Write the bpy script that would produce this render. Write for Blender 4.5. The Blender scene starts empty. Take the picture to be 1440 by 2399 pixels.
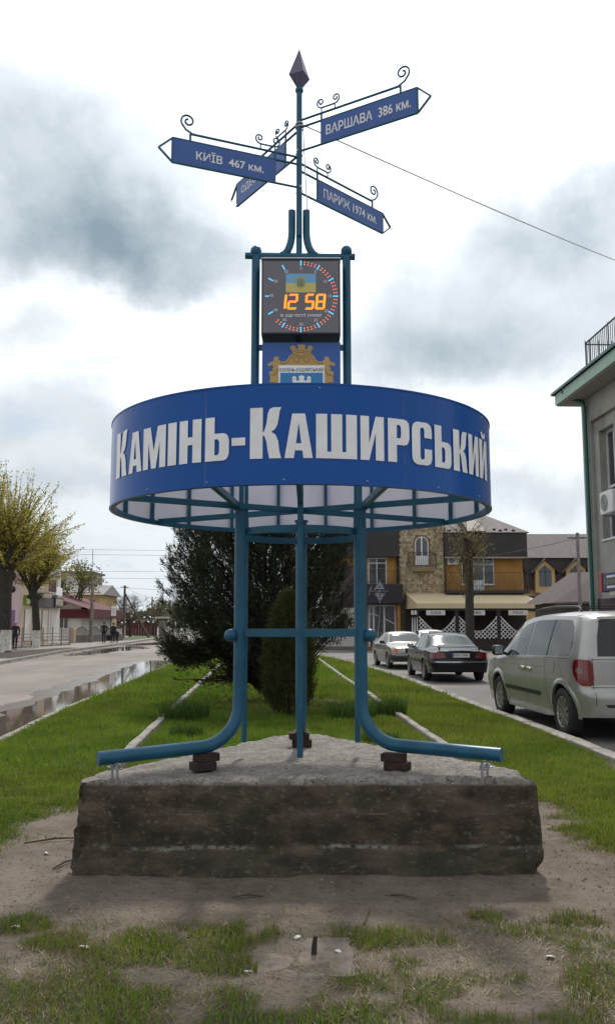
import bpy, bmesh, math, random
import numpy as np
from mathutils import Vector, Matrix
from mathutils.geometry import delaunay_2d_cdt
random.seed(7); np.random.seed(7)
S = bpy.context.scene
COL = S.collection
PI = math.pi; R = math.radians

# ------------------------------------------------------------------ camera
cam = bpy.data.cameras.new('camera'); camo = bpy.data.objects.new('camera', cam); COL.objects.link(camo)
cam.sensor_fit = 'HORIZONTAL'; cam.sensor_width = 36; cam.lens = 50.0
cam.clip_start = 0.05; cam.clip_end = 3000
camo.location = (0, 0, 1.6); camo.rotation_euler = (R(90 + 7.477), 0, 0)
S.camera = camo

# ------------------------------------------------------------------ light
SUN_EL, SUN_AZ = 50.0, 8.0          # azimuth measured from +Y (view direction) towards +X
sd = Vector((math.sin(R(SUN_AZ)) * math.cos(R(SUN_EL)), math.cos(R(SUN_AZ)) * math.cos(R(SUN_EL)), math.sin(R(SUN_EL))))
sun = bpy.data.lights.new('sun', 'SUN'); suno = bpy.data.objects.new('sun', sun); COL.objects.link(suno)
sun.energy = 2.6; sun.angle = R(4.0); sun.color = (1.0, 0.95, 0.88)
suno.rotation_euler = (-sd).to_track_quat('-Z', 'Y').to_euler(); suno.location = (3, 12, 20)

w = bpy.data.worlds.new('World'); S.world = w; w.use_nodes = True
nt = w.node_tree; nt.nodes.clear(); N = nt.nodes; LK = nt.links
def nd(t, **k):
    n = N.new(t)
    for a, b in k.items(): setattr(n, a, b)
    return n
def mth(op, a, b=None, c=None, clamp=False):
    n = nd('ShaderNodeMath', operation=op); n.use_clamp = clamp
    for i, v in enumerate((a, b, c)):
        if v is None: continue
        if isinstance(v, (int, float)): n.inputs[i].default_value = v
        else: LK.new(v, n.inputs[i])
    return n.outputs[0]
def mixc(f, a, b):
    n = nd('ShaderNodeMix', data_type='RGBA')
    for i, v in ((0, f), (6, a), (7, b)):
        if isinstance(v, (int, float)): n.inputs[i].default_value = v
        elif isinstance(v, tuple): n.inputs[i].default_value = (*v, 1)
        else: LK.new(v, n.inputs[i])
    return n.outputs[2]
tc = nd('ShaderNodeTexCoord'); sx = nd('ShaderNodeSeparateXYZ'); LK.new(tc.outputs['Generated'], sx.inputs[0])
vx, vy, vz = sx.outputs
# cloud plane coordinates: noise stretched towards the horizon like a real cloud deck
den = mth('ADD', mth('MAXIMUM', vz, 0.0), 0.22)
cmb = nd('ShaderNodeCombineXYZ'); LK.new(mth('DIVIDE', vx, den), cmb.inputs[0]); LK.new(mth('DIVIDE', vy, den), cmb.inputs[1])
def noise(vec, scale, detail, rough=0.55, lac=2.0, off=0.0):
    m = nd('ShaderNodeMapping'); LK.new(vec, m.inputs[0]); m.inputs[1].default_value = (off, off * 1.7, off * 0.3)
    n = nd('ShaderNodeTexNoise'); LK.new(m.outputs[0], n.inputs['Vector'])
    n.inputs['Scale'].default_value = scale; n.inputs['Detail'].default_value = detail; n.inputs['Roughness'].default_value = rough
    return n
nA = noise(cmb.outputs[0], 1.5, 9, 0.58, off=3.1).outputs[0]
nB = noise(tc.outputs['Generated'], 8.0, 12, 0.62, off=1.3).outputs[0]
nC = noise(tc.outputs['Generated'], 5.5, 11, 0.60, off=7.7)
nCs = nd('ShaderNodeSeparateColor'); LK.new(nC.outputs[1], nCs.inputs[0])
az = mth('ADD', mth('ARCTAN2', vx, vy), mth('MULTIPLY', mth('SUBTRACT', nCs.outputs[0], 0.5), 0.22))
el = mth('ADD', mth('ARCSINE', vz), mth('MULTIPLY', mth('SUBTRACT', nCs.outputs[1], 0.5), 0.19))
PT = math.atan(262.5 / 2000)
def px2ae(x, y): return math.atan((x - 720) / 2000), math.atan((1199.5 - y) / 2000) + PT
# the cloud masses that hang in this sky: centre, half width and half height of each
blobs = [(170, 440, 420, 230, .66), (370, 580, 290, 130, .74), (60, 600, 280, 120, .70), (1270, 690, 380, 230, .56), (1010, 830, 320, 120, .60), (930, 660, 130, 90, .30),
         (1330, 560, 190, 90, .5), (90, 1010, 380, 85, .40), (60, 820, 130, 60, .35), (1230, 1140, 240, 45, .35), (160, 1140, 260, 60, .42),
         (-500, 300, 380, 200, .7), (1900, 400, 360, 230, .7), (250, -420, 420, 170, .45), (1500, -300, 300, 170, .5)]
gsum = None
for bx_, by_, wx, wy, st in blobs:
    a0, e0 = px2ae(bx_, by_); wa, we = wx / 2000, wy / 2000
    u = mth('DIVIDE', mth('SUBTRACT', az, a0), wa); v = mth('DIVIDE', mth('SUBTRACT', el, e0), we)
    d = mth('SQRT', mth('ADD', mth('MULTIPLY', u, u), mth('MULTIPLY', v, v)))
    mr = nd('ShaderNodeMapRange', interpolation_type='SMOOTHSTEP'); LK.new(d, mr.inputs[0])
    mr.inputs[1].default_value = 0.20; mr.inputs[2].default_value = 1.40; mr.inputs[3].default_value = st; mr.inputs[4].default_value = 0.0
    gsum = mth('SUBTRACT', 1.0, mr.outputs[0]) if gsum is None else mth('MULTIPLY', gsum, mth('SUBTRACT', 1.0, mr.outputs[0]))
gsum = mth('SUBTRACT', 1.0, gsum)
# everywhere else the same kind of broken cloud from noise alone
mrA = nd('ShaderNodeMapRange', interpolation_type='SMOOTHSTEP'); LK.new(nA, mrA.inputs[0])
mrA.inputs[1].default_value = 0.50; mrA.inputs[2].default_value = 0.72; mrA.inputs[3].default_value = 0; mrA.inputs[4].default_value = 0.55
grey = mth('MAXIMUM', gsum, mth('MULTIPLY', mrA.outputs[0], 0.62))
grey = mth('MULTIPLY', grey, mth('ADD', 0.42, mth('MULTIPLY', nB, 1.12)), clamp=True)
sky = nd('ShaderNodeTexSky', sky_type='NISHITA'); sky.sun_disc = False
sky.sun_elevation = R(SUN_EL); sky.sun_rotation = R(SUN_AZ); sky.air_density = 1.0; sky.dust_density = 1.5
skb = nd('ShaderNodeVectorMath', operation='SCALE'); LK.new(sky.outputs[0], skb.inputs[0]); skb.inputs[3].default_value = 0.10
# bright veil round the hidden sun
dt = nd('ShaderNodeVectorMath', operation='DOT_PRODUCT'); LK.new(tc.outputs['Generated'], dt.inputs[0]); dt.inputs[1].default_value = sd
glow = mth('POWER', mth('MAXIMUM', dt.outputs['Value'], 0.0), 5.0)
white = nd('ShaderNodeVectorMath', operation='SCALE'); white.inputs[0].default_value = (0.93, 0.97, 1.0)
LK.new(mth('ADD', 0.80, mth('MULTIPLY', glow, 1.0)), white.inputs[3])
lowh = nd('ShaderNodeMapRange', interpolation_type='SMOOTHSTEP'); LK.new(el, lowh.inputs[0])
lowh.inputs[1].default_value = 0.02; lowh.inputs[2].default_value = 0.28; lowh.inputs[3].default_value = 1; lowh.inputs[4].default_value = 0
cl0 = mixc(mth('MULTIPLY', lowh.outputs[0], 0.45), white.outputs[0], (0.66, 0.75, 0.82))
cl1 = mixc(mth('MULTIPLY', grey, 1.0, clamp=True), cl0, (0.27, 0.355, 0.42))
gap = nd('ShaderNodeMapRange', interpolation_type='SMOOTHSTEP'); LK.new(nA, gap.inputs[0])
gap.inputs[1].default_value = 0.30; gap.inputs[2].default_value = 0.42; gap.inputs[3].default_value = 0.45; gap.inputs[4].default_value = 0.0
cl2 = mixc(gap.outputs[0], cl1, skb.outputs[0])
bg = nd('ShaderNodeBackground'); LK.new(cl2, bg.inputs[0]); bg.inputs[1].default_value = 1.0
wo = nd('ShaderNodeOutputWorld'); LK.new(bg.outputs[0], wo.inputs[0])

S.view_settings.view_transform = 'Standard'; S.view_settings.look = 'None'
S.view_settings.exposure = 0.12; S.view_settings.gamma = 1.0; S.view_settings.use_curve_mapping = False

# ------------------------------------------------------------------ helpers
def tag(o, label=None, cat=None, group=None, kind=None):
    if label: o['label'] = label
    if cat: o['category'] = cat
    if group: o['group'] = group
    if kind: o['kind'] = kind
    return o
def empty(name, loc=(0, 0, 0), rz=0, label=None, cat=None, group=None, kind=None, parent=None):
    o = bpy.data.objects.new(name, None); COL.objects.link(o); o.location = loc; o.rotation_euler = (0, 0, rz)
    o.empty_display_size = 0.1
    if parent: o.parent = parent
    return tag(o, label, cat, group, kind)
def copy_tree(o, parent=None):
    c = o.copy(); COL.objects.link(c)
    if parent is not None: c.parent = parent
    for ch in list(o.children): copy_tree(ch, c)
    return c
class MB:
    def __init__(s): s.v = []; s.f = []; s.m = []
    def add(s, vs, fs, mi=0, M=None):
        b = len(s.v)
        if M is not None: vs = [M @ Vector(p) for p in vs]
        s.v += [tuple(p) for p in vs]; s.f += [tuple(b + i for i in f) for f in fs]; s.m += [mi] * len(fs); return s
    def box(s, x0, x1, y0, y1, z0, z1, mi=0, M=None):
        vs = [(x, y, z) for z in (z0, z1) for y in (y0, y1) for x in (x0, x1)]
        return s.add(vs, [(0, 2, 3, 1), (4, 5, 7, 6), (0, 1, 5, 4), (2, 6, 7, 3), (0, 4, 6, 2), (1, 3, 7, 5)], mi, M)
    def bbox(s, x0, x1, y0, y1, z0, z1, b=0.01, mi=0, M=None):     # box with bevelled edges
        bm = bmesh.new(); bmesh.ops.create_cube(bm, size=1)
        for v in bm.verts: v.co = Vector(((x0 + x1) / 2 + v.co.x * (x1 - x0), (y0 + y1) / 2 + v.co.y * (y1 - y0), (z0 + z1) / 2 + v.co.z * (z1 - z0)))
        bmesh.ops.bevel(bm, geom=bm.edges[:], offset=b, segments=1, affect='EDGES')
        bm.verts.index_update()
        s.add([v.co.copy() for v in bm.verts], [[v.index for v in f.verts] for f in bm.faces], mi, M); bm.free(); return s
    def tube(s, pts, r, n=8, mi=0, cap=True, M=None, ra=None):
        pts = [Vector(p) for p in pts]; k = len(pts)
        rr = r if isinstance(r, (list, tuple)) else [r] * k
        vs = []; up = None
        for i, p in enumerate(pts):
            t = (pts[min(i + 1, k - 1)] - pts[max(i - 1, 0)]).normalized()
            if up is None:
                up = Vector((0, 0, 1)) if abs(t.z) < .9 else Vector((1, 0, 0))
            a = t.cross(up).normalized(); bb = a.cross(t).normalized(); up = bb
            for j in range(n):
                th = 2 * PI * j / n + (ra or 0)
                vs.append(p + a * (math.cos(th) * rr[i]) + bb * (math.sin(th) * rr[i]))
        fs = []
        for i in range(k - 1):
            for j in range(n):
                j2 = (j + 1) % n
                fs.append((i * n + j, i * n + j2, (i + 1) * n + j2, (i + 1) * n + j))
        if cap: fs += [tuple(range(n))[::-1], tuple((k - 1) * n + j for j in range(n))]
        return s.add(vs, fs, mi, M)
    def bar(s, a, b, w_, h_, mi=0):                                # rectangular bar from a to b, w_ wide, h_ tall
        a = Vector(a); b = Vector(b); t = (b - a).normalized()
        up = Vector((0, 0, 1)) if abs(t.z) < .95 else Vector((0, 1, 0))
        x = t.cross(up).normalized() * (w_ / 2); y = x.cross(t).normalized() * (h_ / 2)
        vs = [p + i * x + j * y for p in (a, b) for j in (-1, 1) for i in (-1, 1)]
        return s.add(vs, [(0, 2, 3, 1), (4, 5, 7, 6), (0, 1, 5, 4), (2, 6, 7, 3), (0, 4, 6, 2), (1, 3, 7, 5)], mi)
    def ball(s, c, r, n=14, m=8, mi=0, sc=(1, 1, 1)):
        c = Vector(c); vs = [c + Vector((0, 0, -r * sc[2]))]
        for i in range(1, m):
            p = -PI / 2 + PI * i / m
            for j in range(n):
                t = 2 * PI * j / n
                vs.append(c + Vector((math.cos(t) * math.cos(p) * r * sc[0], math.sin(t) * math.cos(p) * r * sc[1], math.sin(p) * r * sc[2])))
        vs.append(c + Vector((0, 0, r * sc[2]))); L = len(vs) - 1; fs = []
        for j in range(n): fs.append((0, 1 + (j + 1) % n, 1 + j))
        for i in range(m - 2):
            for j in range(n):
                a = 1 + i * n + j; b = 1 + i * n + (j + 1) % n
                fs.append((a, b, b + n, a + n))
        for j in range(n): fs.append((L, 1 + (m - 2) * n + j, 1 + (m - 2) * n + (j + 1) % n))
        return s.add(vs, fs, mi)
    def prism(s, poly, fmap, d0, d1, mi=0):      # 2D polygon -> solid; fmap(u,v,d) gives the 3D point
        n = len(poly)
        vs = [fmap(u, v, d0) for u, v in poly] + [fmap(u, v, d1) for u, v in poly]
        fs = [tuple(range(n))[::-1], tuple(range(n, 2 * n))] + [(i, (i + 1) % n, n + (i + 1) % n, n + i) for i in range(n)]
        return s.add(vs, fs, mi)
    def build(s, name, mats, parent=None, smooth=None, label=None, cat=None, group=None, kind=None, loc=None, rz=None):
        me = bpy.data.meshes.new(name); me.from_pydata(s.v, [], s.f)
        if not isinstance(mats, (list, tuple)): mats = [mats]
        for m_ in mats: me.materials.append(m_)
        if len(mats) > 1: me.polygons.foreach_set('material_index', s.m)
        bm = bmesh.new(); bm.from_mesh(me); bmesh.ops.recalc_face_normals(bm, faces=bm.faces[:]); bm.to_mesh(me); bm.free()
        if smooth is not None:
            me.polygons.foreach_set('use_smooth', [True] * len(me.polygons))
            if smooth < 180: me.set_sharp_from_angle(angle=R(smooth))
        o = bpy.data.objects.new(name, me); COL.objects.link(o)
        if parent: o.parent = parent
        if loc: o.location = loc
        if rz: o.rotation_euler = (0, 0, rz)
        return tag(o, label, cat, group, kind)
def linked(name, src, parent, loc=None, rot=None):
    o = bpy.data.objects.new(name, src.data if not isinstance(src, bpy.types.Mesh) else src); COL.objects.link(o); o.parent = parent
    if loc is not None: o.location = loc
    if rot is not None: o.rotation_euler = rot
    return o
def shape2d(solids, holes=(), xs=(), ys=()):
    """union of polygons minus holes, cut along the lines x in xs and y in ys -> verts, tris"""
    P = []; F = []; E = []
    for poly in list(solids) + list(holes):
        if sum(a[0] * b[1] - b[0] * a[1] for a, b in zip(poly, list(poly[1:]) + [poly[0]])) < 0: poly = list(poly)[::-1]
        b = len(P); P += [Vector(p) for p in poly]; F.append(list(range(b, b + len(poly))))
    X = [p.x for p in P]; Y = [p.y for p in P]; x0, x1, y0, y1 = min(X) - .01, max(X) + .01, min(Y) - .01, max(Y) + .01
    for x in xs:
        if x0 < x < x1: E.append((len(P), len(P) + 1)); P += [Vector((x, y0)), Vector((x, y1))]
    for y in ys:
        if y0 < y < y1: E.append((len(P), len(P) + 1)); P += [Vector((x0, y)), Vector((x1, y))]
    r = delaunay_2d_cdt(P, E, F, 0, 1e-6)
    ns = len(solids); vs = [tuple(v) for v in r[0]]; fs = []
    for f, of in zip(r[2], r[5]):
        if any(i < ns for i in of) and not any(i >= ns for i in of): fs.append(tuple(f))
    used = sorted({i for f in fs for i in f}); ix = {a: k for k, a in enumerate(used)}
    return [vs[a] for a in used], [tuple(ix[i] for i in f) for f in fs]
def rrect(x0, x1, y0, y1, r, n=4):
    out = []
    for cx_, cy_, a0 in ((x1 - r, y1 - r, 0), (x0 + r, y1 - r, 90), (x0 + r, y0 + r, 180), (x1 - r, y0 + r, 270)):
        for i in range(n + 1):
            a = R(a0 + 90 * i / n); out.append((cx_ + r * math.cos(a), cy_ + r * math.sin(a)))
    return out
def circ(cx_, cy_, r, n=16, sy=1): return [(cx_ + r * math.cos(2 * PI * i / n), cy_ + r * sy * math.sin(2 * PI * i / n)) for i in range(n)]
_dg = None
def text2d(body, size=1.0, bold=0.0, align='CENTER'):
    cu = bpy.data.curves.new('t', 'FONT'); cu.body = body; cu.size = size; cu.offset = bold * size; cu.align_x = align; cu.resolution_u = 3
    o = bpy.data.objects.new('t', cu); COL.objects.link(o)
    bpy.context.view_layer.update()
    me = o.evaluated_get(bpy.context.evaluated_depsgraph_get()).to_mesh()
    vs = [(v.co.x, v.co.y) for v in me.vertices]; fs = [tuple(p.vertices) for p in me.polygons]
    bpy.data.objects.remove(o); bpy.data.curves.remove(cu)
    return vs, fs
def fit(vs, x0, x1, y0, y1):
    X = [p[0] for p in vs]; Y = [p[1] for p in vs]
    a, b, c_, d = min(X), max(X), min(Y), max(Y)
    return [(x0 + (x - a) / (b - a) * (x1 - x0), y0 + (y - c_) / (d - c_) * (y1 - y0)) for x, y in vs]

# ------------------------------------------------------------------ materials
def mat(name, col, rough=0.6, metal=0.0, col2=None, scale=8.0, detail=6, contrast=(0.35, 0.65), bump=0.0, bscale=None, bdist=0.01,
        spec=0.5, emit=None, estr=0.0, rvar=0.0, coat=0.0, stretch=(1, 1, 1), obj=True, col3=None, scale3=2.0, c3=(0.5, 0.7), trans=0.0, alpha=1.0):
    m = bpy.data.materials.new(name); m.use_nodes = True; t = m.node_tree; n = t.nodes; b = n['Principled BSDF']
    b.inputs['Base Color'].default_value = (*col, 1); b.inputs['Roughness'].default_value = rough; b.inputs['Metallic'].default_value = metal
    b.inputs['Specular IOR Level'].default_value = spec; b.inputs['Coat Weight'].default_value = coat; b.inputs['Coat Roughness'].default_value = 0.06
    b.inputs['Transmission Weight'].default_value = trans; b.inputs['Alpha'].default_value = alpha
    if emit: b.inputs['Emission Color'].default_value = (*emit, 1); b.inputs['Emission Strength'].default_value = estr
    def tex(sc, det, off=0):
        tcn = n.new('ShaderNodeTexCoord'); mp = n.new('ShaderNodeMapping'); t.links.new(tcn.outputs['Object'], mp.inputs[0])
        mp.inputs[1].default_value = (off, off, off); mp.inputs[3].default_value = stretch
        x = n.new('ShaderNodeTexNoise'); t.links.new(mp.outputs[0], x.inputs['Vector'])
        x.inputs['Scale'].default_value = sc; x.inputs['Detail'].default_value = det; x.inputs['Roughness'].default_value = .6
        return x.outputs[0]
    cur = None
    def ramp(f, lo, hi):
        r_ = n.new('ShaderNodeMapRange'); r_.interpolation_type = 'SMOOTHSTEP'; t.links.new(f, r_.inputs[0])
        r_.inputs[1].default_value = lo; r_.inputs[2].default_value = hi; return r_.outputs[0]
    def mx(f, a, c):
        k = n.new('ShaderNodeMix'); k.data_type = 'RGBA'; t.links.new(f, k.inputs[0])
        for i, q in ((6, a), (7, c)):
            if isinstance(q, tuple): k.inputs[i].default_value = (*q, 1)
            else: t.links.new(q, k.inputs[i])
        return k.outputs[2]
    if col2:
        f = tex(scale, detail); cur = mx(ramp(f, *contrast), tuple(col), tuple(col2))
        if rvar:
            a_ = n.new('ShaderNodeMath'); a_.operation = 'MULTIPLY_ADD'; t.links.new(f, a_.inputs[0]); a_.inputs[1].default_value = rvar; a_.inputs[2].default_value = rough - rvar * .5
            t.links.new(a_.outputs[0], b.inputs['Roughness'])
    if col3:
        g = tex(scale3, 7, 5.3); cur = mx(ramp(g, *c3), cur if cur is not None else tuple(col), tuple(col3))
    if cur is not None: t.links.new(cur, b.inputs['Base Color'])
    if bump:
        h = tex(bscale or scale * 3, 8, 2.2); bp = n.new('ShaderNodeBump'); bp.inputs['Strength'].default_value = bump; bp.inputs['Distance'].default_value = bdist
        t.links.new(h, bp.inputs['Height']); t.links.new(bp.outputs[0], b.inputs['Normal'])
    return m
def leafmat(name, c1, c2, scale=3.0, tr=0.35, rough=0.6):
    m = bpy.data.materials.new(name); m.use_nodes = True; t = m.node_tree; n = t.nodes; n.clear()
    g = n.new('ShaderNodeNewGeometry'); tcn = n.new('ShaderNodeTexCoord')
    x = n.new('ShaderNodeTexNoise'); t.links.new(tcn.outputs['Object'], x.inputs[0]); x.inputs['Scale'].default_value = scale; x.inputs['Detail'].default_value = 3
    ad = n.new('ShaderNodeMath'); ad.operation = 'ADD'; t.links.new(g.outputs['Random Per Island'], ad.inputs[0]); t.links.new(x.outputs[0], ad.inputs[1])
    r_ = n.new('ShaderNodeMapRange'); t.links.new(ad.outputs[0], r_.inputs[0]); r_.inputs[1].default_value = .4; r_.inputs[2].default_value = 1.6
    k = n.new('ShaderNodeMix'); k.data_type = 'RGBA'; t.links.new(r_.outputs[0], k.inputs[0]); k.inputs[6].default_value = (*c1, 1); k.inputs[7].default_value = (*c2, 1)
    d = n.new('ShaderNodeBsdfPrincipled'); d.inputs['Roughness'].default_value = rough; d.inputs['Specular IOR Level'].default_value = .25
    tr_ = n.new('ShaderNodeBsdfTranslucent'); ms = n.new('ShaderNodeMixShader'); ms.inputs[0].default_value = tr
    o = n.new('ShaderNodeOutputMaterial')
    t.links.new(k.outputs[2], d.inputs['Base Color']); t.links.new(k.outputs[2], tr_.inputs[0])
    t.links.new(d.outputs[0], ms.inputs[1]); t.links.new(tr_.outputs[0], ms.inputs[2]); t.links.new(ms.outputs[0], o.inputs[0])
    return m
M = {}
M['blue'] = mat('blue_paint', (.012, .095, .165), .36, 0, (.009, .075, .135), 6, spec=.35, bump=.05, bscale=60, rvar=.15, col3=(.015, .108, .185), scale3=1.5)
_t = M['blue'].node_tree; _b = _t.nodes['Principled BSDF']; _l = _b.inputs['Base Color'].links[0].from_socket      # small rust chips in the paint
_tc = _t.nodes.new('ShaderNodeTexCoord'); _n = _t.nodes.new('ShaderNodeTexNoise'); _n.inputs['Scale'].default_value = 24; _n.inputs['Detail'].default_value = 7; _n.inputs['Roughness'].default_value = .7
_t.links.new(_tc.outputs['Object'], _n.inputs['Vector']); _r = _t.nodes.new('ShaderNodeMapRange'); _r.inputs[1].default_value = .70; _r.inputs[2].default_value = .73; _t.links.new(_n.outputs[0], _r.inputs[0])
_m = _t.nodes.new('ShaderNodeMix'); _m.data_type = 'RGBA'; _m.inputs[7].default_value = (.05, .026, .016, 1); _t.links.new(_r.outputs[0], _m.inputs[0]); _t.links.new(_l, _m.inputs[6]); _t.links.new(_m.outputs[2], _b.inputs['Base Color'])
M['drum'] = mat('drum_blue', (.001, .072, .32), .22, 0, (.001, .080, .345), 1.5, rvar=.08, spec=.25)
M['drum_in'] = mat('drum_inside', (.86, .83, .90), .6, 0, (.80, .77, .85), 3)
M['sign_blue'] = mat('sign_blue', (.03, .095, .33), .4, 0, (.035, .105, .35), 5)
M['white_film'] = mat('white_film', (.84, .84, .86), .4, 0, (.77, .77, .79), 7)
M['grey_film'] = mat('grey_film', (.42, .42, .45), .5)
M['black_film'] = mat('black_film', (.02, .02, .022), .5)
M['metal'] = mat('zinc_metal', (.45, .46, .48), .35, .9, (.3, .3, .32), 40)
M['rust'] = mat('rusty_steel', (.055, .028, .02), .85, .1, (.02, .013, .011), 25, bump=.4, bscale=60)
M['tyre'] = mat('tyre_rubber', (.014, .014, .015), .8, 0, (.03, .028, .026), 12)
M['rim'] = mat('alloy_rim', (.38, .37, .35), .38, .75, (.25, .24, .22), 14)
M['black_plastic'] = mat('black_plastic', (.015, .015, .017), .5)
M['glass_dark'] = mat('tinted_glass', (.010, .013, .015), .03, 0, spec=.5)
M['glass_car'] = mat('car_glass', (.025, .033, .035), .07, 0, spec=.5)
M['window_glass'] = mat('window_glass', (.03, .035, .045), .06, 0, (.05, .055, .065), .7, spec=.7)
M['white_plastic'] = mat('white_plastic', (.72, .72, .74), .45, 0, (.64, .63, .64), 3)
M['timber_pole'] = mat('weathered_timber', (.13, .105, .085), .85, 0, (.075, .06, .05), 6, stretch=(6, 6, .6), bump=.3)
M['concrete_pole'] = mat('pole_concrete', (.24, .21, .185), .85, 0, (.16, .14, .12), 3, bump=.2)
M['wire'] = mat('wire_black', (.03, .03, .032), .6)
M['bark'] = mat('bark', (.055, .045, .036), .9, 0, (.022, .018, .015), 12, stretch=(3, 3, .5), bump=.6, bdist=.02)
M['limewash'] = mat('limewash', (.62, .60, .57), .9, 0, (.40, .37, .33), 7, bump=.3)
M['chrome'] = mat('chrome', (.75, .75, .76), .12, 1.0)
M['red_lens'] = mat('red_lens', (.20, .006, .008), .12, 0, (.13, .004, .006), 9, coat=.5)
M['smoke_lens'] = mat('smoke_lens', (.16, .10, .09), .15, coat=.4)
M['plate'] = mat('plate_white', (.68, .68, .66), .4)

# ------------------------------------------------------------------ numpy noise
_tab = np.random.RandomState(3).rand(512, 512)
def vnoise(x, y):
    xi = np.floor(x).astype(int); yi = np.floor(y).astype(int); fx = x - xi; fy = y - yi
    fx = fx * fx * (3 - 2 * fx); fy = fy * fy * (3 - 2 * fy)
    g = lambda a, b: _tab[a % 512, b % 512]
    return (g(xi, yi) * (1 - fx) + g(xi + 1, yi) * fx) * (1 - fy) + (g(xi, yi + 1) * (1 - fx) + g(xi + 1, yi + 1) * fx) * fy
def fbm(x, y, s=1.0, o=4, seed=0):
    v = 0; a = .5; t = 0
    for i in range(o):
        v = v + a * vnoise(x * s + seed * 17.3 + i * 5.1, y * s + seed * 9.7 + i * 3.3); t += a; a *= .5; s *= 2
    return v / t
def sstep(a, b, x):
    t = np.clip((x - a) / (b - a), 0, 1); return t * t * (3 - 2 * t)
# ------------------------------------------------------------------ ground, roads, kerbs
KRp = [(-8, 3.62), (4, 3.60), (10.16, 3.55), (12.4, 3.50), (14.3, 3.43), (16.2, 3.27), (19.3, 3.11), (23.8, 2.87), (30, 2.36), (36, 1.70), (40, 1.10), (43.2, .45), (45, -.7)]
KLp = [(-8, -2.9), (6, -3.75), (11.9, -4.18), (14.2, -4.40), (17.1, -4.60), (23.8, -4.91), (34.1, -5.38), (38, -5.44), (41, -5.0), (43.5, -3.8), (45, -2.2)]
def XR(y): return np.interp(y, [p[0] for p in KRp], [p[1] for p in KRp])
def XL(y): return np.interp(y, [p[0] for p in KLp], [p[1] for p in KLp])
def gmask(x, y):
    """how much grass grows at (x,y): 0 bare earth, 1 closed turf"""
    x = np.asarray(x, float); y = np.asarray(y, float)
    n1 = fbm(x, y, 1.7, 4, 1) - .5; n2 = fbm(x, y, 5.0, 3, 2) - .5
    lawn = sstep(7.35, 8.1, y + 1.6 * n1 + .8 * n2)
    side = sstep(1.95, 2.35, np.abs(x + .05) + .9 * n1 + .5 * n2) * sstep(5.8, 6.6, y - .15 * (x > 0) + 1.1 * n1 + .4 * n2)
    g = np.maximum(lawn, side)
    g = g * (1 - .75 * sstep(.10, .22, fbm(x, y, 1.1, 4, 3) - .5) * sstep(.3, 2.0, x) * sstep(14, 9, y))
    fore = sstep(5.12, 4.80, y + 1.0 * n1 + .5 * n2) * sstep(-.12, .26, n1 * 1.3 + n2 * 1.6 - .02)
    g = np.maximum(g, fore * .8)
    for cx_, cy_, rx, ry, s in ((-1.55, 4.80, .30, .16, .9), (-.80, 4.50, .22, .24, 1), (-.38, 4.66, .26, .24, 1), (.32, 4.62, .36, .14, .95), (1.0, 4.93, .17, .12, 1), (1.55, 4.85, .45, .12, .8), (-1.1, 3.9, .5, .2, .8), (.15, 3.78, .25, .12, .9), (.55, 4.05, .14, .12, .7), (2.05, 6.95, .2, .1, .8)):
        d = ((x - cx_) / rx) ** 2 + ((y - cy_) / ry) ** 2 + 2.2 * n2 + 1.6 * n1
        g = np.maximum(g, s * sstep(1.25, .55, d))
    for cx_, cy_, rx, ry in ((.0, 4.39, .30, .30), (-.72, 4.20, .20, .10), (.62, 4.45, .32, .10), (0, 5.3, 2.0, .22)):
        d = ((x - cx_) / rx) ** 2 + ((y - cy_) / ry) ** 2 + 1.2 * n2
        g = g * sstep(.6, 1.2, d)
    shade = sstep(.55, 1.1, ((x + .6) / 1.7) ** 2 + ((y - 17.2) / 2.2) ** 2 + 1.2 * n1)     # bare earth under the juniper
    g = g * (.62 + .38 * shade)
    return np.clip(g, 0, 1)
def gheight(x, y):
    bank = .022 * np.exp(-((y - 5.60) / .13) ** 2) * (np.abs(x) < 1.62) * (.3 + 1.3 * fbm(x, y, 3.5, 3, 8))
    return bank + .05 * (fbm(x, y, 1.1, 3, 5) - .5) + .03 * (fbm(x, y, 5.0, 3, 6) - .5) + .014 * (fbm(x, y, 22., 3, 7) - .5)
ys = np.concatenate([np.arange(-8, 3, .5), np.arange(3, 9, .045), np.arange(9, 20, .16), np.arange(20, 45.01, .5)])
NX = 150
gx = np.array([np.linspace(XL(y), XR(y), NX) for y in ys]); gy = np.repeat(ys[:, None], NX, 1)
gz = gheight(gx, gy); edge = np.linspace(0, 1, NX); gz = gz * sstep(0, .06, edge) * sstep(1, .94, edge) + .002
vs = np.stack([gx, gy, gz], -1).reshape(-1, 3); nr = len(ys)
ii = np.arange(nr * NX).reshape(nr, NX)
fs = np.stack([ii[:-1, :-1], ii[:-1, 1:], ii[1:, 1:], ii[1:, :-1]], -1).reshape(-1, 4)
me = bpy.data.meshes.new('median_ground'); me.from_pydata(vs.tolist(), [], fs.tolist())
at = me.attributes.new('turf', 'FLOAT', 'POINT'); at.data.foreach_set('value', gmask(vs[:, 0], vs[:, 1]).astype(np.float32))
me.polygons.foreach_set('use_smooth', [True] * len(me.polygons))
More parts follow.
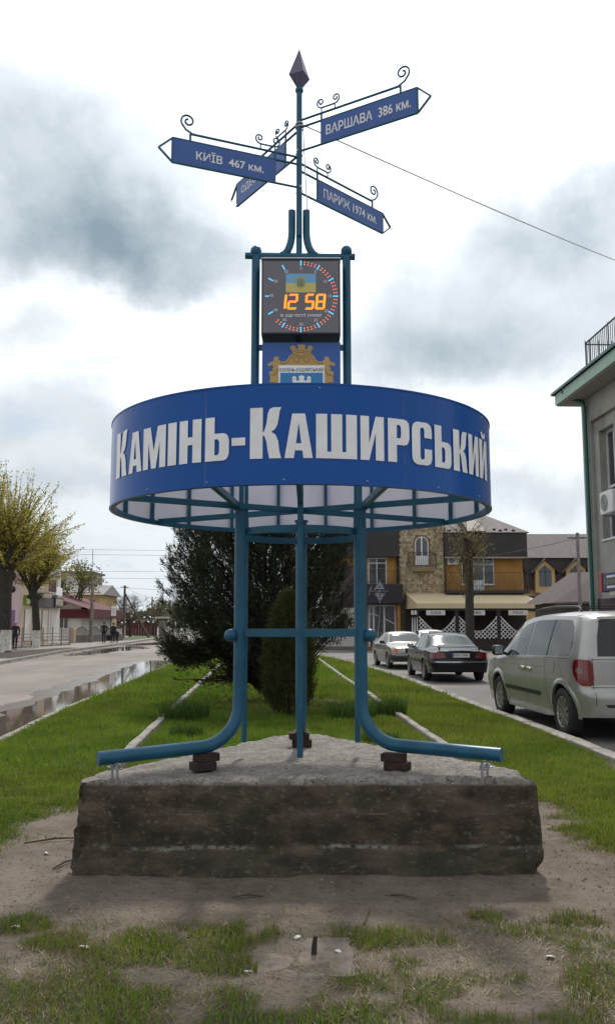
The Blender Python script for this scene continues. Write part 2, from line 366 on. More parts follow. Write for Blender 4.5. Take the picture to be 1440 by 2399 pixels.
def earth_mat():
    m = bpy.data.materials.new('earth_and_turf'); m.use_nodes = True; t = m.node_tree; n = t.nodes; b = n['Principled BSDF']; b.inputs['Roughness'].default_value = .95
    b.inputs['Specular IOR Level'].default_value = .15
    tcn = n.new('ShaderNodeTexCoord')
    def nz(sc, det, off=0.):
        mp = n.new('ShaderNodeMapping'); mp.inputs[1].default_value = (off,) * 3; t.links.new(tcn.outputs['Object'], mp.inputs[0])
        x = n.new('ShaderNodeTexNoise'); t.links.new(mp.outputs[0], x.inputs[0]); x.inputs['Scale'].default_value = sc; x.inputs['Detail'].default_value = det; x.inputs['Roughness'].default_value = .65
        return x.outputs[0]
    def rmp(f, lo, hi):
        r_ = n.new('ShaderNodeMapRange'); r_.interpolation_type = 'SMOOTHSTEP'; t.links.new(f, r_.inputs[0]); r_.inputs[1].default_value = lo; r_.inputs[2].default_value = hi; return r_.outputs[0]
    def mx(f, a, c):
        k = n.new('ShaderNodeMix'); k.data_type = 'RGBA'; t.links.new(f, k.inputs[0])
        for i, q in ((6, a), (7, c)):
            if isinstance(q, tuple): k.inputs[i].default_value = (*q, 1)
            else: t.links.new(q, k.inputs[i])
        return k.outputs[2]
    dirt = mx(rmp(nz(2.5, 8), .35, .68), (.215, .178, .145), (.135, .110, .088))
    dirt = mx(rmp(nz(28, 6, 3), .52, .75), dirt, (.065, .05, .038))
    dirt = mx(rmp(nz(120, 5, 19), .50, .68), dirt, (.085, .067, .052))
    dirt = mx(rmp(nz(70, 4, 9), .60, .70), dirt, (.27, .235, .20))
    soil = mx(rmp(nz(9, 6, 1), .4, .62), (.030, .045, .012), (.075, .062, .03))
    a = n.new('ShaderNodeAttribute'); a.attribute_name = 'turf'
    t.links.new(mx(a.outputs['Fac'], dirt, soil), b.inputs['Base Color'])
    bp = n.new('ShaderNodeBump'); bp.inputs['Strength'].default_value = 1.0; bp.inputs['Distance'].default_value = .02; t.links.new(nz(45, 8, 4), bp.inputs['Height']); t.links.new(bp.outputs[0], b.inputs['Normal'])
    return m
me.materials.append(earth_mat())
o = bpy.data.objects.new('median_ground', me); COL.objects.link(o); tag(o, kind='structure', label='earth and turf of the grass strip between the two roads')

M['asphalt'] = mat('sandy_asphalt', (.165, .138, .117), .8, 0, (.125, .107, .092), .6, 10, bump=.3, bscale=40, col3=(.20, .17, .145), scale3=.25, c3=(.45, .65), stretch=(1, .5, 1))
M['asphalt_r'] = mat('grey_asphalt', (.125, .113, .107), .85, 0, (.088, .08, .075), .8, 10, bump=.4, bscale=35, col3=(.165, .15, .14), scale3=.35, c3=(.45, .65))
M['farland'] = mat('far_ground', (.10, .105, .055), .95, 0, (.14, .12, .08), .08, 8)
M['pavement'] = mat('pavement_concrete', (.25, .225, .20), .85, 0, (.19, .17, .15), 1.2, 8, bump=.2)
M['kerb'] = mat('kerb_concrete', (.29, .268, .242), .85, 0, (.19, .173, .152), 6, 8, bump=.5, bscale=30, col3=(.17, .155, .13), scale3=2.5, c3=(.52, .72))
M['soil'] = mat('dark_soil', (.05, .036, .028), .95, 0, (.03, .022, .018), 6, bump=.5)
MB().box(-900, 900, -300, 1500, -.6, -.10).build('ground', M['farland'], kind='structure')
MB().box(-60, -1.0, -40, 330, -.099, -.08).build('road', M['asphalt'], kind='structure', label='sandy wet asphalt road left of the grass strip')
MB().box(-.999, 60, -40, 56.5, -.099, -.08).build('parking_road', M['asphalt_r'], kind='structure', label='grey asphalt side road with parked cars')
# pavement along the far side of the road
PK = [(20, -10.6), (36, -12.77), (50.3, -14.28), (66.6, -14.9), (98.9, -16.9), (160, -20.5)]
m_ = MB()
for (y0, x0), (y1, x1) in zip(PK[:-1], PK[1:]):
    m_.add([(x0, y0, .02), (x1, y1, .02), (-46, y1, .02), (-46, y0, .02), (x0, y0, -.1), (x1, y1, -.1), (-46, y1, -.1), (-46, y0, -.1)], [(0, 1, 2, 3), (0, 4, 5, 1), (2, 6, 7, 3)])
m_.build('pavement', M['pavement'], kind='structure', label='pale concrete pavement on the far side of the road')
def kerb_line(name, pts, step, wd, z0, z1, jit, label, y_lo=-99, lean=0.0):
    root = empty(name, (0, 0, 0), kind='structure', label=label)
    P = [Vector((x, y, 0)) for y, x in pts]; L = [0]
    for a, b in zip(P[:-1], P[1:]): L.append(L[-1] + (b - a).length)
    def at(s):
        for i in range(len(P) - 1):
            if s <= L[i + 1] or i == len(P) - 2: return P[i].lerp(P[i + 1], (s - L[i]) / (L[i + 1] - L[i]))
    s = 0; base = []
    for k in range(4):          # four worn stone shapes shared by all
        bm = bmesh.new(); bmesh.ops.create_cube(bm, size=1)
        for v in bm.verts: v.co = Vector((v.co.x * wd, v.co.y * (step - .012), z0 + (v.co.z + .5) * (z1 - z0)))
        bmesh.ops.bevel(bm, geom=bm.edges[:], offset=.012, segments=1, affect='EDGES')
        for v in bm.verts: v.co += Vector((random.uniform(-1, 1), random.uniform(-1, 1), random.uniform(-1, 1))) * jit
        me_ = bpy.data.meshes.new('kerbstone'); bm.to_mesh(me_); bm.free(); me_.materials.append(M['kerb']); base.append(me_)
    while s + step <= L[-1]:
        a, b = at(s), at(s + step); c_ = (a + b) / 2; d = b - a
        if c_.y > y_lo:
            o_ = linked('kerbstone', base[random.randrange(4)], root, (c_.x, c_.y, random.uniform(-.008, .008)), (0, random.uniform(-.03, .03), math.atan2(d.y, d.x) - PI / 2 + random.uniform(-.012, .012)))
        s += step
    return root
kerb_line('kerb_right', [(y, x + .10) for y, x in KRp], 1.0, .20, -.12, .05, .006, 'worn concrete kerb between grass strip and parked cars', 7)
kerb_line('kerb_left', [(y, x - .06) for y, x in KLp], 1.0, .12, -.12, .012, .006, 'low concrete kerb between grass strip and puddled road', 8)
kerb_line('bed_edging_left', [(9.6, -2.10), (11.24, -2.24), (20, -2.69), (27.8, -3.08), (36, -3.5)], .8, .115, -.1, .075, .006, 'narrow concrete edging left of the planted bed')
kerb_line('bed_edging_right', [(10.2, 1.83), (11.92, 1.741), (19.8, 1.361), (27, 1.0), (39.4, .486)], .8, .11, -.1, .07, .006, 'narrow concrete edging right of the planted bed')
kerb_line('kerb_far', [(y, x - .08) for y, x in PK], 2.0, .18, -.12, .07, .006, 'concrete kerb along the far pavement')
# earth bed with the street trees, verge by the dark red fence
MB().add([(-13.6, 40, .03), (-14.9, 57, .03), (-16.2, 58, .03), (-17.4, 47, .03), (-16.5, 40, .03)], [(0, 1, 2, 3, 4)]).build('tree_bed', M['soil'], kind='structure')
M['verge'] = mat('verge_grass', (.07, .11, .025), .95, 0, (.045, .07, .02), 2, bump=.4)
MB().add([(-17.2, 84, .035), (-19.2, 118, .035), (-23, 118, .035), (-19.6, 84, .035)], [(0, 1, 2, 3)]).build('verge', M['verge'], kind='structure')

# puddles
M['puddle'] = mat('puddle_water', (.11, .09, .072), .04, 0, (.125, .103, .083), .7, spec=.5, rvar=.02)
M['wet'] = mat('wet_asphalt', (.10, .083, .068), .35, 0, (.075, .062, .052), 1.5, spec=.5, bump=.25, bscale=25, rvar=.2)
def puddle(poly, z, m__, wob, seed, label):
    rs = random.Random(seed); P = [Vector((x, y)) for x, y in poly]; out = []
    for a, b in zip(P, P[1:] + P[:1]):
        k = max(2, int((b - a).length / .25))
        for i in range(k):
            p = a.lerp(b, i / k); s = wob * min(1.6, (b - a).length / 2 + .3)
            out.append((p.x + (float(fbm(np.array(p.x), np.array(p.y), 1.1, 4, seed)) - .5) * s * 2, p.y + (float(fbm(np.array(p.x), np.array(p.y), .7, 4, seed + 9)) - .5) * s * 2, z))
    v2, f2 = shape2d([[(p[0], p[1]) for p in out]])
    MB().add([(a, b, z) for a, b in v2], f2).build('puddle', m__, kind='structure', label=label)
PW = [(-5.2, 13.2), (-5.81, 16.5), (-5.75, 17.9), (-6.04, 21.6), (-6.37, 25.9), (-7.1, 33.4), (-7.3, 40), (-6.0, 40), (-5.65, 38.2), (-5.25, 30), (-5.12, 25.9), (-4.92, 20), (-4.80, 17.5), (-4.62, 14.6), (-4.42, 12.2), (-4.8, 10.8)]
puddle([(p[0] - (.6 if i < 7 else -.04), p[1]) for i, p in enumerate(PW)], -.076, M['wet'], .35, 4, 'damp asphalt round the long puddle')
puddle(PW, -.072, M['puddle'], .16, 2, 'long rain puddle along the left kerb of the grass strip')
puddle([(-13.1, 46), (-13.9, 56), (-14.2, 62), (-12.9, 66), (-11.2, 60), (-11.8, 52), (-12.2, 44)], -.072, M['puddle'], .5, 5, 'shallow puddle beside the far kerb')
puddle([(-14.3, 66), (-14.9, 74), (-12.6, 84), (-11.2, 80), (-12, 70)], -.073, M['puddle'], .5, 8, 'distant shallow puddle near the walking couple')

# ------------------------------------------------------------------ turf blades (uncountable)
M['grass'] = None
def grass_mat():
    m = bpy.data.materials.new('grass_blades'); m.use_nodes = True; t = m.node_tree; n = t.nodes; n.clear()
    a = n.new('ShaderNodeAttribute'); a.attribute_name = 'tint'
    d = n.new('ShaderNodeBsdfPrincipled'); d.inputs['Roughness'].default_value = .55; d.inputs['Specular IOR Level'].default_value = .25
    tr_ = n.new('ShaderNodeBsdfTranslucent'); ms = n.new('ShaderNodeMixShader'); ms.inputs[0].default_value = .35; o_ = n.new('ShaderNodeOutputMaterial')
    t.links.new(a.outputs['Color'], d.inputs['Base Color']); t.links.new(a.outputs['Color'], tr_.inputs[0])
    t.links.new(d.outputs[0], ms.inputs[1]); t.links.new(tr_.outputs[0], ms.inputs[2]); t.links.new(ms.outputs[0], o_.inputs[0]); return m
M['grass'] = grass_mat()
def in_block(x, y):
    l = (x + 1.52) / 1.40 * 2.42 + 5.60; r = (1.52 - x) / 1.52 * 2.42 + 5.60
    return (y > 5.58) & (y < l) & (y < r)
def blades(name, y0, y1, dens, hl, wd, seed, label, three=True, straw=.2, clump=1.0):
    rs = np.random.RandomState(seed)
    xw = .44 * y1 + .9
    a = (2 * xw) * (y1 - y0); n = int(a * dens)
    x = rs.uniform(-xw, xw, n); y = rs.uniform(y0, y1, n)
    k = (np.abs(x) < .44 * y + .9) & (x > XL(y) + .03) & (x < XR(y) - .02) & ~in_block(x, y)
    g = gmask(x, y); cl_ = fbm(x, y, 3.2, 3, 11)
    k &= (np.abs(x - np.interp(y, [9.6, 11.24, 20, 27.8, 36], [-2.10, -2.24, -2.69, -3.08, -3.5])) > .085 + .03 * rs.rand(n)) | (y < 9.7)
    k &= (np.abs(x - np.interp(y, [10.2, 11.92, 19.8, 27, 39.4], [1.83, 1.741, 1.361, 1.0, .486])) > .08 + .03 * rs.rand(n)) | (y < 10.2)
    k &= rs.rand(n) < (np.clip(g, 0, 1) ** 1.3) * (.35 + clump * 1.3 * cl_)
    x, y, g, cl_ = x[k], y[k], g[k], cl_[k]; n = len(x)
    z = gheight(x, y) - .004
    h = hl * (.45 + .75 * rs.rand(n)) * (.5 + .75 * cl_ * clump + .2) * (.55 + .45 * g); th = rs.rand(n) * 2 * PI; ph = rs.rand(n) * 2 * PI
    ln = .15 + .75 * rs.rand(n) ** 1.4
    w_ = wd * (.6 + .8 * rs.rand(n))
    dx, dy = np.cos(th), np.sin(th); px, py = -np.sin(ph) * w_, np.cos(ph) * w_
    b0 = np.stack([x - px, y - py, z], 1); b1 = np.stack([x + px, y + py, z], 1)
    tip = np.stack([x + dx * h * ln, y + dy * h * ln, z + h * np.sqrt(np.clip(1 - ln * ln * .8, .05, 1))], 1)
    if three:
        mx_, my_ = x + dx * h * ln * .33, y + dy * h * ln * .33; mz = z + h * .6 * np.sqrt(np.clip(1 - ln * ln * .5, .1, 1))
        m0 = np.stack([mx_ - px * .75, my_ - py * .75, mz], 1); m1 = np.stack([mx_ + px * .75, my_ + py * .75, mz], 1)
        V = np.stack([b0, b1, m1, m0, tip], 1).reshape(-1, 3); nv = 5
        idx = np.arange(n) * 5; T = np.stack([idx, idx + 1, idx + 2, idx, idx + 2, idx + 3, idx + 3, idx + 2, idx + 4], 1).reshape(-1, 3)
    else:
        V = np.stack([b0, b1, tip], 1).reshape(-1, 3); nv = 3; T = np.arange(n * 3).reshape(-1, 3)
    big = fbm(x, y, .55, 3, 21); q = rs.rand(n)
    dry = np.clip((.62 - g) * .9 + (x > .8) * .16 + (big - .5) * 1.0, 0, 1)
    c1 = np.array([.105, .215, .012]); c2 = np.array([.215, .255, .030]); c3 = np.array([.24, .20, .09]); c4 = np.array([.035, .075, .014])
    mixv = np.clip(q * .9 + sstep(.4, 1.8, x) * .40 + (big - .5) * 1.2, 0, 1)[:, None]
    c_ = c1 * (1 - mixv) + c2 * mixv
    dk = (rs.rand(n) < .25)[:, None]; c_ = np.where(dk, c4 * .5 + c_ * .5, c_)
    st = (rs.rand(n) < straw * (.4 + 2.2 * dry))[:, None]; c_ = np.where(st, c3 * (.6 + .6 * q[:, None]), c_)
    c_ = c_ * (.62 + .76 * fbm(x, y, 1.6, 3, 77))[:, None]
    cc = np.concatenate([c_, np.ones((n, 1))], 1); cc = np.repeat(cc, nv, 0).astype(np.float32)
    me = bpy.data.meshes.new(name); me.vertices.add(len(V)); me.vertices.foreach_set('co', V.astype(np.float32).ravel())
    me.loops.add(T.size); me.loops.foreach_set('vertex_index', T.astype(np.int32).ravel())
    me.polygons.add(len(T)); me.polygons.foreach_set('loop_start', np.arange(0, T.size, 3, dtype=np.int32)); me.polygons.foreach_set('loop_total', np.full(len(T), 3, np.int32))
    me.update(calc_edges=True)
    ca = me.color_attributes.new('tint', 'FLOAT_COLOR', 'POINT'); ca.data.foreach_set('color', cc.ravel())
    me.materials.append(M['grass']); o = bpy.data.objects.new(name, me); COL.objects.link(o)
    return tag(o, label, 'grass', kind='stuff')
blades('foreground_grass', 3.0, 5.6, 5200, .055, .0024, 1, 'sparse patchy grass on the bare earth in front of the concrete block', True, .55, 1.2)
blades('lawn_grass', 5.6, 10, 5600, .055, .0034, 2, 'grass beside the concrete block where bare earth gives way to lawn', True, .26, 1.0)
blades('lawn_grass', 10, 18, 2300, .085, .0058, 3, 'green lawn of the strip between block and juniper', False, .14)
blades('lawn_grass', 18, 45, 420, .14, .012, 4, 'far green lawn of the strip beyond the juniper', False, .06)
# flattened dead grass on the trodden earth
rs_ = np.random.RandomState(15); n_ = 16000
xx = rs_.uniform(-2.4, 2.4, n_); yy = rs_.uniform(3.3, 5.3, n_); kk = (np.abs(xx) < .44 * yy + .5) & (rs_.rand(n_) < sstep(.38, .62, fbm(xx, yy, 2.0, 4, 91)) * sstep(5.3, 4.7, yy))
xx, yy = xx[kk], yy[kk]; n_ = len(xx); zz_ = gheight(xx, yy) + .003; th = rs_.rand(n_) * PI; ln = .02 + .045 * rs_.rand(n_); wd_ = .0016 + .0012 * rs_.rand(n_)
cdx, cdy = np.cos(th), np.sin(th)
V_ = np.stack([np.stack([xx - cdy * wd_, yy + cdx * wd_, zz_], 1), np.stack([xx + cdy * wd_, yy - cdx * wd_, zz_], 1), np.stack([xx + cdx * ln, yy + cdy * ln, zz_ + .004 + .018 * rs_.rand(n_)], 1)], 1).reshape(-1, 3)
dm = MB(); dm.v = V_.tolist(); dm.f = [(3 * i, 3 * i + 1, 3 * i + 2) for i in range(n_)]; dm.m = [0] * n_
dm.build('dead_grass', leafmat('dead_grass', (.11, .085, .045), (.30, .25, .15), 6, .1), label='flattened dead grass on the trodden earth in the foreground', cat='grass', kind='stuff')
# taller tufts and pale flowering weeds by the edging
def tuft(x, y, rad, hh, n, seed, label):
    rs = random.Random(seed); m_ = MB()
    for i in range(n):
        a = rs.random() * 2 * PI; r_ = rad * rs.random() ** .6; bx, by = x + r_ * math.cos(a), y + r_ * math.sin(a) * .8
        h = hh * rs.uniform(.5, 1.1); t = rs.random() * 2 * PI; l = rs.uniform(.15, .6) * h; w_ = rs.uniform(.004, .008); p = rs.random() * PI
        c_, s_ = math.cos(p) * w_, math.sin(p) * w_
        m_.add([(bx - c_, by - s_, -.01), (bx + c_, by + s_, -.01), (bx + math.cos(t) * l * .4 + c_ * .7, by + math.sin(t) * l * .4 + s_ * .7, h * .65), (bx + math.cos(t) * l * .4 - c_ * .7, by + math.sin(t) * l * .4 - s_ * .7, h * .65), (bx + math.cos(t) * l, by + math.sin(t) * l, h)], [(0, 1, 2, 3), (3, 2, 4)])
    return m_.build('grass_tuft', M['tuft'], label=label, cat='grass', group='tall grass tufts in the planted bed')
M['tuft'] = leafmat('tuft_green', (.035, .085, .015), (.09, .15, .03), 4, .3)
tuft(-2.05, 14.6, .42, .34, 900, 1, 'tall grass tuft beside the left edging of the bed')
tuft(.75, 14.9, .42, .32, 900, 2, 'broad tall grass tuft right of the thuja')
tuft(1.45, 15.4, .30, .34, 600, 3, 'tall grass tuft beside the right edging of the bed')
tuft(-1.75, 12.6, .25, .18, 400, 4, 'low leafy tuft left of the blue leg in the bed')
tuft(.95, 11.9, .3, .16, 450, 5, 'low leafy tuft in the bed right of the thin blue post')

# flat pale slab let into the ground
sl_ = []
for (a, b), (c_, d) in zip(((-.235, 4.13), (.225, 4.15), (.215, 4.625), (-.24, 4.65)), ((.225, 4.15), (.215, 4.625), (-.24, 4.65), (-.235, 4.13))):
    for i in range(10): t = i / 10; sl_.append((a + (c_ - a) * t + random.uniform(-.008, .008), b + (d - b) * t + random.uniform(-.010, .010)))
M['slab'] = mat('dusty_slab', (.20, .165, .137), .95, 0, (.145, .118, .097), 9, 9, bump=.6, bscale=70, col3=(.105, .085, .07), scale3=5, c3=(.5, .68))
MB().prism(sl_, lambda u, v, d: (u, v, d + .006 * math.sin(u * 9)), -.08, -.004).build('ground_slab', M['slab'], label='flat pale slab let into the earth in the foreground centre', cat='slab')
# ------------------------------------------------------------------ concrete block
def concrete_mats():
    m = bpy.data.materials.new('old_concrete'); m.use_nodes = True; t = m.node_tree; n = t.nodes; b = n['Principled BSDF']; b.inputs['Roughness'].default_value = .92; b.inputs['Specular IOR Level'].default_value = .2
    tcn = n.new('ShaderNodeTexCoord')
    def nz(sc, det, off=0., st=(1, 1, 1), ro=.65):
        mp = n.new('ShaderNodeMapping'); mp.inputs[1].default_value = (off,) * 3; mp.inputs[3].default_value = st; t.links.new(tcn.outputs['Object'], mp.inputs[0])
        x = n.new('ShaderNodeTexNoise'); t.links.new(mp.outputs[0], x.inputs[0]); x.inputs['Scale'].default_value = sc; x.inputs['Detail'].default_value = det; x.inputs['Roughness'].default_value = ro
        return x.outputs[0]
    def rmp(f, lo, hi, inv=False):
        r_ = n.new('ShaderNodeMapRange'); r_.interpolation_type = 'SMOOTHSTEP'; t.links.new(f, r_.inputs[0]); r_.inputs[1].default_value = lo; r_.inputs[2].default_value = hi
        if inv: r_.inputs[3].default_value = 1; r_.inputs[4].default_value = 0
        return r_.outputs[0]
    def mx(f, a, c):
        k = n.new('ShaderNodeMix'); k.data_type = 'RGBA'; t.links.new(f, k.inputs[0])
        for i, q in ((6, a), (7, c)):
            if isinstance(q, tuple): k.inputs[i].default_value = (*q, 1)
            else: t.links.new(q, k.inputs[i])
        return k.outputs[2]
    def mm(op, a, b_):
        x = n.new('ShaderNodeMath'); x.operation = op
        for i, q in enumerate((a, b_)):
            if isinstance(q, (int, float)): x.inputs[i].default_value = q
            else: t.links.new(q, x.inputs[i])
        return x.outputs[0]
    sp = n.new('ShaderNodeSeparateXYZ'); t.links.new(tcn.outputs['Object'], sp.inputs[0])
    zz = mm('ADD', sp.outputs[2], mm('MULTIPLY', mm('SUBTRACT', nz(3, 5, 2), .5), .05))
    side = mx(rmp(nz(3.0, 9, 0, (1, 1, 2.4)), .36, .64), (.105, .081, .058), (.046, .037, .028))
    side = mx(rmp(nz(1.6, 6, 5, (1, 1, 1)), .50, .66), side, (.042, .046, .030))       # mossy algae
    side = mx(mm('MULTIPLY', rmp(nz(16, 8, 8, (1, 1, 2)), .56, .68), .55), side, (.135, .127, .105))   # pale lichen and lime flecks
    side = mx(mm('MULTIPLY', rmp(nz(50, 3, 4), .66, .74), .6), side, (.19, .175, .15))
    li = mm('MULTIPLY', mm('MULTIPLY', rmp(zz, .178, .192), rmp(zz, .197, .222, True)), mm('MULTIPLY', rmp(nz(2.2, 6, 11), .46, .58), rmp(nz(26, 5, 15), .38, .58)))
    side = mx(mm('MULTIPLY', rmp(nz(9, 8, 21, (1, 1, .18)), .54, .70), .55), side, (.022, .019, .016))      # dark runs down the face
    side = mx(mm('MULTIPLY', rmp(nz(5, 9, 25, (.7, .7, 1.6)), .55, .66), .6), side, (.15, .11, .075))       # rusty brown patches
    low = mm('MULTIPLY', rmp(zz, .165, .185, True), .3); side = mx(low, side, (.07, .066, .054))
    side = mx(mm('MULTIPLY', li, .85), side, (.24, .245, .22))                            # lime run along the formwork joint
    dk = mm('MULTIPLY', mm('MULTIPLY', rmp(zz, .195, .215), rmp(zz, .30, .43, True)), rmp(nz(2.6, 8, 17, (1, 1, .8)), .38, .60)); side = mx(mm('MULTIPLY', dk, .75), side, (.030, .027, .021))    # damp algae belt
    side = mx(mm('MULTIPLY', rmp(nz(22, 9, 29, (1, 1, 1.5)), .57, .64), .5), side, (.19, .165, .13))
    l2 = mm('MULTIPLY', mm('MULTIPLY', rmp(sp.outputs[2], .388, .394), rmp(sp.outputs[2], .396, .402, True)), rmp(nz(5, 6, 13), .50, .62))
    side = mx(mm('MULTIPLY', l2, .6), side, (.19, .165, .135))
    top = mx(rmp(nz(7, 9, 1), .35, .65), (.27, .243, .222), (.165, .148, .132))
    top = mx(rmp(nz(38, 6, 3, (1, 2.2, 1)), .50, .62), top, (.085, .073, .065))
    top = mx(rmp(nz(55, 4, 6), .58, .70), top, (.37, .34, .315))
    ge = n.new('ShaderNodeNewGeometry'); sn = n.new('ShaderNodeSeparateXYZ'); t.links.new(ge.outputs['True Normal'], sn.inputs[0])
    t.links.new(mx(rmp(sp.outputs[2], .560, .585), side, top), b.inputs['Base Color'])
    bp = n.new('ShaderNodeBump'); bp.inputs['Strength'].default_value = .9; bp.inputs['Distance'].default_value = .012
    t.links.new(mm('ADD', nz(34, 9, 4), mm('MULTIPLY', nz(7, 6, 9), 1.5)), bp.inputs['Height']); t.links.new(bp.outputs[0], b.inputs['Normal'])
    return m
M['concrete'] = concrete_mats()
out = [(-1.487, 5.625), (1.487, 5.655), (1.49, 5.90), (1.40, 6.08), (.12, 8.00), (-.05, 8.07), (-.22, 8.0), (-1.44, 6.0), (-1.51, 5.80)]
poly = []
for a, b in zip(out, out[1:] + out[:1]):
    L_ = math.dist(a, b); k = max(1, int(L_ / .028))
    for i in range(k): poly.append((a[0] + (b[0] - a[0]) * i / k, a[1] + (b[1] - a[1]) * i / k))
poly = np.array(poly); n_ = len(poly); cen = np.array([-.02, 6.42])
nx_ = np.roll(poly, -1, 0) - np.roll(poly, 1, 0); nrm = np.stack([nx_[:, 1], -nx_[:, 0]], 1); nrm /= np.linalg.norm(nrm, axis=1)[:, None]
per = np.arange(n_) * .028
rows = []
ztop = .612 + .012 * (poly[:, 0] / 1.5)
for z in list(np.linspace(-.08, .165, 9)) + [.178, .19] + list(np.linspace(.21, .385, 7)) + [.395] + list(np.linspace(.42, .55, 7)) + [.572, .588]:
    zq = np.full(n_, z)
    offs = (.004 if z < .178 else (.003 if z < .19 else -.004)) + (-.006 if z > .395 else 0)
    wob = .05 * (fbm(per, zq, 2.2, 4, 31) - .5) + .034 * (fbm(per, zq * 1.5, 9., 4, 33) - .5)
    chip = np.clip(fbm(per, zq, 5., 3, 35) - .48, 0, 1) * .16 * sstep(.48, .61, z)
    corner = sstep(.30, .05, np.minimum(np.hypot(poly[:, 0] - 1.5, poly[:, 1] - 5.7), np.hypot(poly[:, 0] + 1.5, poly[:, 1] - 5.7)))
    ins = -.018 * sstep(.50, .612, z) ** 2 - chip * .8 - corner * (.012 * sstep(.2, .6, z) + .30 * np.clip(fbm(per, zq, 5., 4, 37) - .46, 0, 1))
    p = poly + nrm * (offs + wob + ins)[:, None]
    rows.append(np.concatenate([p, (zq * 1.0)[:, None]], 1))
edge_r = rows[-1][:, :2]
for s in np.concatenate([[.985], np.linspace(.96, .0, 42)]):
    p = cen + (edge_r - cen) * s
    z = .598 + .014 * (p[:, 0] / 1.5) + .022 * (fbm(p[:, 0], p[:, 1], 6., 4, 41) - .5) + .018 * (fbm(p[:, 0] * 1.0, p[:, 1] * 2.2, 20., 3, 43) - .5) + (.012 if s < .98 else .002)
    rows.append(np.concatenate([p, z[:, None]], 1))
V = np.concatenate(rows); nr = len(rows); ii = np.arange(nr * n_).reshape(nr, n_); i2 = np.roll(ii, -1, 1)
F = np.stack([ii[:-1], i2[:-1], i2[1:], ii[1:]], -1).reshape(-1, 4)
b_ = MB(); b_.v = [tuple(x) for x in V.tolist()]; b_.f = [tuple(x) for x in F.tolist()]; b_.m = [0] * len(b_.f)
b_.build('concrete_block', M['concrete'], smooth=42, label='massive rough triangular concrete block carrying the blue town sign', cat='concrete block')
# ------------------------------------------------------------------ the town sign
CX, CY = -.05, 6.38
def pol(r, deg, z): return (CX + r * math.cos(R(deg)), CY + r * math.sin(R(deg)), z)
sign = empty('town_sign', (CX, CY, .62), label='tall blue steel town sign with round lettered drum, clock and direction arms', cat='town sign')
def part(mb, name, m_, parent=sign, smooth=35, **k):
    o_ = mb.build(name, m_, None, smooth, **k)
    o_.parent = parent
    off = Vector((0, 0, 0)); p = parent
    while p: off += p.location; p = p.parent
    o_.location = -off
    return o_
LEGS = (210, 330, 90); THIN = (270, 150, 30)
for i, d in enumerate(LEGS):
    zb = (.765, .775, .77)[i]; ze = (.742, .765, .745)[i]
    pts = [(.495, 2.42), (.495, 1.6), (.495, 1.10)]
    for k in range(1, 9):
        a = PI / 2 * k / 8; pts.append((.495 + .285 * (1 - math.cos(a)), 1.05 - (1.05 - zb) * math.sin(a)))
    pts += [(1.1, zb + (ze - zb) * .45), (1.49, ze)]
    leg = part(MB().tube([pol(r, d, z) for r, z in pts], .045, 20), 'leg', M['blue'], smooth=40)
    part(MB().tube([pol(1.4905, d, ze), pol(1.4935, d, ze)], .0455, 20), 'end_cap', M['blue'], leg)
    part(MB().ball(pol(.568, d, 1.52), .046, 20, 12), 'ball', M['blue'], leg, 60)
    part(MB().tube([pol(.495, d, 2.42), pol(.495, d, 2.432)], .056, 20), 'top_plate', M['blue'], leg)
    # rusty packing under the leg
    mb = MB(); c_, s_ = math.cos(R(d)), math.sin(R(d)); T = Matrix.Translation(Vector(pol(.76, d, 0))) @ Matrix.Rotation(R(d) if i != 2 else 0, 4, 'Z')
    part(MB().bbox(-.075, .085, -.055, .055, .612, .668, .004, M=T), 'packing_plate', M['rust'], leg)
    part(MB().bbox(-.10, .06, -.05, .05, .669, .722, .004, M=T @ Matrix.Rotation(.12, 4, 'Z')), 'packing_plate', M['rust'], leg)
    # anchor bolts
    for sd_ in (-1, 1):
        T = Matrix.Translation(Vector(pol(1.38 if i != 2 else 1.0, d, 0))) @ Matrix.Rotation(R(d), 4, 'Z') @ Matrix.Translation(Vector((0, .052 * sd_, 0)))
        zb_ = .672
        mb = MB().tube([(0, 0, .58), (0, 0, .715)], .009, 8, M=T)
        bo = part(mb, 'anchor_bolt', M['metal'], leg)
        part(MB().tube([(0, 0, zb_), (0, 0, zb_ + .006)], .032, 14, M=T), 'washer', M['metal'], leg)
        part(MB().tube([(0, 0, zb_ + .006), (0, 0, zb_ + .024)], .018, 6, M=T), 'nut', M['metal'], leg)
for d in THIN:
    part(MB().tube([pol(.495, d, .712), pol(.495, d, 2.44)], .0205, 14), 'thin_post', M['blue'])
def band(r, z, h, t=.008, n=48):
    mb = MB(); vs = []; fs = []
    for i in range(n):
        a = 360 * i / n
        for rr, zz in ((r, z - h / 2), (r, z + h / 2), (r - t, z + h / 2), (r - t, z - h / 2)): vs.append(pol(rr, a, zz))
    for i in range(n):
        j = (i + 1) % n
        for q in range(4): fs.append((i * 4 + q, j * 4 + q, j * 4 + (q + 1) % 4, i * 4 + (q + 1) % 4))
    return mb.add(vs, fs)
part(band(.472, 2.262, .05), 'ring_band', M['blue'])
mb = MB()
for a, b in ((210, 270), (270, 330), (330, 30), (30, 90), (90, 150), (150, 210)): mb.bar(pol(.492, a, 1.537), pol(.492, b, 1.537), .035, .052)
part(mb, 'tie_rail', M['blue'])
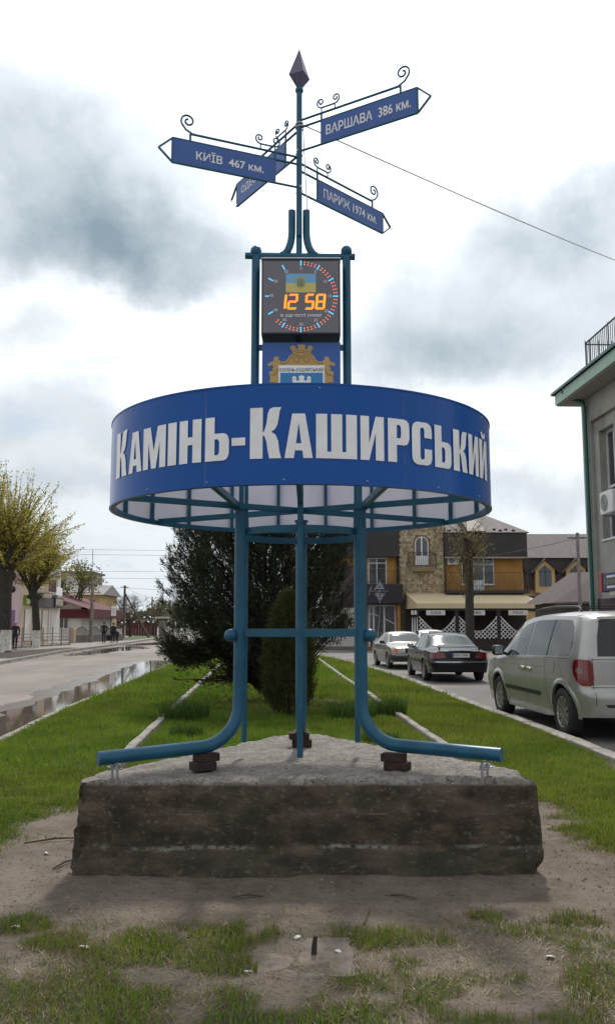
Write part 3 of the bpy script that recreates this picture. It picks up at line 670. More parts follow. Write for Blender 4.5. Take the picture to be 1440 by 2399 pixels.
# --- drum
DR, Z0, Z1 = 1.405, 2.425, 3.03
drum = empty('sign_drum', (0, 0, 0), parent=sign); drum.location = (0, 0, 2.0)
def cylp(th, z, r): return (CX + r * math.sin(th), CY - r * math.cos(th), z)      # th measured from the front, to the right
def shell(r, z0, z1, n=144, flip=False):
    mb = MB(); vs = []; fs = []
    for i in range(n):
        for z in (z0, z1): vs.append(cylp(2 * PI * i / n, z, r + .0016 * math.sin(i * 1.7) * (1 if r > 1.38 else 0)))
    for i in range(n): j = (i + 1) % n; fs.append((2 * i, 2 * j, 2 * j + 1, 2 * i + 1))
    return mb.add(vs, fs)
for k in range(7):                  # seven bent sheets, each a little out of true
    mb = MB(); vs = []; fs = []; n = 20; t0 = R(-24 + 360 / 7 * k) + .0012; t1 = t0 + 2 * PI / 7 - .0024; bow = (.0016, -.0010, .0020, .0004, .0014, -.0006, .0010)[k]
    for i in range(n + 1):
        q = i / n; r_ = DR + bow * math.sin(PI * q) - .0012 * (abs(2 * q - 1) ** 6)
        for j in range(4): vs.append(cylp(t0 + (t1 - t0) * q, Z0 + (Z1 - Z0) * j / 3, r_ + .0006 * math.sin(2.1 * j + k)))
    for i in range(n):
        for j in range(3): a = i * 4 + j; fs.append((a, a + 4, a + 5, a + 1))
    part(mb.add(vs, fs), 'outer_panel', M['drum'], drum, 60)
part(shell(DR - .007, Z0 + .002, Z1 - .002), 'inner_panel', M['drum_in'], drum, 60)
for z in (Z0 + .012, Z1 - .012): part(band(DR - .0085, z, .035, .03, 96), 'hoop', M['blue'], drum)
for z in (Z0 - .001, Z1 + .001): part(band(DR + .004, z, .010, .013, 144), 'edge_trim', M['drum'], drum)
for k in range(20):
    a = 9 + k * 18
    part(MB().bar(pol(DR - .024, a, Z0 + .03), pol(DR - .024, a, Z1 - .03), .028, .028), 'rib', M['blue'], drum)
for d in LEGS + THIN:
    for z in (2.447, 2.985):
        part(MB().bar(pol(.03, d, z), pol(DR - .04, d, z), .036, .04), 'spoke', M['blue'], drum)
for d in LEGS: part(MB().bar(pol(.495, d, 2.46), pol(.495, d, 2.97), .034, .034), 'upright', M['blue'], drum)
for d in THIN: part(MB().bar(pol(.495, d, 2.47), pol(.495, d, 2.97), .03, .03), 'upright', M['blue'], drum)
for d, e in ((210, 247), (330, 293)):
    part(MB().bar(pol(.53, d, 2.452), pol(DR - .03, e, 2.452), .036, .04), 'brace', M['blue'], drum)
for d in (192, 348): part(MB().tube([pol(.35, d, 3.045), pol(1.37, d, 3.045)], .026, 14), 'carrier_pipe', M['blue'], drum)
for th, z in ((-43.5, 2.446), (-23.3, 2.446), (-3.6, 2.446), (16.8, 2.446), (38, 2.446), (58, 2.446), (-52, 3.005), (5, 3.005), (62, 3.005)):
    p = Vector(cylp(R(th), z, DR + .002)); part(MB().ball(p, .006, 8, 5), 'rivet', M['metal'], drum)
# lettering on the drum, one solid letter each
LG = {
 'А': ([[(0, 0), (.33, 0), (.37, .17), (.63, .17), (.67, 0), (1, 0), (.73, 1), (.27, 1)]], [[(.405, .33), (.595, .33), (.5, .80)]]),
 'М': ([[(0, 0), (.25, 0), (.25, .62), (.40, 0), (.60, 0), (.75, .62), (.75, 0), (1, 0), (1, 1), (.66, 1), (.5, .42), (.34, 1), (0, 1)]], []),
 'І': ([[(0, 0), (1, 0), (1, 1), (0, 1)]], []),
 'Н': ([[(0, 0), (.39, 0), (.39, .42), (.61, .42), (.61, 0), (1, 0), (1, 1), (.61, 1), (.61, .60), (.39, .60), (.39, 1), (0, 1)]], []),
 'Ь': ([[(0, 0), (.40, 0), (.40, 1), (0, 1)], [(.2, 0), (.78, 0), (.9, .03), (.97, .09), (1, .18), (1, .44), (.97, .53), (.9, .59), (.78, .62), (.2, .62)]], [[(.405, .13), (.54, .13), (.60, .19), (.60, .43), (.54, .49), (.405, .49)]]),
 '-': ([[(0, 0), (1, 0), (1, 1), (0, 1)]], []),
 'К': ([[(0, 0), (.41, 0), (.41, 1), (0, 1)], [(.35, .47), (.46, .54), (.53, .68), (.57, .88), (.63, .97), (.74, 1), (1, 1), (.95, .93), (.92, .80), (.88, .66), (.80, .57), (.68, .52), (.82, .46), (.90, .34), (.94, .14), (1, 0), (.62, 0), (.57, .16), (.53, .33), (.46, .44)]], []),
 'Ш': ([[(0, 0), (1, 0), (1, 1), (.73, 1), (.73, .15), (.635, .15), (.635, 1), (.365, 1), (.365, .15), (.27, .15), (.27, 1), (0, 1)]], []),
 'И': ([[(0, 0), (.36, 0), (.64, .62), (.64, 0), (1, 0), (1, 1), (.64, 1), (.36, .38), (.36, 1), (0, 1)]], []),
 'Р': ([[(0, 0), (.40, 0), (.40, 1), (0, 1)], [(.2, .40), (.76, .40), (.9, .43), (.97, .50), (1, .58), (1, .83), (.97, .92), (.88, .98), (.74, 1), (.2, 1)]], [[(.405, .55), (.54, .55), (.60, .60), (.60, .81), (.54, .86), (.405, .86)]]),
 'С': ([[(.25, 0), (.75, 0), (.9, .04), (.97, .10), (1, .18), (1, .38), (.61, .38), (.61, .18), (.57, .13), (.44, .13), (.40, .18), (.40, .82), (.44, .87), (.57, .87), (.61, .82), (.61, .64), (1, .64), (1, .82), (.97, .9), (.9, .96), (.75, 1), (.25, 1), (.1, .96), (.03, .9), (0, .82), (0, .18), (.03, .10), (.1, .04)]], []),
}
LG['Й'] = (LG['И'][0] + [[(.20, 1.20), (.24, 1.10), (.34, 1.04), (.66, 1.04), (.76, 1.10), (.80, 1.20), (.62, 1.20), (.58, 1.135), (.42, 1.135), (.38, 1.20)]], [])
LT = [('К', -62.6, -54.2, 1), ('А', -52.9, -46.1, 0), ('М', -45.4, -36.4, 0), ('І', -35.6, -32.7, 0), ('Н', -31.7, -25.0, 0), ('Ь', -23.9, -17.4, 0), ('-', -16.7, -13.2, 2), ('К', -12.0, -4.3, 1), ('А', -3.5, 3.3, 0), ('Ш', 4.1, 14.2, 0), ('И', 15.1, 21.3, 0), ('Р', 22.4, 28.6, 0), ('С', 29.4, 35.9, 0), ('Ь', 36.9, 43.3, 0), ('К', 44.2, 50.9, 0), ('И', 51.7, 58.0, 0), ('Й', 58.9, 65.6, 0)]
for ch, a0, a1, kd in LT:
    so, ho = LG[ch]; k = max(4, int((a1 - a0) / 1.2))
    v2, f2 = shape2d(so, ho, [i / k for i in range(1, k)])
    zlo, zhi = ((2.575, 2.845), (2.575, 2.885), (2.660, 2.708))[kd]
    vs = [cylp(R(a0 + (a1 - a0) * u), zlo + (zhi - zlo) * v, DR + .0058) for u, v in v2]
    part(MB().add(vs, f2), 'letter', M['white_film'], drum, None)
# --- upper frame
for x in (-.404, .305):
    po = part(MB().tube([(x, CY, 2.95), (x, CY, 4.455)], .0325, 18), 'upper_post', M['blue'])
    part(MB().ball((x, CY, 4.505), .044, 18, 12), 'ball', M['blue'], po, 60)
part(MB().tube([(-.488, CY - .0, 4.468), (.372, CY, 4.458)], .026, 16), 'cross_pipe', M['blue'])
for z in (3.72,):
    part(MB().bar((-.375, CY, z), (.28, CY, z), .03, .04), 'tie_bar', M['blue'])
part(MB().bar((-.375, CY - .02, 3.01), (.28, CY - .02, 3.01), .03, .04), 'tie_bar', M['blue'])
part(MB().tube([(-.066, CY, 3.0), (-.066, CY, 5.87)], .0235, 18), 'mast', M['blue'])
for s_ in (-1, 1):
    pts = [(s_ * .057, CY, 4.84), (s_ * .057, CY, 4.66)] + [(s_ * (.057 + .085 * (1 - math.cos(a))), CY, 4.66 - .19 * math.sin(a)) for a in (PI / 2 * k / 7 for k in range(1, 8))]
    part(MB().tube([(x - .066, y, z) for x, y, z in pts], .029, 14), 'mast_brace', M['blue'])
part(MB().tube([(-.066, CY - .043, 4.80), (-.066, CY - .043, 4.70), (-.066, CY - .03, 4.62)], .018, 12), 'mast_brace', M['blue'])
mb = MB(); h = .092
vs = [(-.066, CY, 6.235)] + [(-.066 + h * math.cos(R(22 + 90 * k)), CY + h * math.sin(R(22 + 90 * k)), 5.985) for k in range(4)] + [(-.066 + .022 * math.cos(R(22 + 90 * k)), CY + .022 * math.sin(R(22 + 90 * k)), 5.885) for k in range(4)]
mb.add(vs, [(0, 1, 2), (0, 2, 3), (0, 3, 4), (0, 4, 1)] + [(1 + i, 5 + i, 5 + (i + 1) % 4, 1 + (i + 1) % 4) for i in range(4)] + [(5, 6, 7, 8)])
M['spike'] = mat('spike_paint', (.10, .09, .15), .45, 0, (.08, .075, .13), 8)
part(mb, 'spear_finial', M['spike'], smooth=None)
part(MB().ball((-.066, CY, 5.868), .034, 16, 10), 'finial_ball', M['blue'], smooth=60)
# --- direction arms
def spiral(c, r0, turns, a0, dirn, n=26, shrink=.18):
    return [(c[0] + r0 * (1 - (1 - shrink) * k / n) * math.cos(a0 + dirn * turns * 2 * PI * k / n), c[1] + r0 * (1 - (1 - shrink) * k / n) * math.sin(a0 + dirn * turns * 2 * PI * k / n)) for k in range(n + 1)]
MX = -.066
def arm(deg, zb, zu, zt, textv, x0, x1, size):
    """u runs outwards from the mast, z up; the panel stands in the vertical plane through the mast"""
    d = Vector((math.cos(R(deg)), math.sin(R(deg)), 0)); face = Vector((d.y, -d.x, 0))
    if face.y > 0: face = -face
    def P(u, z, o_=0.0): return Vector((MX, CY, z)) + d * u + face * o_
    a = empty('direction_arm', (0, 0, 0), parent=sign); a.location = Vector((MX - CX, 0, zb - .62))
    part(MB().prism([(.205, zb + .006), (1.02, zb + .006), (1.02, zu - .006), (.205, zu - .006)], lambda u, v, o_: P(u, v, o_), -.007, .007), 'panel', M['sign_blue'], a, None)
    fr = MB()
    for p, q in (((.0, zb), (1.02, zb)), ((.0, zu), (1.02, zu)), ((.205, zb), (.205, zt)), ((1.02, zb), (1.02, zu)), ((1.02, zb), (1.125, (zb + zu) / 2)), ((1.02, zu), (1.125, (zb + zu) / 2)), ((.0, zt), (.885, zt)), ((.885, zu), (.885, zt))):
        fr.bar(P(*p), P(*q), .016, .011)
    part(fr, 'frame', M['blue'], a, None)
    # big scroll at the tip end of the top bar
    pts = [(.885 + .06 * math.sin(t), zt + .06 * (1 - math.cos(t))) for t in np.linspace(0, PI / 2 * .9, 6)]
    c_ = (.885 + .016, zt + .115); 
    pts = [(.82, zt), (.87, zt + .004), (.92, zt + .028), (.95, zt + .065)]
    pts += spiral((.905, zt + .10), .056, 1.35, -.5, 1, 26, .22)
    part(MB().tube([P(u, z) for u, z in pts], .0075, 6), 'scroll', M['blue'], a)
    # small double scroll near the mast
    zs = zt + .045
    part(MB().bar(P(.205, zs), P(.325, zs), .010, .010).bar(P(.205, zt), P(.205, zs), .010, .010).bar(P(.325, zt), P(.325, zs), .010, .010), 'scroll_bar', M['blue'], a, None)
    for s_, ux in ((-1, .205), (1, .325)):
        pts = [(ux, zs), (ux + s_ * .022, zs + .008), (ux + s_ * .038, zs + .030)] + [(ux + s_ * q[0], zs + q[1]) for q in spiral((.008, .048), .031, 1.2, -.3, 1, 20, .25)]
        part(MB().tube([P(u, z) for u, z in pts], .0065, 6), 'scroll', M['blue'], a)
    # lettering on the side that faces the viewer
    flip = d.dot(Vector((1, 0, 0))) < 0
    v2, f2 = text2d(textv, 1.0, .014); v2 = fit(v2, 0, 1, 0, 1)
    zm = zb + (zu - zb) * .5; vs = []
    for u, v in v2:
        uu = x0 + (x1 - x0) * u
        if flip: uu = x1 - (x1 - x0) * u
        vs.append(P(uu, zm - size * .5 + size * v, .0095))
    part(MB().add(vs, f2), 'lettering', M['white_film'], a, None)
    part(MB().tube([P(.0, zb, .03), P(.0, zb, -.03)], .010, 8), 'bolt', M['metal'], a)
arm(-158.2, 5.035, 5.23, 5.291, 'КИЇВ  467 км.', .30, .84, .085)
arm(-30.5, 5.342, 5.543, 5.605, 'ВАРШАВА  386 км.', .25, .97, .082)
arm(44.8, 4.996, 5.18, 5.245, 'ПАРИЖ 1974 км.', .27, .93, .082)
arm(123.6, 5.313, 5.525, 5.587, 'ОДЕСА', .60, .93, .08)
# --- emblem board
bx0, bx1, by, bz1 = -.345, .250, 6.28, 3.728
board = part(MB().box(bx0, bx1, by, by + .012, 2.96, bz1), 'emblem_board', mat('emblem_blue', (.020, .095, .34), .4, 0, (.022, .10, .36), 4), smooth=None)
bcx = (bx0 + bx1) / 2
sc_ = .595 / 1345.0                        # board is 1345 crop pixels wide in the study crop
def EB(px, py, o_): return (bx0 + (px - 42) * sc_, by - .0015 * o_, bz1 - (py - 85) * sc_)
def emb(name, solids, holes, m_, layer, mirror=False):
    so = list(solids); 
    if mirror: so += [[(1440 - x, y) for x, y in p][::-1] for p in solids]
    v2, f2 = shape2d([[(x / 1000, -y / 1000) for x, y in p] for p in so], [[(x / 1000, -y / 1000) for x, y in p] for p in holes])
    part(MB().add([EB(x * 1000, -y * 1000, layer) for x, y in v2], f2), name, m_, board, None)
M['ochre'] = mat('ochre_film', (.50, .32, .11), .5, 0, (.45, .285, .095), 9)
M['ochre_line'] = mat('ochre_dark', (.15, .075, .025), .6)
M['shield_blue'] = mat('shield_blue', (.03, .20, .46), .5)
orn = [(720, 120), (790, 125), (775, 200), (830, 205), (820, 160), (860, 138), (910, 150), (915, 195), (880, 230), (875, 280), (930, 320), (960, 380), (1000, 420), (1060, 430), (1110, 395), (1115, 335), (1190, 345), (1200, 410), (1290, 460), (1300, 490), (1265, 505), (1215, 480), (1200, 520), (1225, 560), (1200, 590), (1265, 600), (1275, 640), (1255, 690), (1260, 760), (1290, 860), (1320, 1030), (1330, 1250), (1250, 1500), (1050, 1700), (720, 1800)]
full = orn + [(1440 - x, y) for x, y in orn[::-1]]
full = [full[i] for i in range(len(full)) if i == 0 or full[i] != full[i - 1]][:-1]
emb('ornament', [full], [], M['ochre'], 1)
emb('white_field', [[(325, 492), (1115, 492), (1115, 1600), (325, 1600)]], [], M['white_film'], 2)
emb('shield', [[(357, 625), (1085, 625), (1085, 1560), (357, 1560)]], [], M['shield_blue'], 3)
castle = [(555, 905), (565, 775), (562, 705), (595, 680), (630, 705), (630, 765), (680, 765), (680, 735), (668, 690), (720, 668), (772, 690), (762, 735), (762, 765), (815, 765), (815, 705), (848, 680), (880, 705), (878, 775), (890, 905), (890, 1100), (555, 1100)]
emb('castle', [castle, [(475, 838), (556, 838), (556, 1100), (475, 1100)], [(889, 838), (968, 838), (968, 1100), (889, 1100)]],
    [[(690, 1101), (690, 850), (700, 825), (720, 812), (740, 825), (750, 850), (750, 1101)], circ(598, 738, 11, 8), circ(845, 738, 11, 8)] + [rrect(490 + 24 * i, 504 + 24 * i, 850, 870, 3, 1) for i in range(3)] + [rrect(900 + 24 * i, 914 + 24 * i, 850, 870, 3, 1) for i in range(3)], M['white_film'], 4)
v2, f2 = text2d('КАМІНЬ-КАШИРСЬКИЙ', 1, .006); v2 = fit(v2, 345, 1095, 0, 1)
part(MB().add([EB(x, 605 - 85 * y, 3) for x, y in v2], f2), 'lettering', M['black_film'], board, None)
def eline(pts, w_):
    mb = MB()
    for (a, b), (c2, d2) in zip(pts[:-1], pts[1:]):
        L_ = math.hypot(c2 - a, d2 - b) or 1; nx2, ny2 = -(d2 - b) / L_ * w_ / 2, (c2 - a) / L_ * w_ / 2
        mb.add([EB(a + nx2, b + ny2, 2), EB(a - nx2, b - ny2, 2), EB(c2 - nx2, d2 - ny2, 2), EB(c2 + nx2, d2 + ny2, 2)], [(0, 1, 2, 3)])
    return mb
for s_ in (0, 1):
    f_ = (lambda p: (1440 - p[0], p[1])) if s_ else (lambda p: p)
    part(eline([f_(p) for p in spiral((640, 385), 80, 1.3, -.2, -1, 22, .35)], 9), 'scroll_line', M['ochre_line'], board, None)
    part(eline([f_(p) for p in [(345, 450), (420, 462), (480, 440), (520, 390), (560, 300), (640, 272), (719, 262)]], 9), 'scroll_line', M['ochre_line'], board, None)
    part(eline([f_(p) for p in [(170, 795), (250, 800), (320, 830)]], 9), 'scroll_line', M['ochre_line'], board, None)
    part(eline([f_(p) for p in [(190, 660), (250, 665), (300, 620), (312, 540)]], 9), 'scroll_line', M['ochre_line'], board, None)
part(eline([(580, 262), (600, 240), (719, 232), (840, 240), (860, 262)], 8), 'scroll_line', M['ochre_line'], board, None)
# --- digital clock
M['clock_case'] = mat('clock_case', (.02, .022, .028), .4)
M['clock_face'] = mat('clock_face', (.135, .128, .15), .2, 0, (.12, .113, .135), 2, coat=.2)
M['clock_num'] = mat('clock_print', (.62, .62, .66), .5)
M['led_o'] = mat('led_orange', (.8, .25, .02), .4, emit=(1.0, .22, .01), estr=1.7)
M['led_r'] = mat('led_red', (.8, .2, .15), .4, emit=(1.0, .25, .16), estr=.9)
M['led_b'] = mat('led_blue', (.1, .5, .8), .4, emit=(.08, .55, 1.0), estr=1.2)
cx0, cx1, cz0, cz1, cyf = -.349, .249, 3.765, 4.362, 6.20
clk = part(MB().bbox(cx0, cx1, cyf, cyf + .20, cz0, cz1, .006), 'digital_clock', M['clock_case'], smooth=None)
part(MB().box(cx0 + .012, cx1 - .012, cyf - .002, cyf + .003, cz0 + .014, cz1 - .02), 'clock_face', M['clock_face'], clk, None)
part(MB().box(cx0 - .004, cx1 + .004, cyf - .008, cyf + .21, cz1 + .001, cz1 + .009), 'rain_lip', mat('lip_metal', (.55, .56, .58), .4, .5), clk, None)
ks = (cx1 - cx0 - .024) / 1195.0
def CF(px, py, o_=1.0): return (cx0 + .012 + (px - 118) * ks, cyf - .002 - .0015 * o_, cz1 - .02 - (py - 92) * ks)
def dots(pts, r, m_, name, n=6):
    mb = MB()
    for x, y in pts:
        mb.add([CF(x + r * math.cos(2 * PI * i / n), y + r * math.sin(2 * PI * i / n), 1.4) for i in range(n)], [tuple(range(n))])
    part(mb, name, m_, clk, None)
ccx, ccy, cr = 715, 672, 548
for k in range(60):
    if k % 5 and 39 <= k <= 59: continue
    if k in (36, 37, 38, 39) and k > 37: continue
    a = 2 * PI * k / 60
    f_ = lambda r: (ccx + r * math.sin(a), ccy - r * math.cos(a))
    if k % 5 == 0: dots([f_(r) for r in (cr - 30, cr, cr + 30)][: 2 if k == 45 else 3], 13, M['led_b'], 'hour_mark')
    else: dots([f_(r) for r in (cr - 20, cr + 18)], 11, M['led_r'], 'minute_mark')
for tx, x, y in (('0', 715, 212), ('5', 945, 270), ('10', 1102, 430), ('15', 1172, 670), ('20', 1115, 912), ('25', 950, 1062), ('30', 720, 1132), ('35', 462, 1058), ('40', 318, 898), ('45', 252, 660), ('50', 318, 425), ('55', 486, 265)):
    v2, f2 = text2d(tx, 66, .02); X = [p[0] for p in v2]; Y = [p[1] for p in v2]; mx_, my_ = (min(X) + max(X)) / 2, (min(Y) + max(Y)) / 2
    part(MB().add([CF(x + (a - mx_), y - (b - my_)) for a, b in v2], f2), 'numeral', M['clock_num'], clk, None)
v2, f2 = text2d('в єдності сила!', 1, .03); v2 = fit(v2, 398, 1040, 0, 1)
part(MB().add([CF(x, 1020 - 68 * y) for x, y in v2], f2), 'motto', M['clock_num'], clk, None)
def quad(x0, x1, y0, y1, m_, name, o_): part(MB().add([CF(x0, y1, o_), CF(x1, y1, o_), CF(x1, y0, o_), CF(x0, y0, o_)], [(0, 1, 2, 3)]), name, m_, clk, None)
quad(478, 952, 300, 456, mat('flag_blue', (.17, .40, .66), .4), 'flag_stripe', 1)
quad(478, 952, 456, 610, mat('flag_yellow', (.60, .50, .15), .4), 'flag_stripe', 1)
em_y = mat('flag_crest', (.36, .38, .16), .4)
v2, f2 = shape2d([[(.64, -.36), (.785, -.36), (.785, -.49), (.76, -.52), (.715, -.545), (.67, -.52), (.64, -.49)]])
part(MB().add([CF(x * 1000, -y * 1000, 2) for x, y in v2], f2), 'crest', em_y, clk, None)
mb = MB()
for x0, x1, y0, y1 in ((668, 676, 385, 495), (752, 760, 385, 495), (710, 718, 375, 525), (690, 696, 400, 480), (732, 738, 400, 480), (668, 760, 487, 497)):
    mb.add([CF(x0, y1, 3 + x0 * .001), CF(x1, y1, 3 + x0 * .001), CF(x1, y0, 3 + x0 * .001), CF(x0, y0, 3 + x0 * .001)], [(0, 1, 2, 3)])
part(mb, 'trident', mat('crest_line', (.10, .13, .16), .5), clk, None)
SEG = {'a': ((0, 0), (1, 0)), 'b': ((1, 0), (1, .5)), 'c': ((1, .5), (1, 1)), 'd': ((0, 1), (1, 1)), 'e': ((0, .5), (0, 1)), 'f': ((0, 0), (0, .5)), 'g': ((0, .5), (1, .5))}
for dg, x0, x1, sl in (('bc', 400, 468, 0), ('abged', 520, 645, 0), ('afgcd', 795, 905, 0), ('abcdefg', 962, 1080, 0)):
    pts = []
    for s_ in dg:
        (u0, v0), (u1, v1) = SEG[s_]
        nseg = 6 if s_ in 'bcef' else 5
        for j in (0, 1):
            for i in range(nseg):
                t = (i + .25 + .5 * j) / nseg
                u, v = u0 + (u1 - u0) * t, v0 + (v1 - v0) * t
                x, y = x0 + (x1 - x0) * u, 650 + 225 * v
                if s_ in 'bcef': x += (-9 if j else 9)
                else: y += (-9 if j else 9)
                pts.append((x - (y - 650) * .085 + 14, y))
    dots(pts, 11, M['led_o'], 'led_digit')
# --- cable tied round the mast
M['cable'] = mat('white_cable', (.55, .55, .55), .5)
def catenary(a, b, sag, n=24):
    a, b = Vector(a), Vector(b); return [a.lerp(b, i / n) - Vector((0, 0, sag * 4 * (i / n) * (1 - i / n))) for i in range(n + 1)]
mb = MB().tube(catenary((-.04, CY - .02, 5.56), (8.11, 18.05, 9.09), .06), .0065, 6)
mb.tube([(-.066 + .03 * math.cos(a * .9), CY + .03 * math.sin(a * .9), 5.53 + .004 * a) for a in range(0, 16)], .005, 6)
mb.tube([(-.036, CY - .01, 5.55), (-.02, CY - .02, 5.2), (-.005, CY - .02, 4.9), (.02, CY - .01, 4.48), (.03, CY + .06, 4.37)], .0045, 6)
mb.build('overhead_cable', M['cable'], smooth=60, label='thin pale cable tied to the sign mast and strung to the right', cat='cable')
# ------------------------------------------------------------------ cars
def carpaint(name, col, metal, rough, dirt=(.16, .14, .12)):
    return mat(name, col, rough, metal, tuple(c * .93 for c in col), 2.0, coat=.6 if sum(col) > .1 else .12, spec=.5 if sum(col) > .1 else .3, col3=tuple(.6 * c + .4 * d for c, d in zip(col, dirt)), scale3=1.3, c3=(.52, .8))
class Car:
    def __init__(s, P):
        s.P = P; s.L = P['L']; s.xs = np.linspace(0, s.L, 600)
        def prof(pts, sm):
            a = np.interp(s.xs, [p[0] for p in pts], [p[1] for p in pts]); k = max(1, int(sm / s.L * 600)); ker = np.hanning(2 * k + 3); ker /= ker.sum()
            pad = np.pad(a, k + 1, mode='reflect', reflect_type='odd'); return np.convolve(pad, ker, 'valid')
        s.zr_ = prof(P['zr'], P.get('sm', .10)); s.zb_ = prof(P['zb'], .12); s.z0_ = prof(P['z0'], .15); s.hw_ = prof(P['hw'], .05); s.hr_ = prof(P['hr'], .16)
    def g(s, a, x): return float(np.interp(x, s.xs, a))
    def lean(s, x, z):
        wR = max(0., 1 - x / s.P['lr']); wF = max(0., 1 - (s.L - x) / s.P['lf'])
        return np.interp(z, *zip(*s.P['rear'])) * wR + np.interp(z, *zip(*s.P['front'])) * wF
    def sec(s, x, v):
        zr, zb, z0, hw, hr = (s.g(a, x) for a in (s.zr_, s.zb_, s.z0_, s.hw_, s.hr_)); e = s.P['edge']
        zb = min(zb, zr - e - .004)
        if v <= 1: y = hw * (.93 + .07 * math.sin(min(1, v * 1.25) * PI / 2) - .035 * max(0, v - .55) / .45); z = z0 + (zb - z0) * v
        elif v <= 2:
            q = v - 1; a = hw * .965; y = a + (hr - a) * (q * .82 + .18 * q * q); z = zb + (zr - e - zb) * q
        else:
            q = v - 2; y = hr * (1 - q); z = zr - e * (1 - q) ** 2.6
        return y, z
    def pt(s, x, v, sd=1):
        y, z = s.sec(x, v); return Vector((x + s.lean(x, z), y * sd, z))
    def side(s, x, z, sd=1, off=.004):
        zr, zb, z0 = s.g(s.zr_, x), s.g(s.zb_, x), s.g(s.z0_, x); e = s.P['edge']; zb = min(zb, zr - e - .004)
        v = (z - z0) / (zb - z0) if z <= zb else min(2.0, 1 + (z - zb) / (zr - e - zb))
        def q(xx, zz):
            r0, b0, l0 = s.g(s.zr_, xx), s.g(s.zb_, xx), s.g(s.z0_, xx); b0 = min(b0, r0 - e - .004)
            vv = (zz - l0) / (b0 - l0) if zz <= b0 else min(2.0, 1 + (zz - b0) / (r0 - e - b0))
            pp = s.pt(xx, max(0, vv), sd); pp.z = zz; return pp
        p = q(x, z)
        xa, xb = max(0., x - .02), min(s.L, x + .02); n_ = (q(xb, z) - q(xa, z)).cross(q(x, z + .01) - q(x, z - .01)); n_.normalize()
        if n_.y * sd < 0: n_ = -n_
        return p + n_ * off
    def top(s, x, q, off=.004):           # q in -1..1 across the roof
        hr, zr = s.g(s.hr_, x), s.g(s.zr_, x); z = zr - s.P['edge'] * abs(q) ** 2.6; d = 1e-2
        sl = (s.g(s.zr_, x + d) - s.g(s.zr_, x - d)) / (2 * d); n_ = Vector((-sl, 0, 1)).normalized()
        return Vector((x + s.lean(x, z), hr * q, z)) + n_ * off
    def cap(s, y, z, end=0, off=.004):
        x = 0 if end == 0 else s.L; hw = s.g(s.hw_, x); b = s.P['bulge'] * (1 - min(1, (y / hw)) ** 2); sg = -1 if end == 0 else 1
        return Vector((x + s.lean(x, z) + sg * (b + off), y, z))
    def body(s, paint, root):
        P = s.P; X = list(np.linspace(0, .3, 9)) + list(np.arange(.33, s.L - .3, .04)) + list(np.linspace(s.L - .3, s.L, 9))
        Vv = list(np.linspace(0, 1, 19)) + list(np.linspace(1, 2, 11))[1:] + list(np.linspace(2, 3, 9))[1:]
        nv = len(Vv); NC = 9
        for sd in (1, -1): pass
        mb = MB(); idx = {}
        ar = P['arch']; axles = [(a, P['wr'] + P.get('az', 0)) for a in P['axles']]
        for i, x in enumerate(X):
            for j, v in enumerate(Vv):
                for sd in (1, -1):
                    if j == nv - 1 and sd == -1: idx[i, j, -1] = idx[i, j, 1]; continue
                    p = s.pt(x, v, sd)
                    if v <= 1.0:
                        for ax, az_ in axles:
                            d = math.hypot(x - ax, p.z - az_)
                            if abs(d - ar) < .026 and d > 0: 
                                nx2 = ax + (x - ax) * ar / d; nz2 = az_ + (p.z - az_) * ar / d
                                p = Vector((nx2 + s.lean(nx2, nz2), p.y, nz2))
                    idx[i, j, sd] = len(mb.v); mb.v.append(tuple(p))
        def face(q): mb.f.append(tuple(q)); mb.m.append(0)
        for i in range(len(X) - 1):
            for j in range(nv - 1):
                xm = (X[i] + X[i + 1]) / 2
                for sd in (1, -1):
                    q = [idx[i, j, sd], idx[i + 1, j, sd], idx[i + 1, j + 1, sd], idx[i, j + 1, sd]]
                    c_ = sum((Vector(mb.v[k]) for k in q), Vector()) / 4
                    if Vv[j + 1] <= 1.0 and any(math.hypot(xm - ax, c_.z - az_) < ar - .004 for ax, az_ in axles): continue
                    q2 = []; [q2.append(k) for k in q if k not in q2]
                    if len(q2) > 2: face(q2)
        for end, i in ((0, 0), (1, len(X) - 1)):
            prev = None
            for j, v in enumerate(Vv):
                y, z = s.sec(X[i], v); row = [idx[i, j, 1]]
                if j < nv - 1:
                    for c_ in range(1, NC): 
                        yy = y * (1 - 2 * c_ / NC); row.append(len(mb.v)); mb.v.append(tuple(s.cap(yy, z, end, 0)))
                    row.append(idx[i, j, -1])
                else: row = [idx[i, j, 1]] * (NC + 1)
                if prev:
                    for c_ in range(NC):
                        q2 = []; [q2.append(k) for k in (prev[c_], prev[c_ + 1], row[c_ + 1], row[c_]) if k not in q2]
                        if len(q2) > 2: face(q2)
                prev = row
        b = mb.build('body', paint, root, 50)
        # dark underside and wheel houses
        u = MB(); u.box(.25, s.L - .25, -s.P['w'] * .40, s.P['w'] * .40, P['z0'][0][1] - .02, P['z0'][0][1] + .10)
        for ax, az_ in axles:
            for sd in (1, -1):
                vs = []; fs = []; K = 14
                for k in range(K + 1):
                    a = PI * k / K
                    for yy in (.96, .55): vs.append((ax + (ar + .012) * math.cos(a), sd * s.P['w'] / 2 * yy, az_ + (ar + .012) * math.sin(a)))
                for k in range(K): fs.append((2 * k, 2 * k + 1, 2 * k + 3, 2 * k + 2))
                fs.append(tuple(2 * k + 1 for k in range(K + 1))); u.add(vs, fs)
        u.build('underbody', M['black_plastic'], root)
        return b
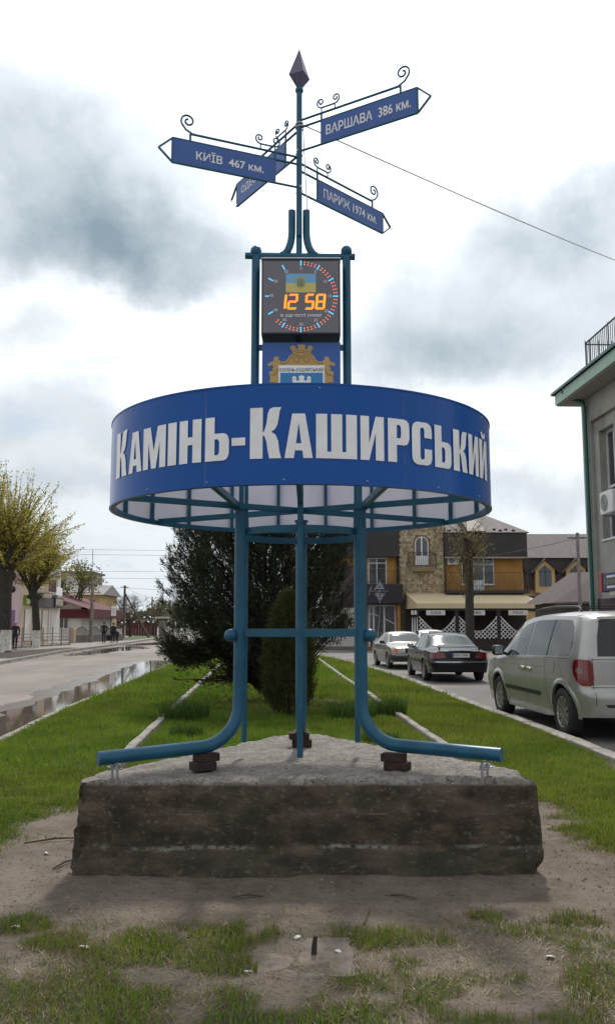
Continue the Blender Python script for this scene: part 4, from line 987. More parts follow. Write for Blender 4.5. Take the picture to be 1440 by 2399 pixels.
    def panel(s, name, poly, how, m_, root, sd=1, off=.004, step=.08, holes=()):
        X = [p[0] for p in poly]; Y = [p[1] for p in poly]
        v2, f2 = shape2d([poly], holes, list(np.arange(min(X) + step, max(X), step)), list(np.arange(min(Y) + step, max(Y), step)))
        if how == 'side': vs = [s.side(a, b, sd, off) for a, b in v2]
        elif how == 'top': vs = [s.top(a, b, off) for a, b in v2]
        elif how == 'rear': vs = [s.cap(a, b, 0, off) for a, b in v2]
        else: vs = [s.cap(a, b, 1, off) for a, b in v2]
        return MB().add(vs, f2).build(name, m_, root, 60)
    def seam(s, pts, root, sd, m_=None, wd=.007):
        mb = MB(); Q = []
        for (a, b), (c_, d) in zip(pts[:-1], pts[1:]):
            k = max(2, int(math.hypot(c_ - a, d - b) / .06)); Q += [(a + (c_ - a) * i / k, b + (d - b) * i / k) for i in range(k)]
        Q.append(pts[-1]); V3 = [s.side(a, b, sd, .0022) for a, b in Q]; vs = []; fs = []
        for i, p in enumerate(V3):
            t = (V3[min(i + 1, len(V3) - 1)] - V3[max(i - 1, 0)]).normalized(); n_ = Vector((0, sd, 0)).cross(t).normalized() * wd / 2
            vs += [p + n_, p - n_]
        for i in range(len(V3) - 1): fs.append((2 * i, 2 * i + 2, 2 * i + 3, 2 * i + 1))
        mb.add(vs, fs).build('door_seam', m_ or M['black_plastic'], root)
def wheel_parts(r, wdt, rimr, spokes, hub):
    """tyre and rim meshes lying in the local xz plane, outer face towards +y"""
    n = 40; prof = [(rimr, -.5), (rimr + .015, -.5), (r - .05, -.52), (r - .015, -.46), (r, -.36), (r, .36), (r - .015, .46), (r - .05, .52), (rimr + .015, .5), (rimr, .44), (rimr - .01, -.2)]
    mb = MB(); vs = []; fs = []; k = len(prof)
    for i in range(n):
        a = 2 * PI * i / n
        for rr, yy in prof: vs.append((rr * math.cos(a), yy * wdt, rr * math.sin(a)))
    for i in range(n):
        j = (i + 1) % n
        for q in range(k - 1): fs.append((i * k + q, j * k + q, j * k + q + 1, i * k + q + 1))
    mb.add(vs, fs); ty = mb.build('wheel', M['tyre'], None, 40)
    mb = MB(); vs = []; fs = []
    pr = [(rimr, .45), (rimr - .012, .46), (rimr - .02, .40), (rimr - .026, .18)]
    for i in range(n):
        a = 2 * PI * i / n
        for rr, yy in pr: vs.append((rr * math.cos(a), yy * wdt, rr * math.sin(a)))
    for i in range(n):
        j = (i + 1) % n
        for q in range(3): fs.append((i * 4 + q, j * 4 + q, j * 4 + q + 1, i * 4 + q + 1))
    mb.add(vs, fs)
    for i in range(spokes):
        a = 2 * PI * i / spokes; c_, s_ = math.cos(a), math.sin(a)
        def q(rr, t, yy): return (rr * c_ - t * s_, yy * wdt, rr * s_ + t * c_)
        w0, w1 = hub * 2 * PI / spokes * .38, rimr * 2 * PI / spokes * .26
        mb.add([q(hub * .8, -w0, .40), q(hub * .8, w0, .40), q(rimr - .01, w1, .43), q(rimr - .01, -w1, .43), q(hub * .8, -w0, .22), q(hub * .8, w0, .22), q(rimr - .01, w1, .28), q(rimr - .01, -w1, .28)], [(0, 1, 2, 3), (0, 4, 5, 1), (1, 5, 6, 2), (3, 2, 6, 7), (0, 3, 7, 4)])
    vs = [(hub * math.cos(2 * PI * i / 16), .42 * wdt, hub * math.sin(2 * PI * i / 16)) for i in range(16)] + [(hub * 1.1 * math.cos(2 * PI * i / 16), .25 * wdt, hub * 1.1 * math.sin(2 * PI * i / 16)) for i in range(16)]
    mb.add(vs, [tuple(range(16))] + [(i, (i + 1) % 16, 16 + (i + 1) % 16, 16 + i) for i in range(16)])
    vs = [(hub * .42 * math.cos(2 * PI * i / 12), .455 * wdt, hub * .42 * math.sin(2 * PI * i / 12)) for i in range(12)]; mb.add(vs, [tuple(range(12))])
    rm = mb.build('rim', M['rim'], ty, 35)
    dk = MB().add([((rimr - .02) * math.cos(2 * PI * i / 24), .10 * wdt, (rimr - .02) * math.sin(2 * PI * i / 24)) for i in range(24)], [tuple(range(24))]).build('rim_backing', M['black_plastic'], ty)  # plain dark disc closing the rim behind the spokes
    return ty
def set_wheels(car, root, wt):
    P = car.P; first = True
    for ax in P['axles']:
        for sd in (1, -1):
            o_ = wt if first else copy_tree(wt); first = False
            o_.parent = root; o_.location = (ax, sd * (P['w'] / 2 - P['wheel_in']), P['wr']); o_.rotation_euler = (0, random.random() * 2, 0 if sd == 1 else PI)
def arch_trim(car, root, m_, wdt=.045, off=.012):
    P = car.P
    for ax in P['axles']:
        for sd in (1, -1):
            vs = []; fs = []; K = 24; rr0 = P['arch'] - .006
            for k in range(K + 1):
                a = R(-8) + R(196) * k / K
                for rr, oo in ((rr0, -.03), (rr0, off), (rr0 + wdt * .6, off), (rr0 + wdt, .0005)):
                    x = ax + rr * math.cos(a); z = max(P['wr'] + P.get('az', 0) + rr * math.sin(a), car.g(car.z0_, ax) + .01); x = min(max(x, .02), car.L - .02)
                    vs.append(car.side(x, z, sd, oo))
            for k in range(K):
                for q in range(3): fs.append((k * 4 + q, (k + 1) * 4 + q, (k + 1) * 4 + q + 1, k * 4 + q + 1))
            MB().add(vs, fs).build('wheel_arch', m_, root, 50)
def mirror_part(root, x, y, z, sd, m_, sz=(.10, .20, .15)):
    mb = MB().bbox(x - sz[0] / 2, x + sz[0] / 2, y if sd > 0 else y - sz[1], y + sz[1] if sd > 0 else y, z - sz[2] / 2, z + sz[2] / 2, .03)
    o_ = mb.build('mirror', m_, root, 60)
    g_ = MB().box(x - sz[0] / 2 - .004, x - sz[0] / 2 - .001, (y + .03) if sd > 0 else (y - sz[1] + .03), (y + sz[1] - .03) if sd > 0 else (y - .03), z - sz[2] / 2 + .025, z + sz[2] / 2 - .025).build('mirror_glass', mat('mirror_glass', (.35, .42, .43), .08, .6), o_)
    MB().bar((x + .01, y - .07 * sd, z - .06), (x, y + .03 * sd, z - .04), .05, .04).build('mirror_arm', M['black_plastic'], o_)
def plate(root, poly_c, x, y0, y1, z0, z1, text, end=-1):
    b = MB().box(min(x, x + .01 * end), max(x, x + .01 * end), y0, y1, z0, z1).build('number_plate', M['plate'], root)
    v2, f2 = text2d(text, 1, .01); v2 = fit(v2, 0, 1, 0, 1); yy0, yy1 = y0 + .06, y1 - .02
    MB().add([(x + .012 * end, (yy1 + (yy0 - yy1) * u) if end < 0 else (yy0 + (yy1 - yy0) * u), z0 + .025 + (z1 - z0 - .05) * v) for u, v in v2], f2).build('plate_text', M['black_film'], b)
    MB().box(min(x + .0105 * end, x + .012 * end), max(x + .0105 * end, x + .012 * end), (y1 - .045) if end < 0 else y0, y1 if end < 0 else (y0 + .045), z0, z1).build('plate_band', mat('plate_blue', (.02, .06, .35), .4), b)

# ---- silver minivan
VP = dict(L=4.80, w=1.99, edge=.075, bulge=.06, arch=.405, wr=.335, az=.0, wheel_in=.125, axles=(.66, 3.60), lr=.9, lf=.9,
          zr=[(0, 1.70), (.12, 1.735), (.5, 1.755), (1.5, 1.765), (2.3, 1.745), (2.75, 1.68), (3.1, 1.535), (3.75, 1.13), (4.0, 1.06), (4.45, .96), (4.7, .80), (4.8, .66)],
          zb=[(0, 1.10), (1.5, 1.08), (3.0, 1.03), (3.6, 1.0), (4.0, .96), (4.5, .84), (4.8, .55)], z0=[(0, .33), (.6, .28), (1.4, .22), (3.3, .22), (4.4, .24), (4.8, .30)],
          hw=[(0, .86), (.05, .90), (.15, .945), (.35, .98), (.8, .995), (3.9, .995), (4.3, .97), (4.6, .88), (4.75, .72), (4.8, .58)],
          hr=[(0, .68), (.3, .73), (1.0, .755), (2.4, .745), (3.0, .74), (3.7, .82), (4.2, .84), (4.6, .70), (4.8, .45)],
          rear=[(.2, -.02), (.34, -.075), (.60, -.085), (.66, -.07), (.70, -.005), (1.1, 0), (1.35, .09), (1.70, .24), (1.8, .28)], front=[(.2, -.08), (.45, 0), (.7, 0), (1.0, -.08)])
van = Car(VP); paint = carpaint('silver_paint', (.375, .37, .355), .5, .30)
vr = empty('minivan', (4.905, 12.55, -.078), R(90 + 4.5), 'silver minivan with roof rails and red tail lamps parked by the right kerb', 'car')
vr.scale = (1.07, 1.04, 1.07)
van.body(paint, vr)
for sd in (1, -1):
    gl = van.panel('side_window', [(.42, 1.125), (.36, 1.30), (.42, 1.52), (.58, 1.622), (1.0, 1.632), (1.80, 1.628), (2.12, 1.61), (2.12, 1.085), (1.2, 1.105)], 'side', M['glass_dark'], vr, sd)
    van.panel('front_window', [(2.17, 1.082), (2.17, 1.605), (2.55, 1.55), (2.86, 1.44), (3.20, 1.26), (3.52, 1.06), (3.40, 1.035), (2.7, 1.058)], 'side', M['glass_dark'], vr, sd)
    van.panel('window_divider', [(1.22, 1.107), (1.26, 1.106), (1.26, 1.63), (1.22, 1.63)], 'side', M['black_plastic'], vr, sd, .007)
    van.seam([(2.145, .30), (2.145, 1.08)], vr, sd); van.seam([(1.26, .70), (1.30, 1.09)], vr, sd); van.seam([(1.26, .70), (1.22, .50), (1.18, .30)], vr, sd)
    van.seam([(3.35, 1.0), (3.42, .75), (3.38, .55), (3.30, .28)], vr, sd); van.seam([(1.3, 1.075), (.42, 1.09)], vr, sd); van.seam([(1.3, .93), (3.7, .905)], vr, sd, paint, .012)
    van.panel('rub_strip', [(1.50, .50), (3.30, .50), (3.30, .56), (1.50, .56)], 'side', M['black_plastic'], vr, sd, .013)
    for xx in (1.98, 2.30):
        hd = MB(); p = van.side(xx, .87, sd, .004)
        hd.bbox(xx - .11, xx + .11, min(p.y, p.y + sd * .03), max(p.y, p.y + sd * .03), .84, .905, .012); hd.build('door_handle', M['chrome'], vr, 40)
    van.panel('fuel_flap' if sd > 0 else 'trim_disc', circ(.98, .95, .085, 18), 'side', paint, vr, sd, .006)
    mirror_part(vr, 3.30, sd * .97, 1.12, sd, M['black_plastic'], (.12, .20, .17))
    # roof rail
    mbr = MB(); pts = [Vector((x, sd * .66, van.g(van.zr_, x) + dz)) for x, dz in ((.55, -.01), (.62, .05), (.8, .062), (1.5, .064), (2.1, .06), (2.35, .045), (2.45, -.01))]
    mbr.tube(pts, .016, 8); mbr.build('roof_rail', M['black_plastic'], vr, 50)
    # tail lamp wraps the rear corner
    tl = van.panel('tail_lamp', [(.0, .74), (.0, 1.085), (.12, 1.09), (.24, 1.07), (.265, 1.0), (.25, .90), (.17, .80), (.06, .74)], 'side', M['red_lens'], vr, sd, .014, .02)
    tl2 = van.panel('tail_lamp_rear', [(sd * .855, .74), (sd * .845, 1.085), (sd * .80, 1.075), (sd * .775, .98), (sd * .77, .85), (sd * .785, .75)], 'rear', M['red_lens'], vr, sd, .014, .04)
    van.panel('lamp_inset', [(.05, .90), (.05, .965), (.16, .975), (.18, .935), (.15, .90)], 'side', M['smoke_lens'], tl, sd, .018, .04)
    for xx in (1.05, 2.1):
        MB().bar((xx, sd * .66, van.g(van.zr_, xx) + .06), (xx, 0, van.g(van.zr_, xx) + .065), .05, .02).build('roof_bar', M['black_plastic'], vr)
van.panel('rear_window', [(-.70, 1.135), (.70, 1.135), (.655, 1.40), (.585, 1.60), (0, 1.62), (-.585, 1.60), (-.655, 1.40)], 'rear', M['glass_dark'], vr, 1, .006)
MB().add([van.cap(y, z, 0, .010) for y, z in ((-.60, 1.605), (.60, 1.605), (.60, 1.665), (-.60, 1.665))] + [van.cap(y, z, 0, .06) for y, z in ((-.58, 1.635), (.58, 1.635), (.58, 1.672), (-.58, 1.672))], [(0, 1, 5, 4), (4, 5, 6, 7), (7, 6, 2, 3), (0, 4, 7, 3), (1, 2, 6, 5)]).build('roof_spoiler', paint, vr, 50)
for zz, y0 in ((.72, .80), (1.09, .80)): MB().add([van.cap(-y0 + 2 * y0 * i / 8, zz + d, 0, .003) for i in range(9) for d in (-.004, .004)], [(2 * i, 2 * i + 2, 2 * i + 3, 2 * i + 1) for i in range(8)]).build('tailgate_seam', M['black_plastic'], vr)
for sd in (1, -1): MB().add([van.cap(sd * (.775 + d), z, 0, .003) for z in np.linspace(.48, 1.1, 9) for d in (-.004, .004)], [(2 * i, 2 * i + 2, 2 * i + 3, 2 * i + 1) for i in range(8)]).build('tailgate_seam', M['black_plastic'], vr)
van.panel('bumper_step', [(-.62, .46), (.62, .46), (.66, .50), (-.66, .50)], 'rear', M['black_plastic'], vr, 1, .006)
van.panel('windscreen', [(2.80, -.9), (3.62, -.93), (3.62, .93), (2.80, .9)], 'top', M['glass_car'], vr, 1, .004)
plate(vr, None, -.075, -.26, .26, .80, .91, '')  if False else None
arch_trim(van, vr, paint, .07, .016)
set_wheels(van, vr, wheel_parts(.335, .215, .222, 10, .075))

# ---- sedans
def sedan(name, P, paint, loc, rz, label, dark, wheels, group=None):
    c_ = Car(P); r_ = empty(name, loc, rz, label, 'car', group)
    c_.body(paint, r_); w2 = P['win']
    for sd in (1, -1):
        for poly in P['side_glass']: c_.panel('side_window', poly, 'side', M['glass_car'], r_, sd)
        for pts in P['seams']: c_.seam(pts, r_, sd)
        c_.panel('rub_strip', [(1.40, .52), (3.45, .52), (3.45, .58), (1.40, .58)], 'side', M['black_plastic'] if dark else paint, r_, sd, .012)
        for xx in P['handles']:
            p = c_.side(xx, .80, sd, .004); MB().bbox(xx - .10, xx + .10, min(p.y, p.y + sd * .025), max(p.y, p.y + sd * .025), .785, .82, .008).build('door_handle', M['black_plastic'], r_, 40)
        mirror_part(r_, P['mirror'], sd * (P['w'] / 2 - .06), .98, sd, M['black_plastic'] if not dark else paint, (.10, .19, .13))
    a, b = P['backlight']; c_.panel('rear_window', [(a, -.93), (a, .93), (b, .90), (b, -.90)], 'top', M['glass_car'], r_, 1, .005, .06)
    a, b = P['screen']; c_.panel('windscreen', [(a, -.90), (a, .90), (b, .94), (b, -.94)], 'top', M['glass_car'], r_, 1, .005, .06)
    arch_trim(c_, r_, paint, .03, .008)
    set_wheels(c_, r_, wheels)
    return c_, r_
MP = dict(L=4.80, w=1.80, edge=.05, bulge=.07, arch=.375, wr=.315, wheel_in=.115, axles=(1.10, 3.93), lr=.6, lf=.6, sm=.14, win=0,
          zr=[(0, .915), (.10, .945), (.80, .985), (1.05, 1.05), (1.62, 1.33), (1.85, 1.395), (2.3, 1.43), (2.65, 1.405), (2.95, 1.30), (3.55, .985), (3.75, .95), (4.4, .84), (4.7, .74), (4.8, .62)],
          zb=[(0, .86), (.8, .90), (2.5, .92), (3.6, .90), (4.3, .78), (4.8, .50)], z0=[(0, .30), (.6, .24), (1.5, .20), (3.3, .20), (4.4, .22), (4.8, .26)],
          hw=[(0, .76), (.05, .81), (.16, .855), (.4, .885), (1.0, .90), (3.9, .90), (4.4, .86), (4.65, .76), (4.8, .55)],
          hr=[(0, .70), (.7, .745), (1.05, .69), (1.7, .585), (2.3, .585), (2.9, .62), (3.5, .74), (4.0, .76), (4.6, .62), (4.8, .42)],
          rear=[(.2, .02), (.33, -.05), (.56, -.06), (.60, -.045), (.63, 0), (.90, .02), (1.0, .03)], front=[(.2, -.06), (.45, 0), (.7, 0), (.95, -.06)],
          side_glass=[[(2.22, .955), (2.22, 1.355), (2.62, 1.33), (2.92, 1.24), (3.30, .96)], [(1.30, .97), (1.42, 1.10), (1.72, 1.26), (1.95, 1.335), (2.16, 1.355), (2.16, .955)]],
          seams=[[(2.19, .26), (2.19, .95)], [(3.32, .92), (3.36, .6), (3.28, .26)], [(1.40, .95), (1.44, .74)]], handles=(1.62, 2.40), mirror=3.14, backlight=(.98, 1.72), screen=(2.80, 3.52))
dark_paint = carpaint('dark_paint', (.010, .011, .014), 0, .2, (.035, .032, .03))
mc, mr_ = sedan('black_sedan', MP, dark_paint, (4.40, 24.95, -.078), R(90 + 2.2), 'black sedan with boot spoiler and red rear lamps parked in front of the minivan', True, wheel_parts(.315, .205, .205, 7, .07))
for sd in (1, -1):
    tl = mc.panel('tail_lamp', [(sd * .40, .70), (sd * .755, .685), (sd * .765, .86), (sd * .62, .875), (sd * .47, .845)], 'rear', M['red_lens'], mr_, 1, .014, .05)
    mc.panel('tail_lamp_side', [(.0, .69), (.0, .86), (.16, .85), (.20, .76), (.16, .69)], 'side', M['red_lens'], mr_, sd, .010, .05)
    mc.panel('lamp_inset', [(sd * .44, .72), (sd * .53, .72), (sd * .55, .765), (sd * .45, .765)], 'rear', M['smoke_lens'], tl, 1, .018, .05)
MB().bar((.10, -.66, 1.015), (.10, .66, 1.015), .14, .022).build('boot_spoiler', dark_paint, mr_)
for yy in (-.58, .58): MB().bar((.13, yy, .93), (.11, yy, 1.01), .06, .04).build('spoiler_foot', dark_paint, mr_)
mc.panel('bumper_strip', [(-.74, .585), (.74, .585), (.74, .60), (-.74, .60)], 'rear', M['chrome'], mr_, 1, .006)
x_ = mc.cap(0, .77, 0, .004).x
plate(mr_, None, x_ - .002, -.26, .26, .72, .835, 'JOG 190')
v2, f2 = text2d('E 200', 1, .01); v2 = fit(v2, 0, 1, 0, 1)
MB().add([mc.cap(.56 - .20 * u, .895 + .035 * v, 0, .008) for u, v in v2], f2).build('boot_badge', M['chrome'], mr_)
AP = dict(L=4.40, w=1.70, edge=.045, bulge=.05, arch=.36, wr=.305, wheel_in=.11, axles=(.98, 3.53), lr=.6, lf=.5, sm=.09, win=0,
          zr=[(0, .92), (.10, .96), (.62, .99), (.85, 1.05), (1.42, 1.33), (1.6, 1.375), (2.1, 1.395), (2.35, 1.365), (2.6, 1.27), (3.12, .985), (3.3, .955), (4.1, .86), (4.35, .80), (4.4, .70)],
          zb=[(0, .86), (.8, .90), (2.5, .91), (3.2, .89), (4.0, .80), (4.4, .60)], z0=[(0, .30), (.6, .24), (1.5, .20), (3.1, .20), (4.0, .22), (4.4, .28)],
          hw=[(0, .76), (.05, .79), (.16, .82), (.4, .845), (1.0, .85), (3.6, .85), (4.1, .83), (4.32, .78), (4.4, .70)],
          hr=[(0, .68), (.6, .70), (.9, .66), (1.5, .565), (2.1, .565), (2.6, .60), (3.1, .70), (3.5, .73), (4.3, .68), (4.4, .60)],
          rear=[(.2, .02), (.33, -.04), (.55, -.05), (.60, 0), (.90, .02)], front=[(.2, -.04), (.30, .05), (.52, .06), (.56, 0), (.8, -.02)],
          side_glass=[[(2.0, .945), (2.0, 1.325), (2.28, 1.305), (2.56, 1.22), (2.95, .945)], [(1.05, .95), (1.30, 1.14), (1.50, 1.29), (1.72, 1.325), (1.94, 1.325), (1.94, .945)]],
          seams=[[(1.97, .26), (1.97, .94)], [(3.0, .90), (3.02, .6), (2.95, .26)], [(1.15, .94), (1.2, .72)]], handles=(1.40, 2.15), mirror=2.82, backlight=(.80, 1.50), screen=(2.46, 3.10))
M['amber'] = mat('amber_lens', (.55, .12, .01), .2, coat=.4); M['headlamp'] = mat('headlamp_glass', (.45, .46, .47), .12, .3, coat=.5)
gp = carpaint('grey_paint', (.20, .185, .17), .55, .30)
def front_kit(c_, r_):
    for sd in (1, -1):
        c_.panel('headlamp', [(sd * .34, .60), (sd * .60, .60), (sd * .60, .755), (sd * .34, .755)], 'front', M['headlamp'], r_, 1, .010)
        c_.panel('indicator', [(sd * .605, .60), (sd * .70, .60), (sd * .69, .755), (sd * .605, .755)], 'front', M['amber'], r_, 1, .010)
        c_.panel('indicator_side', [(4.22, .60), (4.39, .60), (4.39, .75), (4.22, .74)], 'side', M['amber'], r_, sd, .006)
    c_.panel('grille', [(-.33, .62), (.33, .62), (.33, .75), (-.33, .75)], 'front', M['black_plastic'], r_, 1, .008)
    c_.panel('front_bumper', [(-.70, .30), (.70, .30), (.70, .54), (-.70, .54)], 'front', M['black_plastic'], r_, 1, .014)
    c_.panel('front_plate', [(-.26, .38), (.26, .38), (.26, .49), (-.26, .49)], 'front', M['plate'], r_, 1, .022)
ac, ar_ = sedan('grey_sedan', AP, gp, (3.51, 36.6, -.078), R(-90 + 5.7), 'boxy grey sedan facing the camera with amber indicators, beyond the black car', False, wheel_parts(.305, .185, .20, 6, .08))
front_kit(ac, ar_)
for sd in (1, -1): ac.panel('bumper_side', [(3.95, .32), (4.39, .32), (4.39, .53), (3.95, .53)], 'side', M['black_plastic'], ar_, sd, .010)
wc, wr_ = sedan('white_sedan', AP, carpaint('white_paint', (.62, .62, .63), 0, .3), (6.2, 46.5, -.078), R(-90 + 2), 'pale car mostly hidden behind the black and grey sedans', False, wheel_parts(.305, .185, .20, 6, .08))
front_kit(wc, wr_)
# ------------------------------------------------------------------ vegetation
def tris_obj(name, V, m_, parent=None, nv=3, **k):
    V = np.asarray(V, np.float32).reshape(-1, 3); n = len(V) // nv
    me = bpy.data.meshes.new(name); me.vertices.add(len(V)); me.vertices.foreach_set('co', V.ravel())
    me.loops.add(n * nv); me.loops.foreach_set('vertex_index', np.arange(n * nv, dtype=np.int32)); me.polygons.add(n)
    me.polygons.foreach_set('loop_start', np.arange(0, n * nv, nv, dtype=np.int32)); me.polygons.foreach_set('loop_total', np.full(n, nv, np.int32))
    me.update(calc_edges=True); me.materials.append(m_); o_ = bpy.data.objects.new(name, me); COL.objects.link(o_)
    if parent: o_.parent = parent
    return tag(o_, **k)
def needles(P, D, ln, wd, rs, spread=.5):
    """thin triangles at points P pointing along D with scatter"""
    n = len(P); d = D + spread * rs.randn(n, 3); d /= np.linalg.norm(d, axis=1)[:, None]
    s = np.cross(d, rs.randn(n, 3)); s /= np.linalg.norm(s, axis=1)[:, None]
    l = (ln * (.5 + rs.rand(n)))[:, None]; w_ = (wd * (.6 + .8 * rs.rand(n)))[:, None]
    return np.stack([P - s * w_, P + s * w_, P + d * l], 1)
M['juniper'] = leafmat('juniper_green', (.014, .019, .012), (.060, .072, .038), 1.6, .15, .7)
M['juniper_old'] = leafmat('juniper_brown', (.020, .015, .012), (.05, .034, .024), 1.6, .12, .8)
M['thuja'] = leafmat('thuja_green', (.018, .026, .008), (.075, .082, .018), 2.5, .18, .7)
def juniper():
    rs = np.random.RandomState(5); bx, by = -.70, 18.3
    root = empty('juniper_tree', (bx, by, 0), label='big dark spreading juniper in the grass strip behind the sign', cat='tree')
    zs_ = [0, .35, .7, 1.1, 1.6, 2.2, 3.0, 3.8, 4.4, 4.9, 5.3]; rr_ = [.25, .45, .80, 1.45, 1.75, 1.9, 1.95, 1.75, 1.3, .75, .1]
    tips = []; base = []
    for i in range(3300):
        z = .45 + 4.7 * rs.rand() ** .85; a = rs.rand() * 2 * PI
        lob = .78 + .50 * float(fbm(np.array(a * 1.3 + 3), np.array(z * .9), 1.0, 3, 51))
        r_ = np.interp(z, zs_, rr_) * lob * (.45 + .6 * rs.rand() ** .5)
        cxs = -.36 * sstep(.5, 1.5, z) + (.06 if z > 1.2 else 0)
        if math.cos(a) > .3 and z < 1.5: r_ *= .62
        if math.cos(a) < -.2 and z < 1.55: r_ *= .70
        tips.append((cxs + r_ * math.cos(a), r_ * math.sin(a) * .9, z)); base.append((cxs * .6 + .15 * math.cos(a), .15 * math.sin(a), max(.2, z - .75 * r_ - .15)))
    for i in range(230):            # drooping bough at the left
        t = rs.rand(); tips.append((-1.25 - 1.05 * t + .10 * rs.randn(), -.5 + .25 * rs.randn(), 1.30 - .30 * math.sin(t * 2.4) + .13 * rs.randn() + .22 * max(0, t - .75) * 4)); base.append((-.9 - .8 * t, -.4, 1.25 - .2 * t))
    for i in range(60):
        tips.append((-1.0 + .35 * rs.randn(), -.4 + .3 * rs.randn(), .62 + .16 * rs.randn())); base.append((-.6, -.3, .6))
    tips = np.array(tips); base = np.array(base); V = []; Vo = []; mb = MB()
    for t, b in zip(tips, base):
        d = t - b; L_ = np.linalg.norm(d); d /= L_ + 1e-6
        up = d + np.array([0, 0, .55]); up /= np.linalg.norm(up)
        k = 36; q = rs.rand(k) ** .7
        P = t[None] - up[None] * ((1 - q) * .42)[:, None] + .055 * rs.randn(k, 3) * (1.25 - q)[:, None]
        V.append(needles(P, np.repeat(up[None], k, 0), .10, .0085, rs, .42))
        k2 = 10; q = rs.rand(k2); P = b[None] + (t - b)[None] * (.35 + .5 * q)[:, None] + .07 * rs.randn(k2, 3)
        Vo.append(needles(P, np.repeat(d[None], k2, 0), .10, .008, rs, .8))
    for i in range(0, len(tips), 8):
        t, b = tips[i], base[i]; mb.tube([tuple(b), tuple((b + t) / 2 + np.array([0, 0, -.08])), tuple(t)], [.022, .014, .005], 4, cap=False)
    for k in range(6):
        a = k * 1.05; mb.tube([(.10 * math.cos(a), .10 * math.sin(a), -.05), (.16 * math.cos(a) - .1, .16 * math.sin(a), .9), (.5 * math.cos(a) - .3, .5 * math.sin(a), 2.4), (.7 * math.cos(a) - .3, .7 * math.sin(a), 3.8)], [.09, .075, .05, .02], 7)
    tris_obj('crown', np.concatenate(V), M['juniper'], root); tris_obj('inner_twigs', np.concatenate(Vo), M['juniper_old'], root)
    mb.build('trunk', M['bark'], root, 60)
juniper()
def thuja():
    rs = np.random.RandomState(8); bx, by = -.33, 15.2
    root = empty('thuja_shrub', (bx, by, 0), label='small egg-shaped yellow-green thuja in front of the juniper', cat='shrub')
    V = []
    for i in range(1500):
        z = .22 + 1.98 * rs.rand() ** .9; r_ = np.interp(z, [.15, .5, 1.0, 1.5, 1.9, 2.1, 2.25], [.30, .46, .50, .42, .27, .15, .02]) * (.72 + .33 * rs.rand()) * (.85 + .3 * float(fbm(np.array(z * 2), np.array(i * .01), 1, 2, 3)))
        a = rs.rand() * 2 * PI; t = np.array([r_ * math.cos(a), r_ * math.sin(a), z]); d = np.array([.45 * math.cos(a), .45 * math.sin(a), 1.]); d /= np.linalg.norm(d)
        k = 26; q = rs.rand(k); P = t[None] - d[None] * (q * .20)[:, None] + .028 * rs.randn(k, 3); V.append(needles(P, np.repeat(d[None], k, 0), .055, .006, rs, .35))
    tris_obj('crown', np.concatenate(V), M['thuja'], root)
    MB().tube([(0, 0, -.05), (.02, 0, .5), (0, .02, 1.6)], [.05, .04, .015], 8).build('trunk', M['bark'], root, 60)
thuja()
M['linden'] = leafmat('young_linden_leaves', (.22, .20, .035), (.48, .42, .09), .8, .45, .6)
M['bud'] = leafmat('young_leaves', (.13, .12, .03), (.26, .22, .06), .8, .4, .6)
M['twig'] = mat('twig_bark', (.085, .068, .045), .9)
M['shoot'] = mat('shoot_bark', (.13, .10, .04), .9)
def leaves(P, sz, rs):
    n = len(P); a = rs.randn(n, 3); a /= np.linalg.norm(a, axis=1)[:, None]; b = np.cross(a, rs.randn(n, 3)); b /= np.linalg.norm(b, axis=1)[:, None]
    s = (sz * (.5 + .9 * rs.rand(n)))[:, None]
    return np.stack([P - a * s, P + b * s * .62, P + a * s, P - b * s * .62], 1)
